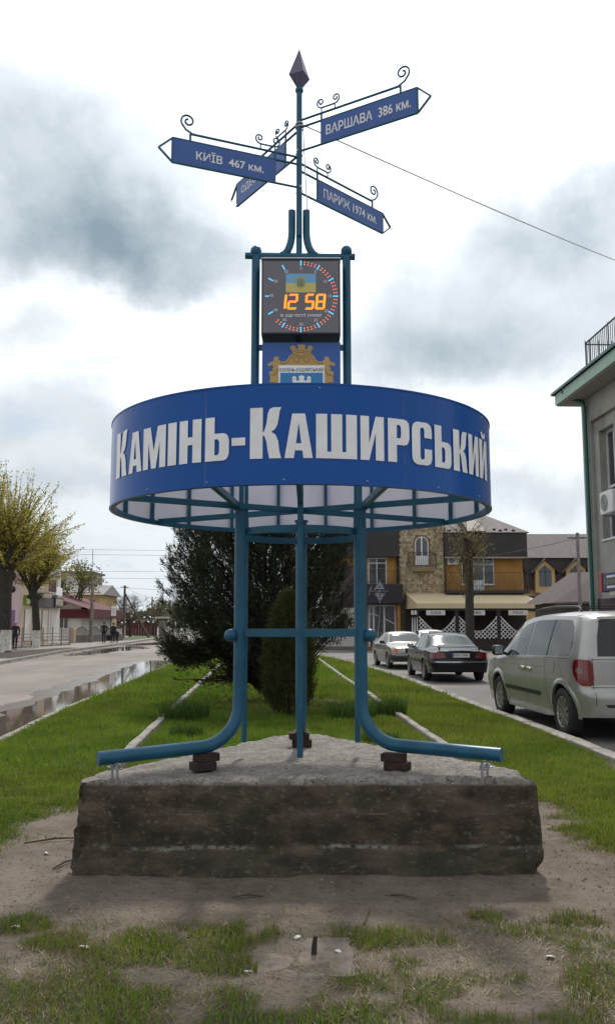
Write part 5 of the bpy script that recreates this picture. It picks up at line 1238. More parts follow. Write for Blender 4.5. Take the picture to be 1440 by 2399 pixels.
def pollard(name, loc, h, tr, nshoot, length, spread, nleaf, lsz, seed, label, white=1.1, crook=0.0, m_leaf='linden', limbs=5, zlow=.0, lean=(0, 0), up=1.0, trunkmat='bark'):
    rs = np.random.RandomState(seed); root = empty(name, loc, label=label, cat='tree'); mb = MB()
    pts = [(0, 0, -.1), (0, 0, .15), (.03, 0, h * .35), (.05 + crook * .3, 0, h * .7), (crook, 0, h)]
    rad = [tr * 1.35, tr * 1.12, tr, tr * .92, tr * 1.1]
    mb.tube([(x + .02 * rs.randn(), y, z) for x, y, z in pts], rad, 12)
    for k in range(9): mb.ball((crook * rs.rand() + tr * .75 * rs.randn() * .6, tr * .6 * rs.randn(), h * (.75 + .3 * rs.rand())), tr * (.5 + .3 * rs.rand()), 8, 5)
    heads = []
    for k in range(limbs):
        a = 2 * PI * k / limbs + rs.rand(); e = np.array([crook + math.cos(a) * spread * .42 + lean[0] * .3, math.sin(a) * spread * .42, h + spread * (.25 + .5 * rs.rand()) + zlow])
        mb.tube([(crook, 0, h - .2), tuple((np.array([crook, 0, h]) + e) / 2 + np.array([0, 0, -.12])), tuple(e)], [tr * .55, tr * .42, tr * .38], 7); heads.append(e)
    heads.append(np.array([crook, 0, h + .1]))
    mb.build('trunk', M[trunkmat], root, 60)
    if white: MB().tube([(0, 0, -.05), (0, 0, .15), (.03 * white / (h * .35), 0, white)], [tr * 1.37, tr * 1.15, tr * 1.03], 12, cap=False).build('limewash_band', M['limewash'], root, 60)
    sh = MB(); PL = []
    for i in range(nshoot):
        b = heads[rs.randint(len(heads))]; a = rs.rand() * 2 * PI; o_ = rs.rand() ** .7
        d = np.array([math.cos(a) * o_ * 1.0 + lean[0] * .2, math.sin(a) * o_ * 1.0, up * (1.15 - .75 * o_) + .12 * rs.randn()]); d /= np.linalg.norm(d); L_ = length * (.45 + .65 * rs.rand())
        sag = np.array([0, 0, -.18 * o_ * L_ * (1 - up * .3)])
        p0, p1, p2, p3 = b, b + d * L_ * .35 , b + d * L_ * .7 + sag * .3, b + d * L_ + sag
        sh.tube([tuple(p0), tuple(p1), tuple(p2), tuple(p3)], [.035, .026, .017, .007], 3, cap=False)
        k = max(3, int(nleaf * (.6 + .8 * rs.rand()))); q = .18 + .84 * rs.rand(k) ** .8
        P = p0[None] + (p3 - p0)[None] * q[:, None] + .045 * rs.randn(k, 3)
        # short side twigs carry part of the leaves
        P[::3] += .16 * rs.randn(len(P[::3]), 3); PL.append(P)
    sh.build('shoots', M['shoot'], root, 60)
    tris_obj('crown', leaves(np.concatenate(PL), lsz, rs), M[m_leaf], root, 4)
    return root
pollard('linden_tree', (-17.05, 48.3, .02), 4.6, .42, 300, 4.5, 2.3, 85, .055, 11, 'thick whitewashed linden with yellow-green crown at the left edge', 1.25, 0, limbs=7)
pollard('linden_tree', (-18.05, 57.3, .02), 3.8, .26, 230, 3.6, 2.1, 85, .055, 12, 'slimmer whitewashed linden with knotted black trunk, right of the thick linden', 1.15, -.35, limbs=6, zlow=.2)
pollard('street_tree', (8.45, 45.0, -.08), 6.0, .23, 34, 1.6, 1.0, 9, .05, 13, 'dark pollarded street tree with sparse young leaves before the cafe', 0, 0, 'bud', limbs=2, zlow=-1.4)
_bt = bpy.data.objects['street_tree']
rs = np.random.RandomState(77); mbx = MB(); PL = []
for i in range(46):          # young shoots growing straight from the trunk
    z = 2.9 + 2.9 * rs.rand(); a = rs.rand() * 2 * PI; d = np.array([math.cos(a) * .75, math.sin(a) * .75, .95]); L_ = .9 + 1.0 * rs.rand(); b = np.array([.2 * math.cos(a), .2 * math.sin(a), z])
    mbx.tube([tuple(b), tuple(b + d * L_ * .6), tuple(b + d * L_ + np.array([0, 0, .15]))], [.025, .016, .006], 3, cap=False)
    PL.append(b[None] + d[None] * (L_ * (.35 + .7 * rs.rand(9)))[:, None] + .10 * rs.randn(9, 3))
mbx.build('trunk_shoots', M['shoot'], _bt, 60); tris_obj('trunk_leaves', leaves(np.concatenate(PL), .05, rs), M['bud'], _bt, 4)
def bare_tree(name, loc, h, seed, label, tint='twig', depth=5, leafy=0, m_leaf='bud', group=None, spread=.55):
    rs = np.random.RandomState(seed); root = empty(name, loc, label=label, cat='tree', group=group); mb = MB(); fine = MB(); PL = []
    def rec(p, d, L_, r_, lv):
        q = p + d * L_; m2 = (p + q) / 2 + .06 * L_ * rs.randn(3)
        (mb if lv < 2 else fine).tube([tuple(p), tuple(m2), tuple(q)], [r_, r_ * .8, r_ * .6], 5 if lv < 2 else 3, cap=False)
        if lv >= depth - 1 and leafy: PL.append(q[None] + .25 * rs.randn(leafy, 3))
        if lv >= depth: return
        for k in range(3 if lv else 4):
            nd_ = d + spread * rs.randn(3); nd_[2] += .22; nd_ /= np.linalg.norm(nd_)
            rec(p + (q - p) * (.55 + .45 * rs.rand()), nd_, L_ * (.62 + .22 * rs.rand()), r_ * .56, lv + 1)
    rec(np.array([0., 0., -.1]), np.array([.05 * rs.randn(), .05 * rs.randn(), 1.]), h * .30, h * .026, 0)
    mb.build('trunk', M['bark'], root, 60); fine.build('twigs', M[tint], root)
    if leafy: tris_obj('crown', leaves(np.concatenate(PL), .13, rs), M[m_leaf], root, 4)
    return root
M['twig_grey'] = mat('grey_twigs', (.13, .105, .09), .9)
M['willow'] = leafmat('olive_leaves', (.10, .11, .035), (.19, .19, .07), .6, .4)
g_ = 'leafless trees at the end of the road'
bare_tree('bare_tree', (-21.8, 106, 0), 7.4, 31, 'broad leafless tree behind the dark red fence beside the leaning pole', 'twig_grey', 6, group=g_)
bare_tree('bare_tree', (-20.2, 118, 0), 6.4, 32, 'leafless tree with olive buds behind the dark red fence', 'twig_grey', 6, 1, 'willow', group=g_)
bare_tree('bare_tree', (-24.5, 118, 0), 7.0, 35, 'leafless tree behind the yellow house end', 'twig_grey', 6, group=g_)
bare_tree('bare_tree', (-22.6, 160, 0), 8.6, 33, 'distant leafless tree left of the road end', 'twig_grey', 6, group=g_)
bare_tree('bare_tree', (-26.5, 170, 0), 8.0, 36, 'distant leafless tree just left of the juniper tips', 'twig_grey', 6, group=g_)
bare_tree('bare_tree', (-17.5, 185, 0), 7.6, 34, 'most distant leafless tree behind the juniper edge', 'twig_grey', 6, group=g_)
bare_tree('olive_tree', (-25.6, 92, 0), 9.6, 37, 'olive-leaved tree standing between the cream house and the grey tower', 'twig', 5, 4, 'willow')
M['farwood'] = leafmat('far_wood', (.07, .06, .045), (.13, .11, .075), .15, .2)
rs = np.random.RandomState(9); P = []
for i in range(5200):
    x = rs.uniform(-120, 110); y = 330 + 30 * rs.rand(); hh = 4 + 7 * float(fbm(np.array(x), np.array(0.), .06, 4, 61)); P.append((x, y, hh * rs.rand() ** .7))
tris_obj('far_wood', leaves(np.array(P), 1.1, rs), M['farwood'], None, 4, label='low far-off wood along the horizon', cat='wood', kind='stuff')
# ------------------------------------------------------------------ buildings
def win(root, x0, x1, z0, z1, y, cols=2, trans=None, fm='white_plastic', fw=.06, name='window', sill=True, gm='window_glass', proud=.05):
    """window in a wall facing -y: frame with panes set back in it"""
    f_ = MB()
    f_.box(x0, x1, y - proud, y + .01, z0, z0 + fw); f_.box(x0, x1, y - proud, y + .01, z1 - fw, z1)
    xsn = [x0 + (x1 - x0) * k / cols for k in range(cols + 1)] if isinstance(cols, int) else cols
    for k, x in enumerate(xsn):
        a = x if k == 0 else (x - fw if k == len(xsn) - 1 else x - fw / 2)
        f_.box(a, a + fw, y - proud - .001, y + .009, z0 + .001, z1 - .001)
    if trans: f_.box(x0 + .001, x1 - .001, y - proud + .002, y + .008, trans - fw / 2, trans + fw / 2)
    o_ = f_.build(name, M[fm], root)
    for a, b in zip(xsn[:-1], xsn[1:]):
        for c_, d in ((z0, trans), (trans, z1)) if trans else ((z0, z1),):
            MB().box(a + fw * .4, b - fw * .4, y - .015, y - .005, c_ + fw * .3, d - fw * .3).build('pane', M[gm], o_)
    if sill: MB().box(x0 - .05, x1 + .05, y - proud - .06, y, z0 - .05, z0 - .004).build('sill', M[fm], o_)
    return o_
def rail(root, x0, x1, y, z0, z1, n, m_, name='railing', ends=0, r=.012, bulge=0):
    o_ = MB().bar((x0, y, z1), (x1, y, z1), .035, .03).bar((x0, y, z0 + .04), (x1, y, z0 + .04), .03, .025).build(name, m_, root)
    mb0 = None
    for k in range(n + 1):
        x = x0 + (x1 - x0) * k / n
        if mb0 is None: mb0 = MB().tube([(0, 0, z0), (0, -bulge * .6, z0 + (z1 - z0) * .25), (0, -bulge, z0 + (z1 - z0) * .45), (0, 0, z1)], r, 4, cap=False).build('baluster', m_, o_); mb0.location = (x, y, 0)
        else: b = linked('baluster', mb0, o_, (x, y, 0))
    return o_
def acunit(name, loc, rz, label):
    r_ = empty(name, loc, rz, label, 'air conditioner')
    c_ = MB().bbox(-.40, .40, -.15, .15, 0, .58, .02).build('casing', M['white_plastic'], r_)
    MB().tube([(-.10, -.152, .29), (-.10, -.158, .29)], .22, 24).build('fan_grille', mat('fan_grille', (.20, .19, .185), .6), r_)
    for k in range(3): MB().tube([(-.10 + .07 * (k + 1) * math.cos(a), -.163, .29 + .07 * (k + 1) * math.sin(a)) for a in np.linspace(0, 2 * PI, 22)], .005, 4, cap=False).build('fan_guard', M['white_plastic'], r_)
    for x in (-.3, .3): MB().bar((x, -.15, -.02), (x, .42, -.02), .03, .03).build('bracket', M['metal'], r_)
    return r_
M['orange'] = mat('orange_plaster', (.42, .215, .055), .85, 0, (.36, .18, .045), 1.2, bump=.15, bscale=30)
M['fascia'] = mat('dark_fascia', (.022, .017, .019), .55, 0, (.03, .024, .025), 2)
M['roofgrey'] = mat('roof_sheet', (.135, .112, .112), .85, 0, (.105, .09, .09), 1.0, stretch=(3, 1, 1))
M['stone_gap'] = mat('stone_mortar', (.16, .13, .10), .9, 0, (.12, .10, .08), 6)
M['stone'] = leafmat('cladding_stone', (.22, .165, .10), (.48, .40, .27), 1.2, 0.0, .85)
M['awning'] = mat('awning_cream', (.58, .47, .30), .75, 0, (.54, .435, .275), .8)
M['darkwood'] = mat('dark_boards', (.035, .022, .018), .7, 0, (.022, .015, .013), 5, stretch=(1, 1, .3))
M['iron'] = mat('wrought_iron', (.03, .024, .022), .5)
M['navy'] = mat('navy_board', (.010, .009, .016), .4)
M['mauve'] = mat('mauve_sheet', (.10, .065, .075), .6, 0, (.08, .052, .06), 2)
M['offwhite'] = mat('offwhite_render', (.52, .48, .46), .85, 0, (.44, .40, .38), 1.5, bump=.1)
M['signboard'] = mat('signboard', (.60, .57, .54), .6)
M['print_dark'] = mat('print_dark', (.05, .04, .04), .6)
M['brick_trim'] = mat('brick_trim', (.26, .12, .06), .85, 0, (.20, .09, .05), 14)
M['granite'] = mat('plinth', (.13, .115, .105), .8)
rb = empty('cafe_building', (0, 58, -.08), label='orange two-storey cafe building with stone tower and dark mansard', cat='building')
def bp(mb, name, m_, parent=None, **k): return mb.build(name, M[m_] if isinstance(m_, str) else m_, parent or rb, **k)
bp(MB().box(1.3, 6.18, 0, 10, 0, 7.9), 'left_wall', 'orange'); bp(MB().box(9.19, 14.58, 0, 10, 0, 7.6), 'right_wall', 'orange')
tw = bp(MB().box(6.18, 9.19, -.45, 9.5, 0, 8.75), 'tower_wall', 'stone_gap')
# stone facing of the tower: irregular slabs, each proud of the mortar
rs = np.random.RandomState(21); mb = MB(); nx_, nz_ = 17, 40
gxp = [[6.20 + 2.97 * (i + (.5 if j % 2 else 0) + .35 * (rs.rand() - .5)) / nx_ for i in range(nx_ + 1)] for j in range(nz_)]
z = 3.3
for j in range(nz_):
    h = .12 + .10 * rs.rand()
    if z + h > 8.7: break
    for i in range(nx_):
        x0, x1 = max(6.19, gxp[j][i] + .010), min(9.18, gxp[j][i + 1] - .010)
        if x1 - x0 < .05: continue
        if 7.20 < (x0 + x1) / 2 < 8.22 and 5.55 < z + h / 2 < 7.15 or math.hypot((x0 + x1) / 2 - 7.71, max(0, z + h / 2 - 7.12)) < .56 and z > 7.0: continue
        d = -.45 - .015 - .03 * rs.rand(); jj = lambda: .018 * rs.randn()
        c_ = [(x0 + jj(), z + .008 + jj()), (x1 + jj(), z + .008 + jj()), (x1 + jj(), z + h + jj() * .6), ((x0 + x1) / 2, z + h + .5 * jj()), (x0 + jj(), z + h + jj() * .6)]
        mb.prism(c_, lambda u, v, dd: (min(max(u, 6.185), 9.185), dd, v), -.449, d)
    z += h
o_ = bp(mb, 'stone_facing', 'stone', tw); o_['kind'] = 'stuff'
# arched balcony door in the tower
def arch(xc, z0, zs, w_, n=12): return [(xc - w_, z0), (xc + w_, z0)] + [(xc + w_ * math.cos(PI * k / n), zs + w_ * math.sin(PI * k / n)) for k in range(n + 1)]
fm_ = lambda u, v, d: (u, d, v)
v2, f2 = shape2d([arch(7.71, 5.62, 7.10, .56)], [arch(7.71, 5.60, 7.10, .46)])
bp(MB().add([(a, -.50, b) for a, b in v2], f2).add([(a, -.47, b) for a, b in v2], f2), 'arch_trim', 'brick_trim', tw)
wd = bp(MB().prism(arch(7.71, 5.62, 7.10, .46), fm_, -.46, -.455), 'arched_door', 'window_glass', tw)
v2, f2 = shape2d([arch(7.71, 5.62, 7.10, .46), ], [arch(7.71, 6.25, 7.10, .39)])
bp(MB().add([(a, -.475, b) for a, b in v2], f2), 'door_frame', 'white_plastic', wd)
bp(MB().box(7.665, 7.755, -.48, -.462, 6.2, 7.5), 'mullion', 'white_plastic', wd)
sl = bp(MB().add([(7.71 + r_ * math.cos(a), -.45 - s_ * math.sin(a) * .9, zz) for zz, r_, s_ in ((5.18, .82, .55), (5.45, .98, .85)) for a in np.linspace(0, PI, 13)], [(i, i + 1, 14 + i, 13 + i) for i in range(12)] + [tuple(range(13)), tuple(range(13, 26))]), 'balcony_slab', 'stone', tw)
mb = MB()
for a in np.linspace(0, PI, 23):
    pt = lambda r_, z_: (7.71 + r_ * 1.0 * math.cos(a), -.45 - r_ * .85 * math.sin(a), z_)
    mb.tube([pt(.93, 5.46), pt(1.03, 5.7), pt(.98, 5.95), pt(.93, 6.42)], .012, 4, cap=False)
for zz in (5.50, 6.42): mb.tube([(7.71 + .93 * math.cos(a), -.45 - .79 * math.sin(a), zz) for a in np.linspace(0, PI, 19)], .018, 5)
bp(mb, 'balcony_railing', 'iron', tw)
v2, f2 = shape2d([arch(7.71, 3.2, 4.0, .50)]); bp(MB().add([(a, -.462, b) for a, b in v2], f2), 'lower_arch_window', 'window_glass', tw)
# mansard and roofs
bp(MB().box(1.2, 6.15, -.55, 10, 6.18, 8.35), 'left_mansard', 'fascia')
mr2 = bp(MB().box(9.22, 14.80, -.62, 10, 6.12, 7.80), 'right_mansard', 'fascia')
rf = bp(MB().add([(9.15, -.75, 7.81), (14.98, -.75, 7.81), (13.2, 4.5, 9.6), (9.15, 4.5, 9.6), (14.98, 10, 7.81), (9.15, 10, 7.81)], [(0, 1, 2, 3), (1, 4, 2), (4, 5, 3, 2)]), 'roof', 'roofgrey')
bp(MB().add([(10.75, -.80, 7.815), (12.0, -.80, 7.815), (12.0, -.80, 7.9), (11.65, .8, 8.95), (10.6, .8, 8.95), (10.75, -.80, 7.9), (11.6, 3, 9.5), (10.6, 3, 9.5)], [(0, 1, 2, 5), (5, 2, 3, 4), (4, 3, 6, 7)]), 'dark_dormer', 'fascia', rf)
for x, q in ((9.5, 0), (9.95, .3), (10.35, 0), (12.6, .3), (12.95, 0), (13.4, .3), (13.85, 0)):
    bp(MB().box(x, x + .22, -.45 + q, -.40 + q, 7.93 + q * .34, 8.03 + q * .34), 'snow_guard', 'fascia', rf)
bp(MB().bar((9.2, -.80, 6.10), (14.9, -.80, 6.10), .10, .10), 'gutter', mat('gutter_metal', (.28, .25, .24), .4, .6))
bp(MB().tube([(9.28, -.5, 3.9), (9.28, -.5, 8.2)], .055, 8), 'downpipe', 'iron'); bp(MB().tube([(6.08, -.1, 4.2), (6.08, -.1, 8.0)], .055, 8), 'downpipe', 'iron')
bp(MB().tube([(12.6, 5, 9.3), (12.6, 5, 9.95)], .25, 10), 'roof_cowl', 'fascia', rf)
win(rb, 4.12, 5.36, 4.32, 6.14, 0, [4.12, 4.70, 5.36], 5.78); win(rb, 10.45, 12.64, 4.32, 6.14, 0, [10.45, 11.25, 11.95, 12.64], 5.70); 
bp(MB().box(11.22, 11.98, -.06, -.02, 3.92, 4.62), 'balcony_door_panel', 'white_plastic')
bp(MB().box(9.2, 14.75, -1.15, .0, 3.70, 3.90), 'balcony_slab', 'fascia')
rail(rb, 9.35, 14.65, -1.1, 3.92, 5.10, 44, M['iron'], bulge=.10); rail(rb, 3.3, 6.15, -1.0, 4.35, 5.2, 20, M['iron'], bulge=.08)
for x in (14.62,): bp(MB().tube([(x, -1.05, 3.9), (x, -1.05, 6.1)], .04, 6), 'balcony_post', 'iron')
# portal of the left shop
sb = bp(MB().bbox(3.1, 6.32, -1.25, -.002, 3.0, 4.32, .03), 'shop_fascia', 'navy')
cr_ = mat('silver_print', (.42, .42, .46), .45)
mb = MB(); zc_ = 3.83; xc_ = 4.78
for s_ in (1, -1):
    for k in range(5):
        wv = .36 * (1 - k / 5) + .03
        mb.add([(xc_ - wv, -1.262, zc_ + s_ * (.16 + .095 * k)), (xc_ + wv, -1.262, zc_ + s_ * (.16 + .095 * k)), (xc_ + wv * .55, -1.262, zc_ + s_ * (.215 + .095 * k)), (xc_, -1.262, zc_ + s_ * (.185 + .095 * k)), (xc_ - wv * .55, -1.262, zc_ + s_ * (.215 + .095 * k))], [(0, 1, 2, 3, 4)])
    mb.add([(xc_ - .03, -1.262, zc_ + s_ * .66), (xc_ + .03, -1.262, zc_ + s_ * .66), (xc_, -1.262, zc_ + s_ * .80)], [(0, 1, 2)])
bp(mb, 'damask_emblem', cr_, sb)
mb = MB()
wav = [(4.08 + .085 * k, zc_ + .0 + .07 * math.sin(k * 1.9) + (.16 if k in (1, 5) else 0) - (.15 if k in (6,) else 0)) for k in range(16)]
mb.tube([(x, -1.266, z_) for x, z_ in wav], .012, 4); mb.tube([(4.05, -1.266, zc_ - .28), (4.15, -1.266, zc_ + .1), (4.28, -1.266, zc_ + .34)], .014, 4); mb.tube([(4.62, -1.266, zc_ - .28), (4.75, -1.266, zc_), (4.86, -1.266, zc_ + .22)], .012, 4)
bp(mb, 'script_lettering', cr_, sb)
dr = bp(MB().box(4.1, 5.95, -.06, -.01, .15, 2.96), 'shop_door', 'window_glass')
mb = MB()
for x0, x1, z0, z1 in ((4.1, 5.95, 2.86, 2.96), (4.1, 4.2, .15, 2.86), (4.40, 4.50, .15, 2.86), (5.10, 5.22, .15, 2.86), (5.85, 5.95, .15, 2.86), (5.22, 5.85, .15, .95), (4.5, 5.10, .15, .75)): mb.box(x0, x1, -.10, -.063, z0, z1)
bp(mb, 'door_frame', 'white_plastic', dr)
bp(MB().bar((4.70, -.115, .8), (4.92, -.115, 2.84), .03, .05).bar((4.5, -.118, 2.35), (4.75, -.118, 2.2), .03, .06).bar((5.22, -.115, 2.0), (5.84, -.115, 1.70), .03, .06).bar((4.2, -.115, 2.3), (4.4, -.115, 2.38), .03, .06), 'slanted_glazing_bar', 'white_plastic', dr)
bp(MB().box(5.97, 6.16, -.9, -.003, .0, 2.99), 'portal_pier', 'orange')
# mauve sheet cladding above a rendered wall with printed lines
wl = bp(MB().box(-1.2, 3.09, -.9, -.004, .0, 2.75), 'rendered_wall', 'offwhite'); 
for k in range(16): bp(MB().bbox(1.32 + .112 * k, 1.32 + .112 * k + .09, -.93, -.86, 2.76, 5.55, .015), 'cladding_sheet', 'mauve')
bp(MB().box(1.30, 3.12, -.88, -.003, 2.755, 5.54), 'cladding_back', 'mauve')
for k, (x0, x1) in enumerate(((2.2, 2.75), (2.3, 2.6), (2.05, 2.8), (2.05, 2.8), (2.3, 2.75))):
    mb = MB(); x = x0
    while x < x1: l = .05 + .06 * random.random(); mb.box(x, min(x + l, x1), -.905, -.902, 2.25 - .16 * k - .03, 2.25 - .16 * k); x += l + .03
    bp(mb, 'wall_print', 'print_dark', wl)
bp(MB().box(-1.3, 3.6, -2.4, -.9, 0, .22), 'plinth_step', 'granite')
# antenna
MB().tube([(16.4, 78, 9.5), (16.4, 78, 13.4)], .03, 5).build('roof_aerial', M['wire'], label='thin upright aerial on the grey roof beside the cafe', cat='aerial')
acunit('air_conditioner', (9.85, 57.84, 5.58), 0, 'white outdoor unit on the orange cafe wall')
# terrace under the awning
tr = empty('terrace', (0, 54.5, -.08), label='dark wooden cafe terrace with white lattice panels under the awning', cat='terrace')
MB().box(6.5, 14.75, -.05, 3.0, 0, .38).build('deck', M['darkwood'], tr); MB().box(6.5, 14.6, 2.95, 3.0, .38, 3.6).build('back_wall', M['darkwood'], tr)
for x in (6.84, 6.98, 9.38, 9.52, 12.02, 12.14, 14.68): MB().bbox(x - .06, x + .06, -.06, .06, .0, 2.62, .01).build('post', M['darkwood'], tr)
MB().box(6.84, 14.7, -.05, .05, 2.52, 2.66).build('header_beam', M['darkwood'], tr)
for k in range(36): MB().bbox(6.95 + .216 * k, 6.95 + .216 * k + .205, -.09, -.055, .05, .72, .006).build('board', M['darkwood'], tr)
def lattice(x0, x1, zlo, ftop, seed):
    mb = MB(); st = .27
    for s_ in (1, -1):
        c = -4.0
        while c < 6:
            pts = []
            for t in np.linspace(0, 1, 60):
                x = x0 + (x1 - x0) * t; z_ = zlo + s_ * (x - x0) + c
                if zlo <= z_ <= ftop((x - x0) / (x1 - x0)): pts.append((x, z_))
            if len(pts) > 1: mb.bar((pts[0][0], -.10 - .012 * s_, pts[0][1]), (pts[-1][0], -.10 - .012 * s_, pts[-1][1]), .010, .045)
            c += st
    N_ = 24
    for k in range(N_): mb.bar((x0 + (x1 - x0) * k / N_, -.125, ftop(k / N_)), (x0 + (x1 - x0) * (k + 1) / N_, -.125, ftop((k + 1) / N_)), .01, .03)
    mb.build('lattice', M['white_plastic'], tr)
lattice(7.05, 9.32, .74, lambda t: 1.22 + .95 * (2 * t - 1) ** 2 if abs(2 * t - 1) < 1 else 2.17, 1)
lattice(9.58, 11.96, .74, lambda t: 1.22 + .95 * (2 * t - 1) ** 2, 2)
lattice(12.20, 14.62, .74, lambda t: 1.22 + .95 * (2 * t - 1) ** 2, 3)
aw = empty('awning', (0, 54.4, -.08), label='wide cream fabric awning sloping over the cafe terrace', cat='awning')
for x0, x1, x2, x3 in ((6.5, 10.42, 6.9, 10.75), (10.42, 14.35, 10.75, 14.85)):
    MB().add([(x0, 3.55, 3.82), (x1 - .008, 3.55, 3.82), (x3 - .008, .0, 2.98), (x2, .0, 2.98), (x0, 3.55, 3.80), (x1 - .008, 3.55, 3.80), (x3 - .008, .0, 2.955), (x2, .0, 2.955)], [(0, 1, 2, 3), (7, 6, 5, 4), (0, 3, 7, 4), (1, 5, 6, 2), (3, 2, 6, 7)]).build('canopy_sheet', M['awning'], aw)
    MB().box(x2, x3 - .008, -.02, -.001, 2.66, 2.954).build('valance', M['awning'], aw)
for xa, xb in ((6.5, 6.9), (14.35, 14.85)): MB().add([(xa, 3.55, 3.78), (xb - .002 * (xb < 7), .0, 2.95), (xb - .002, .0, 2.66), (xa, 3.55, 2.66)], [(0, 1, 2, 3)]).build('side_flap', M['awning'], aw)
def wsign(x0, x1, z0, z1, text, label, y=54.34):
    r_ = empty('menu_sign', ((x0 + x1) / 2, y, z0), label=label, cat='sign', group='food signs under the awning'); hw_ = (x1 - x0) / 2
    MB().box(-hw_, hw_, 0, .02, 0, z1 - z0).build('board', M['signboard'], r_)
    v2, f2 = text2d(text, 1, .02); v2 = fit(v2, -hw_ * .55, hw_ * .55, (z1 - z0) * .22, (z1 - z0) * .78)
    MB().add([(a, -.004, b) for a, b in v2], f2).build('lettering', M['print_dark'], r_)
wsign(7.50, 8.70, 2.15, 2.46, 'СУШІ', 'white sign reading СУШІ under the awning'); wsign(10.0, 11.22, 2.15, 2.46, 'ПИВО', 'white sign reading ПИВО behind the dark tree trunk'); wsign(12.70, 13.92, 2.15, 2.46, 'ПІЦА', 'white sign reading ПІЦА under the right end of the awning')
for x in (6.62, 6.82): MB().box(x - .08, x + .08, 54.30, 54.31, 2.18, 2.44).build('notice', M['signboard'], label='small white notice on the %s side of the terrace corner' % ('left' if x < 6.7 else 'right'), cat='notice')
for k in range(3): MB().add([(6.56 + .15 * k, 54.40, .6), (6.68 + .15 * k, 54.40, .6), (6.64 + .15 * k, 54.40, 2.02), (6.61 + .15 * k, 54.40, 2.02), (6.56 + .15 * k, 54.43, .6), (6.68 + .15 * k, 54.43, .6), (6.64 + .15 * k, 54.43, 2.02), (6.61 + .15 * k, 54.43, 2.02)], [(0, 1, 2, 3), (4, 7, 6, 5), (0, 4, 5, 1), (1, 5, 6, 2), (3, 2, 6, 7), (0, 3, 7, 4)]).build('picket', M['white_plastic'], tr, loc=(0, -54.5, .08))

# ---- grey building at the right, facade parallel to the road
M['stucco'] = mat('grey_stucco', (.37, .355, .33), .9, 0, (.31, .30, .28), 1.0, bump=.25, bscale=60, col3=(.21, .20, .19), scale3=.8, c3=(.55, .75))
M['green_metal'] = mat('green_metal', (.015, .11, .085), .4, .1, (.012, .09, .07), 3)
M['pale_green'] = mat('pale_green', (.36, .52, .43), .6, 0, (.32, .47, .39), 2)
M['soffit'] = mat('soffit', (.34, .32, .30), .85)
gb = empty('grey_building', (7.88, 24.0, -.08), R(90 + 2.7), 'grey rendered building with green downpipe and eaves at the right edge', 'building')
# local frame: +x runs along the facade away from the camera (towards world +Y), facade faces local +y (world -X); depth goes to -y
def gp_(mb, name, m_, parent=None, **k): return mb.build(name, M[m_] if isinstance(m_, str) else m_, parent or gb, **k)
# wall built as slabs around the window recess so the opening has depth
Wx0, Wx1, Wz0, Wz1 = -2.35, -.62, 3.55, 7.30       # recess panel
wx0, wx1, wz0, wz1 = -1.95, -.95, 3.95, 6.95       # window opening
mb = MB(); mb.box(Wx1, 0, -9, 0, 0, 7.99); mb.box(-16, Wx0, -9, 0, 0, 7.99); mb.box(Wx0, Wx1, -9, 0, Wz1, 7.99); mb.box(Wx0, Wx1, -9, 0, 0, Wz0 - 3.4)
gp_(mb, 'wall', 'stucco')
mb = MB(); mb.box(wx1, Wx1, -9, -.10, .15, Wz1); mb.box(Wx0, wx0, -9, -.10, .15, Wz1); mb.box(wx0, wx1, -9, -.10, wz1, Wz1); mb.box(wx0, wx1, -9, -.10, .15, wz0)
gp_(mb, 'recessed_panel', 'stucco')
gw = empty('w', (0, 0, 0)); bpy.data.objects.remove(gw)
fr = MB(); y0, y1 = -.36, -.30
for a, b, c_, d in ((wx0, wx0 + .06, wz0, wz1), (wx1 - .06, wx1, wz0, wz1), ((wx0 + wx1) / 2 - .03, (wx0 + wx1) / 2 + .03, wz0, wz1), (wx0, wx1, wz0, wz0 + .07), (wx0, wx1, wz1 - .07, wz1), (wx0, wx1, 5.35, 5.42)): fr.box(a, b, y0, y1 + .0007 * (b - a), c_, d)
gf = gp_(fr, 'window', 'white_plastic')
for a, b in ((wx0 + .05, (wx0 + wx1) / 2 - .02), ((wx0 + wx1) / 2 + .02, wx1 - .05)):
    for c_, d in ((wz0 + .05, 5.36), (5.41, wz1 - .05)): gp_(MB().box(a, b, -.345, -.335, c_, d), 'pane', 'window_glass', gf)
gp_(MB().box(wx0 - .02, wx1 + .02, -.30, -.06, wz0 - .05, wz0 - .002), 'sill', 'white_plastic', gf)
gp_(MB().box(-16, .42, -9.5, .55, 8.0, 8.06), 'soffit', 'soffit')
gp_(MB().add([(-16, .60, 8.03), (.44, .60, 8.03), (.44, .60, 8.34), (-16, .60, 8.34), (-16, .555, 8.03), (.425, .555, 8.03), (.425, .555, 8.34), (-16, .555, 8.34)], [(0, 1, 2, 3), (4, 7, 6, 5), (0, 4, 5, 1), (3, 2, 6, 7)]).box(.43, .47, -9.5, .553, 8.03, 8.34), 'eaves_board', 'pale_green')
gp_(MB().add([(-16, .68, 8.345), (.58, .68, 8.345), (.58, .68, 8.42), (-16, .68, 8.42), (-16, -2.2, 8.9), (-.6, -2.2, 8.9), (.58, -9.5, 8.345), (.58, -9.5, 8.42)], [(0, 1, 2, 3), (3, 2, 5, 4), (1, 6, 7, 2), (2, 7, 5)]), 'roof_edge', 'green_metal')
dp = [(-.20, .60, 8.30), (-.22, .50, 8.12), (-.46, .12, 7.90), (-.48, .09, 7.75), (-.48, .09, .1)]
gp_(MB().tube(dp, .055, 10), 'downpipe', 'green_metal', smooth=60)
for z_ in (6.2, 4.2, 2.2): gp_(MB().tube([(-.48, .09, z_), (-.48, .09, z_ + .05)], .066, 10), 'pipe_clip', 'green_metal')
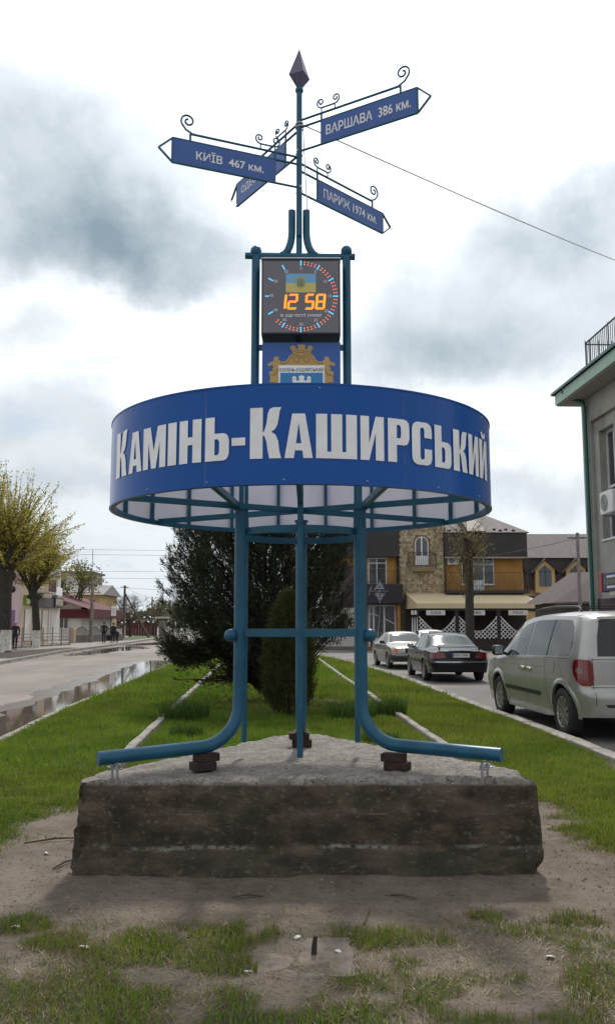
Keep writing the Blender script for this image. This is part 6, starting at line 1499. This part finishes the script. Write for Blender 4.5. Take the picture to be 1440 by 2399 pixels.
rl = rail(gb, -14, -.46, -.02, 8.75, 9.62, 106, M['iron'], 'roof_railing', r=.011)
mb = MB()
for k in range(28): mb.tube([(-.46, -.02 - .13 * k, 8.75), (-.46, -.02 - .13 * k, 9.72)], .011, 4, cap=False)
mb.bar((-.46, -.02, 9.60), (-.46, -3.7, 9.60), .03, .03).bar((-.46, -.02, 8.95), (-.46, -3.7, 8.95), .03, .03)
gp_(mb, 'roof_railing_end', 'iron')
for k in range(9): gp_(MB().tube([(-.50 - 1.6 * k, -.02, 8.4), (-.50 - 1.6 * k, -.02, 9.66)], .018, 6), 'railing_post', 'iron')
# shop sign and dark entrance
gs = empty('shop_sign', (7.86, 21.85, 2.42), R(90 + 2.7), 'dark blue shop sign with red end panel over the entrance of the grey building', 'sign')
MB().bbox(-4.0, -.0, .20, .34, 0, .46, .008).build('board', mat('sign_navy', (.012, .018, .09), .4), gs); MB().bbox(.002, .13, .16, .36, -.02, .48, .008).build('red_end', mat('sign_red', (.45, .02, .025), .4), gs)
MB().box(-3.8, -.08, .341, .344, .17, .29).build('olive_band', mat('olive_band', (.10, .11, .05), .5), gs)
for k, z_ in enumerate((.33, .07)):
    mb = MB(); x = -.30
    while x > -3.6: l = .05 + .05 * random.random(); mb.box(x - l, x, .342, .345, z_, z_ + .055); x -= l + .025
    mb.build('lettering_row', M['white_film'], gs)
MB().box(-3.6, -.30, .05, .28, -.10, -.02).build('lower_panel', M['signboard'], gs)
mb = MB().box(-3.6, -.62, .001, .012, .1, 2.35); gp_(mb, 'dark_entrance', 'window_glass')
acunit('air_conditioner', (7.68, 21.35, 4.36), R(-90 + 2.7), 'white outdoor unit hung on the grey building wall')

# ---- dormer house and shed between them
M['ochre_wall'] = mat('ochre_wall', (.50, .35, .17), .85, 0, (.45, .31, .15), 1)
M['brownroof'] = mat('brown_tiles', (.052, .036, .038), .7, 0, (.04, .028, .03), 2, bump=.3, bscale=6)
dh = empty('dormer_house', (24, 84, 0), label='ochre house with grey sheet roof and brown dormers beyond the cafe', cat='house')
MB().box(-5.5, 9, 0, 9, 0, 6.5).build('wall', M['ochre_wall'], dh)
MB().box(-5.7, 9.2, -.4, .02, 5.0, 8.0).build('mansard', M['brownroof'], dh)
MB().add([(-6, -.7, 8.02), (9.5, -.7, 8.02), (9.5, 4.5, 10.9), (-6, 4.5, 10.9), (-6, 10, 8.0), (9.5, 10, 8.0)], [(0, 1, 2, 3), (3, 2, 5, 4), (0, 3, 4), (1, 5, 2)]).build('roof', M['roofgrey'], dh)
for xd in (-4.0, -.9, 2.1, 5.2):
    d_ = MB().prism([(xd - .95, 4.6), (xd + .95, 4.6), (xd + .95, 6.9), (xd, 7.75), (xd - .95, 6.9)], lambda u, v, d: (u, d, v), -.9, -.41).build('dormer', M['ochre_wall'], dh)
    for s_ in (-1, 1): MB().add([(xd + s_ * 1.35, -1.15, 6.55), (xd, -1.15, 7.95), (xd, .3, 7.95), (xd + s_ * 1.35, .3, 6.55), (xd + s_ * 1.35, -1.15, 6.47), (xd, -1.15, 7.87), (xd, .3, 7.87), (xd + s_ * 1.35, .3, 6.47)], [(0, 1, 2, 3), (4, 7, 6, 5), (0, 4, 5, 1), (2, 6, 7, 3)]).build('dormer_roof', M['roofgrey'] if s_ < 0 else M['brownroof'], d_)
    v2, f2 = shape2d([[(xd - .6, 5.2), (xd + .6, 5.2), (xd + .6, 6.75), (xd, 7.3), (xd - .6, 6.75)]], [])
    wn = MB().add([(a, -.925, b) for a, b in v2], f2).build('dormer_window', M['window_glass'], d_)
    MB().box(xd - .03, xd + .03, -.95, -.93, 5.2, 7.2).box(xd - .6, xd + .6, -.951, -.931, 6.62, 6.68).build('window_bars', M['brownroof'], wn)
win(dh, -2.4, -.6, 2.9, 4.3, 0, 2, None, 'brownroof')
MB().tube([(-4.0, -.3, 0), (-4.0, -.3, 5.2)], .09, 6).build('downpipe', M['iron'], dh)
sh = empty('roof_shed', (14.7, 43, -.08), label='low shed with plum-brown sheet roof between cafe and grey building', cat='shed')
MB().box(-2.0, 3.5, 0, 5, 0, 2.75).build('wall', mat('shed_boards', (.09, .075, .068), .85, 0, (.06, .05, .045), 3), sh)
M['plumroof'] = mat('plum_sheet', (.085, .062, .066), .85, 0, (.07, .05, .054), 1.5, stretch=(3, 1, 1)); M['oldtile'] = mat('old_tiles', (.10, .075, .06), .85, 0, (.06, .048, .042), 3, bump=.5, bscale=10)
MB().add([(-2.5, -.5, 2.75), (-.95, -.5, 2.72), (.9, 2.4, 4.45), (-.65, 2.6, 4.40), (-2.5, 5.4, 2.75)], [(0, 1, 2, 3), (0, 3, 4)]).build('sheet_roof', M['plumroof'], sh)
MB().add([(-.94, -.5, 2.73), (4, -.6, 2.95), (4, 2.4, 4.6), (.91, 2.4, 4.46)], [(0, 1, 2, 3)]).build('tile_roof', M['oldtile'], sh)
MB().bar((-2.5, -.55, 2.68), (4, -.65, 2.86), .08, .10).build('eaves_batten', M['timber_pole'], sh)
for x0 in (-1.2, .6): win(sh, x0, x0 + .7, 1.2, 2.1, 0, 1, None)

# ---- left side of the road
M['cream'] = mat('cream_render', (.50, .40, .28), .85, 0, (.44, .35, .25), 1, bump=.1); M['pink'] = mat('pink_render', (.46, .34, .38), .85, 0, (.42, .31, .35), 1)
M['white_render'] = mat('white_render', (.60, .57, .54), .85, 0, (.52, .49, .46), 1.2); M['redroof'] = mat('red_sheet_roof', (.10, .016, .018), .85, 0, (.075, .012, .014), 2)
M['lime'] = mat('lime_sign', (.22, .30, .06), .5); M['maroon'] = mat('maroon_sheet', (.085, .015, .022), .5, 0, (.065, .012, .018), 2, stretch=(8, 1, 1)); M['purple'] = mat('purple_door', (.10, .025, .09), .5)
# street house: local +x runs away from the camera along the street, front faces the road
la = empty('street_house', (-21.6, 61.0, .02), R(90 + 2.7), 'cream two-storey shop house behind the linden trunks', 'house')
# front faces local -y => turn so that local -y points to the road (+X)
MB().box(0, 4.2, 0, 8, 0, 5.6).build('pink_wall', M['pink'], la); MB().box(4.21, 16.5, 0, 8, 0, 7.4).build('wall', M['cream'], la); MB().box(12.8, 16.55, -.04, 8.1, 0, 7.45).build('white_corner', M['white_render'], la)
MB().add([(-.3, -.6, 7.5), (17, -.6, 7.5), (17, 8.6, 7.5), (-.3, 8.6, 7.5), (-.3, 4, 9.4), (17, 4, 9.4)], [(0, 1, 5, 4), (2, 3, 4, 5), (0, 4, 3), (1, 2, 5)]).build('roof', M['roofgrey'], la)
MB().box(1.2, 2.8, -.06, -.005, .1, 2.6).build('purple_door', M['purple'], la)
for x in (5.6, 9.0, 14.2): win(la, x, x + 1.3, 4.6, 6.3, -.045 if x > 12.7 else 0, 2)
MB().box(5.0, 8.2, -.25, -.005, 3.1, 3.8).build('lime_sign', M['lime'], la); MB().box(8.3, 13.2, -.30, -.006, 3.0, 3.75).build('dark_sign', M['print_dark'], la)
for x in (5.4, 8.4, 10.6, 13.4): MB().box(x, x + 1.6, -.07, -.046, .3, 2.7).build('shop_shutter', M['white_render'], la)
bal = MB().box(8.6, 11.0, -1.0, -.01, 4.1, 4.2).build('balcony', M['white_render'], la)
for k in range(13): MB().box(8.6 + .19 * k, 8.6 + .19 * k + .10, -1.02, -.98, 4.2, 5.2).build('balcony_slat', M['maroon'], bal)
ns = MB().bbox(13.3, 16.3, -.42, -.05, 3.0, 3.9, .03).build('krok_sign', M['print_dark'], la); ns.name = 'shop_sign_board'
v2, f2 = text2d('КРОК', 1, .03); v2 = fit(v2, 13.6, 16.0, 3.18, 3.74); MB().add([(a, -.43, b) for a, b in v2], f2).build('lettering', mat('yellow_print', (.62, .60, .38), .5), ns)
MB().bbox(13.6, 15.8, -.40, -.05, 4.05, 4.75, .02).build('upper_board', M['white_film'], la)
# red roofed house beyond, gable towards the camera
rh = empty('red_roof_house', (-28.1, 84, .02), 0, 'low white house with dark red sheet roof beyond the cream house', 'house')
MB().box(0, 6.0, 0, 14, 0, 3.2).build('wall', M['white_render'], rh)
MB().prism([(-.6, 3.2), (6.3, 3.2), (.2, 4.9), (-.6, 4.9)], lambda u, v, d: (u, d, v), .02, 14).build('gable', M['white_render'], rh)
MB().add([(-1.2, -.9, 4.95), (1.2, -.9, 4.9), (6.9, -.9, 3.05), (6.9, 14.4, 3.05), (1.2, 14.4, 4.9), (-1.2, 14.4, 4.95), (6.9, -.9, 2.75), (6.9, 14.4, 2.75)], [(0, 1, 4, 5), (1, 2, 3, 4), (2, 6, 7, 3)]).build('roof', M['redroof'], rh)
MB().box(3.2, 7.3, -.4, 13.8, 2.15, 3.0).build('red_fascia', M['redroof'], rh)
MB().bar((-1.2, -.92, 3.55), (4.8, -.92, 3.5), .06, .28).build('verge_board', M['redroof'], rh)
for x in (1.4, 3.9): win(rh, x, x + .9, 1.1, 2.2, 0, 2)
yh = empty('yellow_house', (-29.0, 101, .02), 0, 'yellow-brown house with pale flat-pitched roof behind the red roofed house', 'house')
MB().box(-6, 4.6, 0, 9, 0, 5.3).build('wall', M['ochre_wall'], yh); MB().add([(-6.4, -.6, 5.0), (5.1, -.6, 5.0), (5.1, 4, 6.3), (-6.4, 4, 6.3), (5.1, 9.5, 5.0), (-6.4, 9.5, 5.0)], [(0, 1, 2, 3), (3, 2, 4, 5), (1, 4, 2), (0, 3, 5)]).build('roof', mat('pale_roof', (.26, .245, .24), .85), yh)
win(yh, 1.0, 2.2, 3.2, 4.4, 0, 2, None, 'brownroof'); win(yh, 3.3, 4.0, 3.2, 4.4, 0, 1, None, 'brownroof')
gt = empty('grey_tower_block', (-31.5, 112, .02), 0, 'plain grey block rising behind the red roofed house', 'building')
MB().box(-3.5, 3.0, 0, 7, 0, 8.2).build('wall', M['offwhite'], gt); MB().box(-3.8, 3.3, -.3, 7.3, 8.2, 8.45).build('flat_roof', M['granite'], gt); win(gt, -1.6, -.4, 5.4, 6.8, 0, 2); win(gt, 1, 2.2, 5.4, 6.8, 0, 2)
MB().tube([(-26.2, 104, 6.6), (-26.2, 104, 10.6)], .035, 5).build('roof_aerial', M['wire'], label='thin upright aerial on the yellow house roof at the left', cat='aerial')
# iron yard fence, low concrete wall with iron arcs, maroon fence
M['fence_grey'] = mat('fence_grey', (.22, .20, .19), .6)
fy = empty('yard_fence', (-19.3, 54.0, .02), math.atan2(11.5, 1.3), 'grey iron yard fence between the linden trunks and the shop house', 'fence')
for k in range(8):
    MB().bar((k * 1.65, 0, 0), (k * 1.65, 0, 1.35), .07, .07).build('post', M['fence_grey'], fy)
    if k < 7:
        for z_ in (.18, .42, .66, .90): MB().bar((k * 1.65 + .04, 0, z_), ((k + 1) * 1.65 - .04, 0, z_), .03, .05).build('rail', M['fence_grey'], fy)
        MB().bar((k * 1.65 + .04, .03, .06), ((k + 1) * 1.65 - .04, .03, .06), .02, .10).build('board', M['pavement'], fy)
fc = empty('garden_wall', (-19.6, 72.5, .02), math.atan2(9.5, 1.7), 'low grey garden wall topped with arched iron railing', 'wall')
MB().box(0, 10.5, -.1, .1, 0, .62).build('base_wall', M['granite'], fc)
for k in range(4):
    mb = MB(); x0 = .2 + 2.6 * k
    tp = lambda t: .95 + .38 * math.sin(PI * t)
    for j in range(15): mb.tube([(x0 + 2.4 * j / 14, 0, .62), (x0 + 2.4 * j / 14, 0, tp(j / 14))], .018, 4, cap=False)
    for j in range(14): mb.bar((x0 + 2.4 * j / 14, 0, tp(j / 14)), (x0 + 2.4 * (j + 1) / 14, 0, tp((j + 1) / 14)), .04, .05)
    mb.build('iron_arc', M['iron'], fc)
MB().bbox(-.5, -.05, -.2, .25, 0, 1.25, .03).build('gate_pier', M['cream'], fc)
mf = empty('maroon_fence', (-24.6, 116.5, .02), 0, 'dark maroon sheet fence at the end of the pavement', 'fence')
for k in range(12): MB().bbox(.36 * k, .36 * k + .34, -.02, .02, .0, 1.7, .008).build('sheet', M['maroon'], mf)
# poles
def pole(name, loc, h, r_, m_, label, strut=None, arms=True):
    p = empty(name, loc, label=label, cat='utility pole', group='poles along the street'); MB().tube([(0, 0, -.1), (.02, 0, h)], [r_, r_ * .72], 10).build('shaft', M[m_], p, 60)
    if arms:
        MB().bar((-.45, 0, h - .25), (.45, 0, h - .25), .05, .06).build('cross_arm', M['timber_pole'], p)
        for x in (-.4, -.15, .15, .4): MB().tube([(x, 0, h - .22), (x, 0, h - .05)], [.03, .045], 6).build('insulator', M['white_plastic'], p)
    if strut: MB().tube([(strut, -.3, 0), (.02, 0, h * .86)], [.14, .10], 8).build('strut', M[m_], p, 60)
    return p
pole('utility_pole', (-18.63, 74.2, .02), 5.2, .17, 'concrete_pole', 'thick concrete pole in front of the red roofed house', arms=False)
pole('utility_pole', (-21.1, 98.9, .02), 6.0, .16, 'timber_pole', 'timber pole with a leaning strut beside the leafless trees', strut=3.0)
pole('utility_pole', (-21.0, 116.0, .02), 5.2, .13, 'timber_pole', 'plain timber pole before the maroon fence', arms=False)
pole('utility_pole', (-22.4, 150.0, .02), 5.4, .13, 'timber_pole', 'distant thin pole near the road end')
pole('utility_pole', (13.0, 41.0, -.08), 6.05, .10, 'concrete_pole', 'slim concrete pole left of the grey building with a cross-arm on top')
# street name board on a stick by the couple
ps = empty('bus_stop_sign', (-16.35, 71.6, .02), 0, 'small white sign on a dark post above the walking couple', 'sign'); MB().tube([(0, 0, 0), (0, 0, 3.0)], .035, 6).build('post', M['iron'], ps); MB().bbox(-.02, .42, -.03, .0, 2.25, 3.05, .01).build('board', M['white_film'], ps)
for k in range(3): MB().box(.04, .36, -.034, -.031, 2.45 + .17 * k, 2.52 + .17 * k).build('print_row', M['grey_film'], ps)
bs = empty('roadside_shelter', (-20.4, 117, .02), 0, 'small pale kiosk at the end of the maroon fence', 'kiosk'); MB().bbox(.2, 1.0, 0, 1.0, 0, 2.1, .02).build('cabin', M['fence_grey'], bs); MB().bbox(-.3, 1.7, -.3, 1.3, 2.3, 2.55, .03).build('roof', M['white_render'], bs)
# wires
for a, b, sg, lab in (((-18.6, 74.2, 5.1), (-21.1, 98.9, 5.8), .25, 'wire from the thick pole to the strutted pole'), ((-21.1, 98.9, 5.85), (-22.4, 150, 5.2), .6, 'wire running from the strutted pole down the road'), ((-21.1, 98.9, 5.75), (7, 92, 4.9), .3, 'sagging wire crossing the road low behind the juniper'), ((-60, 92, 10.4), (40, 96, 10.0), .6, 'upper long wire across the sky left of the juniper'), ((-60, 90, 9.6), (40, 94, 9.2), .5, 'second long wire across the sky left of the juniper'), ((-60, 96, 7.9), (40, 92, 7.7), .5, 'middle long wire across the sky left of the juniper'), ((-60, 100, 7.4), (40, 97, 6.9), .4, 'lowest long wire across the sky left of the juniper'), ((13, 41, 5.7), (3.5, 52, 4.9), .3, 'wire sagging from the slim pole past the cafe'), ((13, 41, 5.75), (22, 41, 5.9), .1, 'wire leading from the slim pole behind the grey building')):
    MB().tube(catenary(a, b, sg, 28), .014, 4, cap=False).build('power_line', M['wire'], label=lab, cat='wire')
# ------------------------------------------------------------------ people on the far pavement
def person(loc, rz, h, cols, label, stride=.22, arm=.12, bald=False, coat=0.0, hat=None):
    """one continuous skinned body: boots, trousers, jacket, skin by height; facing local +y"""
    root = empty('person', loc, rz, label, 'person'); k = h / 1.75
    J = {'pel': (0, 0, .95, .125), 'wst': (0, 0, 1.12, .125), 'chs': (0, .01, 1.34, .15), 'nkb': (0, 0, 1.49, .075), 'nk': (0, .01, 1.55, .055), 'hd': (0, .02, 1.63, .078), 'hd2': (0, .015, 1.70, .075),
         'hl': (-.10, 0, .90, .095), 'kl': (-.10, stride * .5, .50, .068), 'al': (-.10, stride * .55, .09, .045), 'tl': (-.10, stride * .55 + .15, .04, .035),
         'hr': (.10, 0, .90, .095), 'kr': (.10, -stride * .25, .50, .068), 'ar': (.10, -stride * .8, .10, .045), 'tr': (.10, -stride * .8 + .14, .04, .035),
         'sl': (-.19, 0, 1.43, .072), 'el': (-.245, -.02 - arm * .4, 1.14, .055), 'wl': (-.24, arm, .90, .036), 'fl': (-.23, arm + .03, .80, .03),
         'sr': (.19, 0, 1.43, .072), 'er': (.245, -.02 + arm * .2, 1.14, .055), 'wr': (.24, -arm * .6, .90, .036), 'fr': (.23, -arm * .6 + .02, .80, .03)}
    E_ = [('pel', 'wst'), ('wst', 'chs'), ('chs', 'nkb'), ('nkb', 'nk'), ('nk', 'hd'), ('hd', 'hd2'), ('pel', 'hl'), ('hl', 'kl'), ('kl', 'al'), ('al', 'tl'), ('pel', 'hr'), ('hr', 'kr'), ('kr', 'ar'), ('ar', 'tr'), ('chs', 'sl'), ('sl', 'el'), ('el', 'wl'), ('wl', 'fl'), ('chs', 'sr'), ('sr', 'er'), ('er', 'wr'), ('wr', 'fr')]
    nm = list(J); me = bpy.data.meshes.new('body'); me.from_pydata([tuple(c * k for c in J[a][:3]) for a in nm], [(nm.index(a), nm.index(b)) for a, b in E_], [])
    o_ = bpy.data.objects.new('body', me); COL.objects.link(o_); md = o_.modifiers.new('s', 'SKIN')
    for i, a in enumerate(nm):
        r_ = J[a][3] * k * (1.0 + (coat if a in ('pel', 'wst', 'hl', 'hr') else 0)); sv = me.skin_vertices[0].data[i]; sv.radius = (r_, r_ * (.82 if a in ('chs', 'wst', 'pel') else 1)); sv.use_root = (a == 'pel')
    sb_ = o_.modifiers.new('u', 'SUBSURF'); sb_.levels = 2; sb_.render_levels = 2
    bpy.context.view_layer.update(); ev = o_.evaluated_get(bpy.context.evaluated_depsgraph_get()); m2 = bpy.data.meshes.new_from_object(ev)
    bpy.data.objects.remove(o_); bpy.data.meshes.remove(me)
    b = bpy.data.objects.new('body', m2); COL.objects.link(b); b.parent = root
    m2.materials.clear()
    for c_ in cols: m2.materials.append(c_)      # shoes, trousers, jacket, skin
    mi = []
    for p in m2.polygons:
        c_ = p.center / k; z_ = c_.z; hand = abs(c_.x) > .17 and z_ < .89
        mi.append(3 if (z_ > 1.515 or hand) else (0 if z_ < .085 else (1 if z_ < (.88 if coat == 0 else .55) else 2)))
    m2.polygons.foreach_set('material_index', mi); m2.polygons.foreach_set('use_smooth', [True] * len(mi))
    hm = hat or (M['hair_grey'] if bald else M['hair_dark'])
    MB().ball((0, .0, 1.685 * k), .098 * k, 14, 9, sc=(.92, 1.02, 1.02) if not bald else (.95, 1.0, .62)).build('hat' if hat else 'hair', hm, root, 80)
    MB().ball((0, .105 * k, 1.635 * k), .018 * k, 8, 5).build('nose', cols[3], root, 80)
    for s_ in (-1, 1): MB().ball((s_ * .085 * k, .02 * k, 1.64 * k), .022 * k, 8, 5, sc=(.5, 1, 1.3)).build('ear', cols[3], root, 80)
    return root
M['skin'] = mat('skin', (.42, .25, .18), .6); M['hair_dark'] = mat('hair_dark', (.02, .016, .014), .7); M['hair_grey'] = mat('hair_grey', (.42, .40, .38), .7)
M['shoe'] = mat('shoes', (.018, .016, .015), .6); M['trouser'] = mat('dark_trousers', (.016, .018, .026), .85); M['jacket'] = mat('dark_jacket', (.014, .014, .018), .8); M['coat'] = mat('black_coat', (.018, .014, .018), .85); M['capw'] = mat('pale_cap', (.62, .60, .58), .8)
person((-17.75, 52.4, .02), R(8), 1.72, [M['shoe'], M['trouser'], M['jacket'], M['skin']], 'grey-haired person in dark clothes walking away beside the thick linden', bald=True)
person((-16.75, 71.0, .02), R(3), 1.74, [M['shoe'], M['trouser'], M['jacket'], M['skin']], 'person in dark jacket and trousers walking away under the white sign', stride=.16)
person((-15.85, 70.4, .02), R(3), 1.66, [M['shoe'], M['trouser'], M['coat'], M['skin']], 'person in long dark coat walking beside a child', stride=.12, coat=.35)
person((-15.42, 69.9, .02), R(3), 1.12, [M['shoe'], M['trouser'], M['coat'], M['skin']], 'child in dark clothes and pale cap walking with the adults', stride=.12, coat=.2, hat=M['capw'])
bgm = MB().bbox(-.20, .20, -.08, .08, 0, .42, .05); bg_ = empty('shopping_bag', (-16.32, 70.9, .28), label='dark bag carried between the two adults on the far pavement', cat='bag'); bgm.build('bag_body', M['coat'], bg_, 60)
MB().tube([(-.12, 0, .40), (-.06, 0, .54), (.06, 0, .54), (.12, 0, .40)], .012, 5).build('handle', M['coat'], bg_)
# ------------------------------------------------------------------ litter, stones, twigs near the block
M['paper'] = mat('paper_scrap', (.62, .62, .60), .8); M['stonebit'] = mat('pebbles', (.20, .17, .145), .9, 0, (.12, .10, .085), 20)
def gh(x, y): return float(gheight(np.array(x), np.array(y)))
sc_l = [(-1.10, 4.448, .030, 'white paper scrap in the grass left of the bare patch'), (-1.526, 4.725, .032, 'grey scrap in the grass near the left edge'), (.147, 4.437, .018, 'tiny white scrap right of the twig stump'), (1.175, 4.367, .028, 'crumpled white scrap on brown grass at the lower right'), (-1.819, 6.205, .022, 'white scrap on the bare earth left of the block'), (-.055, 4.621, .020, 'small white scrap above the bare patch'), (-.273, 4.229, .020, 'small white scrap left of the bare patch')]
for i, (x, y, s_, lab) in enumerate(sc_l):
    rr = random.Random(i); z_ = gh(x, y) + .012; n_ = 7; mb = MB(); vs = [(x, y, z_ + .006)] + [(x + s_ * rr.uniform(.6, 1.2) * math.cos(2 * PI * k / n_), y + s_ * rr.uniform(.3, .8) * math.sin(2 * PI * k / n_), z_ + rr.uniform(-.006, .010)) for k in range(n_)]
    vs += [(a, b, c_ - .003) for a, b, c_ in vs]; fs = [(0, 1 + k, 1 + (k + 1) % n_) for k in range(n_)] + [(n_ + 1, n_ + 2 + (k + 1) % n_, n_ + 2 + k) for k in range(n_)] + [(1 + k, n_ + 2 + k, n_ + 2 + (k + 1) % n_, 1 + (k + 1) % n_) for k in range(n_)]
    mb.add(vs, fs).build('paper_scrap', M['paper'], label=lab, cat='litter', group='scraps of litter on the ground')
z_ = gh(.031, 4.42); MB().tube([(.031, 4.42, z_ - .02), (.034, 4.42, z_ + .05), (.040, 4.418, z_ + .085)], [.016, .013, .010], 7).build('twig_stump', M['bark'], label='short dead stump sticking out of the bare patch', cat='stump', smooth=60)
for i, (x, y, a, l, lab) in enumerate(((-1.86, 6.55, .4, .22, 'dark twig on the earth left of the block'), (-.35, 5.28, .1, .09, 'pale straw on the shaded earth before the block'), (.55, 5.30, -.3, .10, 'thin stick on the earth before the block centre right'), (-1.62, 5.95, 1.2, .12, 'short stick near the left corner of the block'), (.33, 4.98, 1.4, .14, 'upright-lying dead stalk right of the grass patch'))):
    z_ = gh(x, y) + .012; MB().tube([(x - l * math.cos(a), y - l * math.sin(a), z_), (x, y + .01, z_ + .012), (x + l * math.cos(a), y + l * math.sin(a), z_)], [.006, .008, .004], 5).build('twig', M['twig'], label=lab, cat='twig', group='twigs on the bare earth')
mb = MB(); rs = np.random.RandomState(4)
for i in range(4200):
    x = rs.uniform(-2.6, 2.6); y = rs.uniform(3.6, 7.6)
    if in_block(x, y) or rs.rand() < float(gmask(np.array(x), np.array(y))) * .8 or abs(x) > .42 * y: continue
    s_ = .004 + .011 * rs.rand() ** 3; z_ = gh(x, y); T = [(x + s_ * (1 + .4 * rs.randn()), y, z_), (x - s_ * (1 + .3 * rs.randn()), y + s_ * .3, z_), (x, y + s_, z_), (x + .2 * s_, y - s_, z_), (x, y, z_ + s_ * 1.0)]
    mb.add(T, [(0, 2, 4), (2, 1, 4), (1, 3, 4), (3, 0, 4)])
mb.build('gravel', M['stonebit'], label='scattered crumbs and pebbles on the bare earth', cat='gravel', kind='stuff')
for i in range(14):       # clods along the foot of the block
    pass
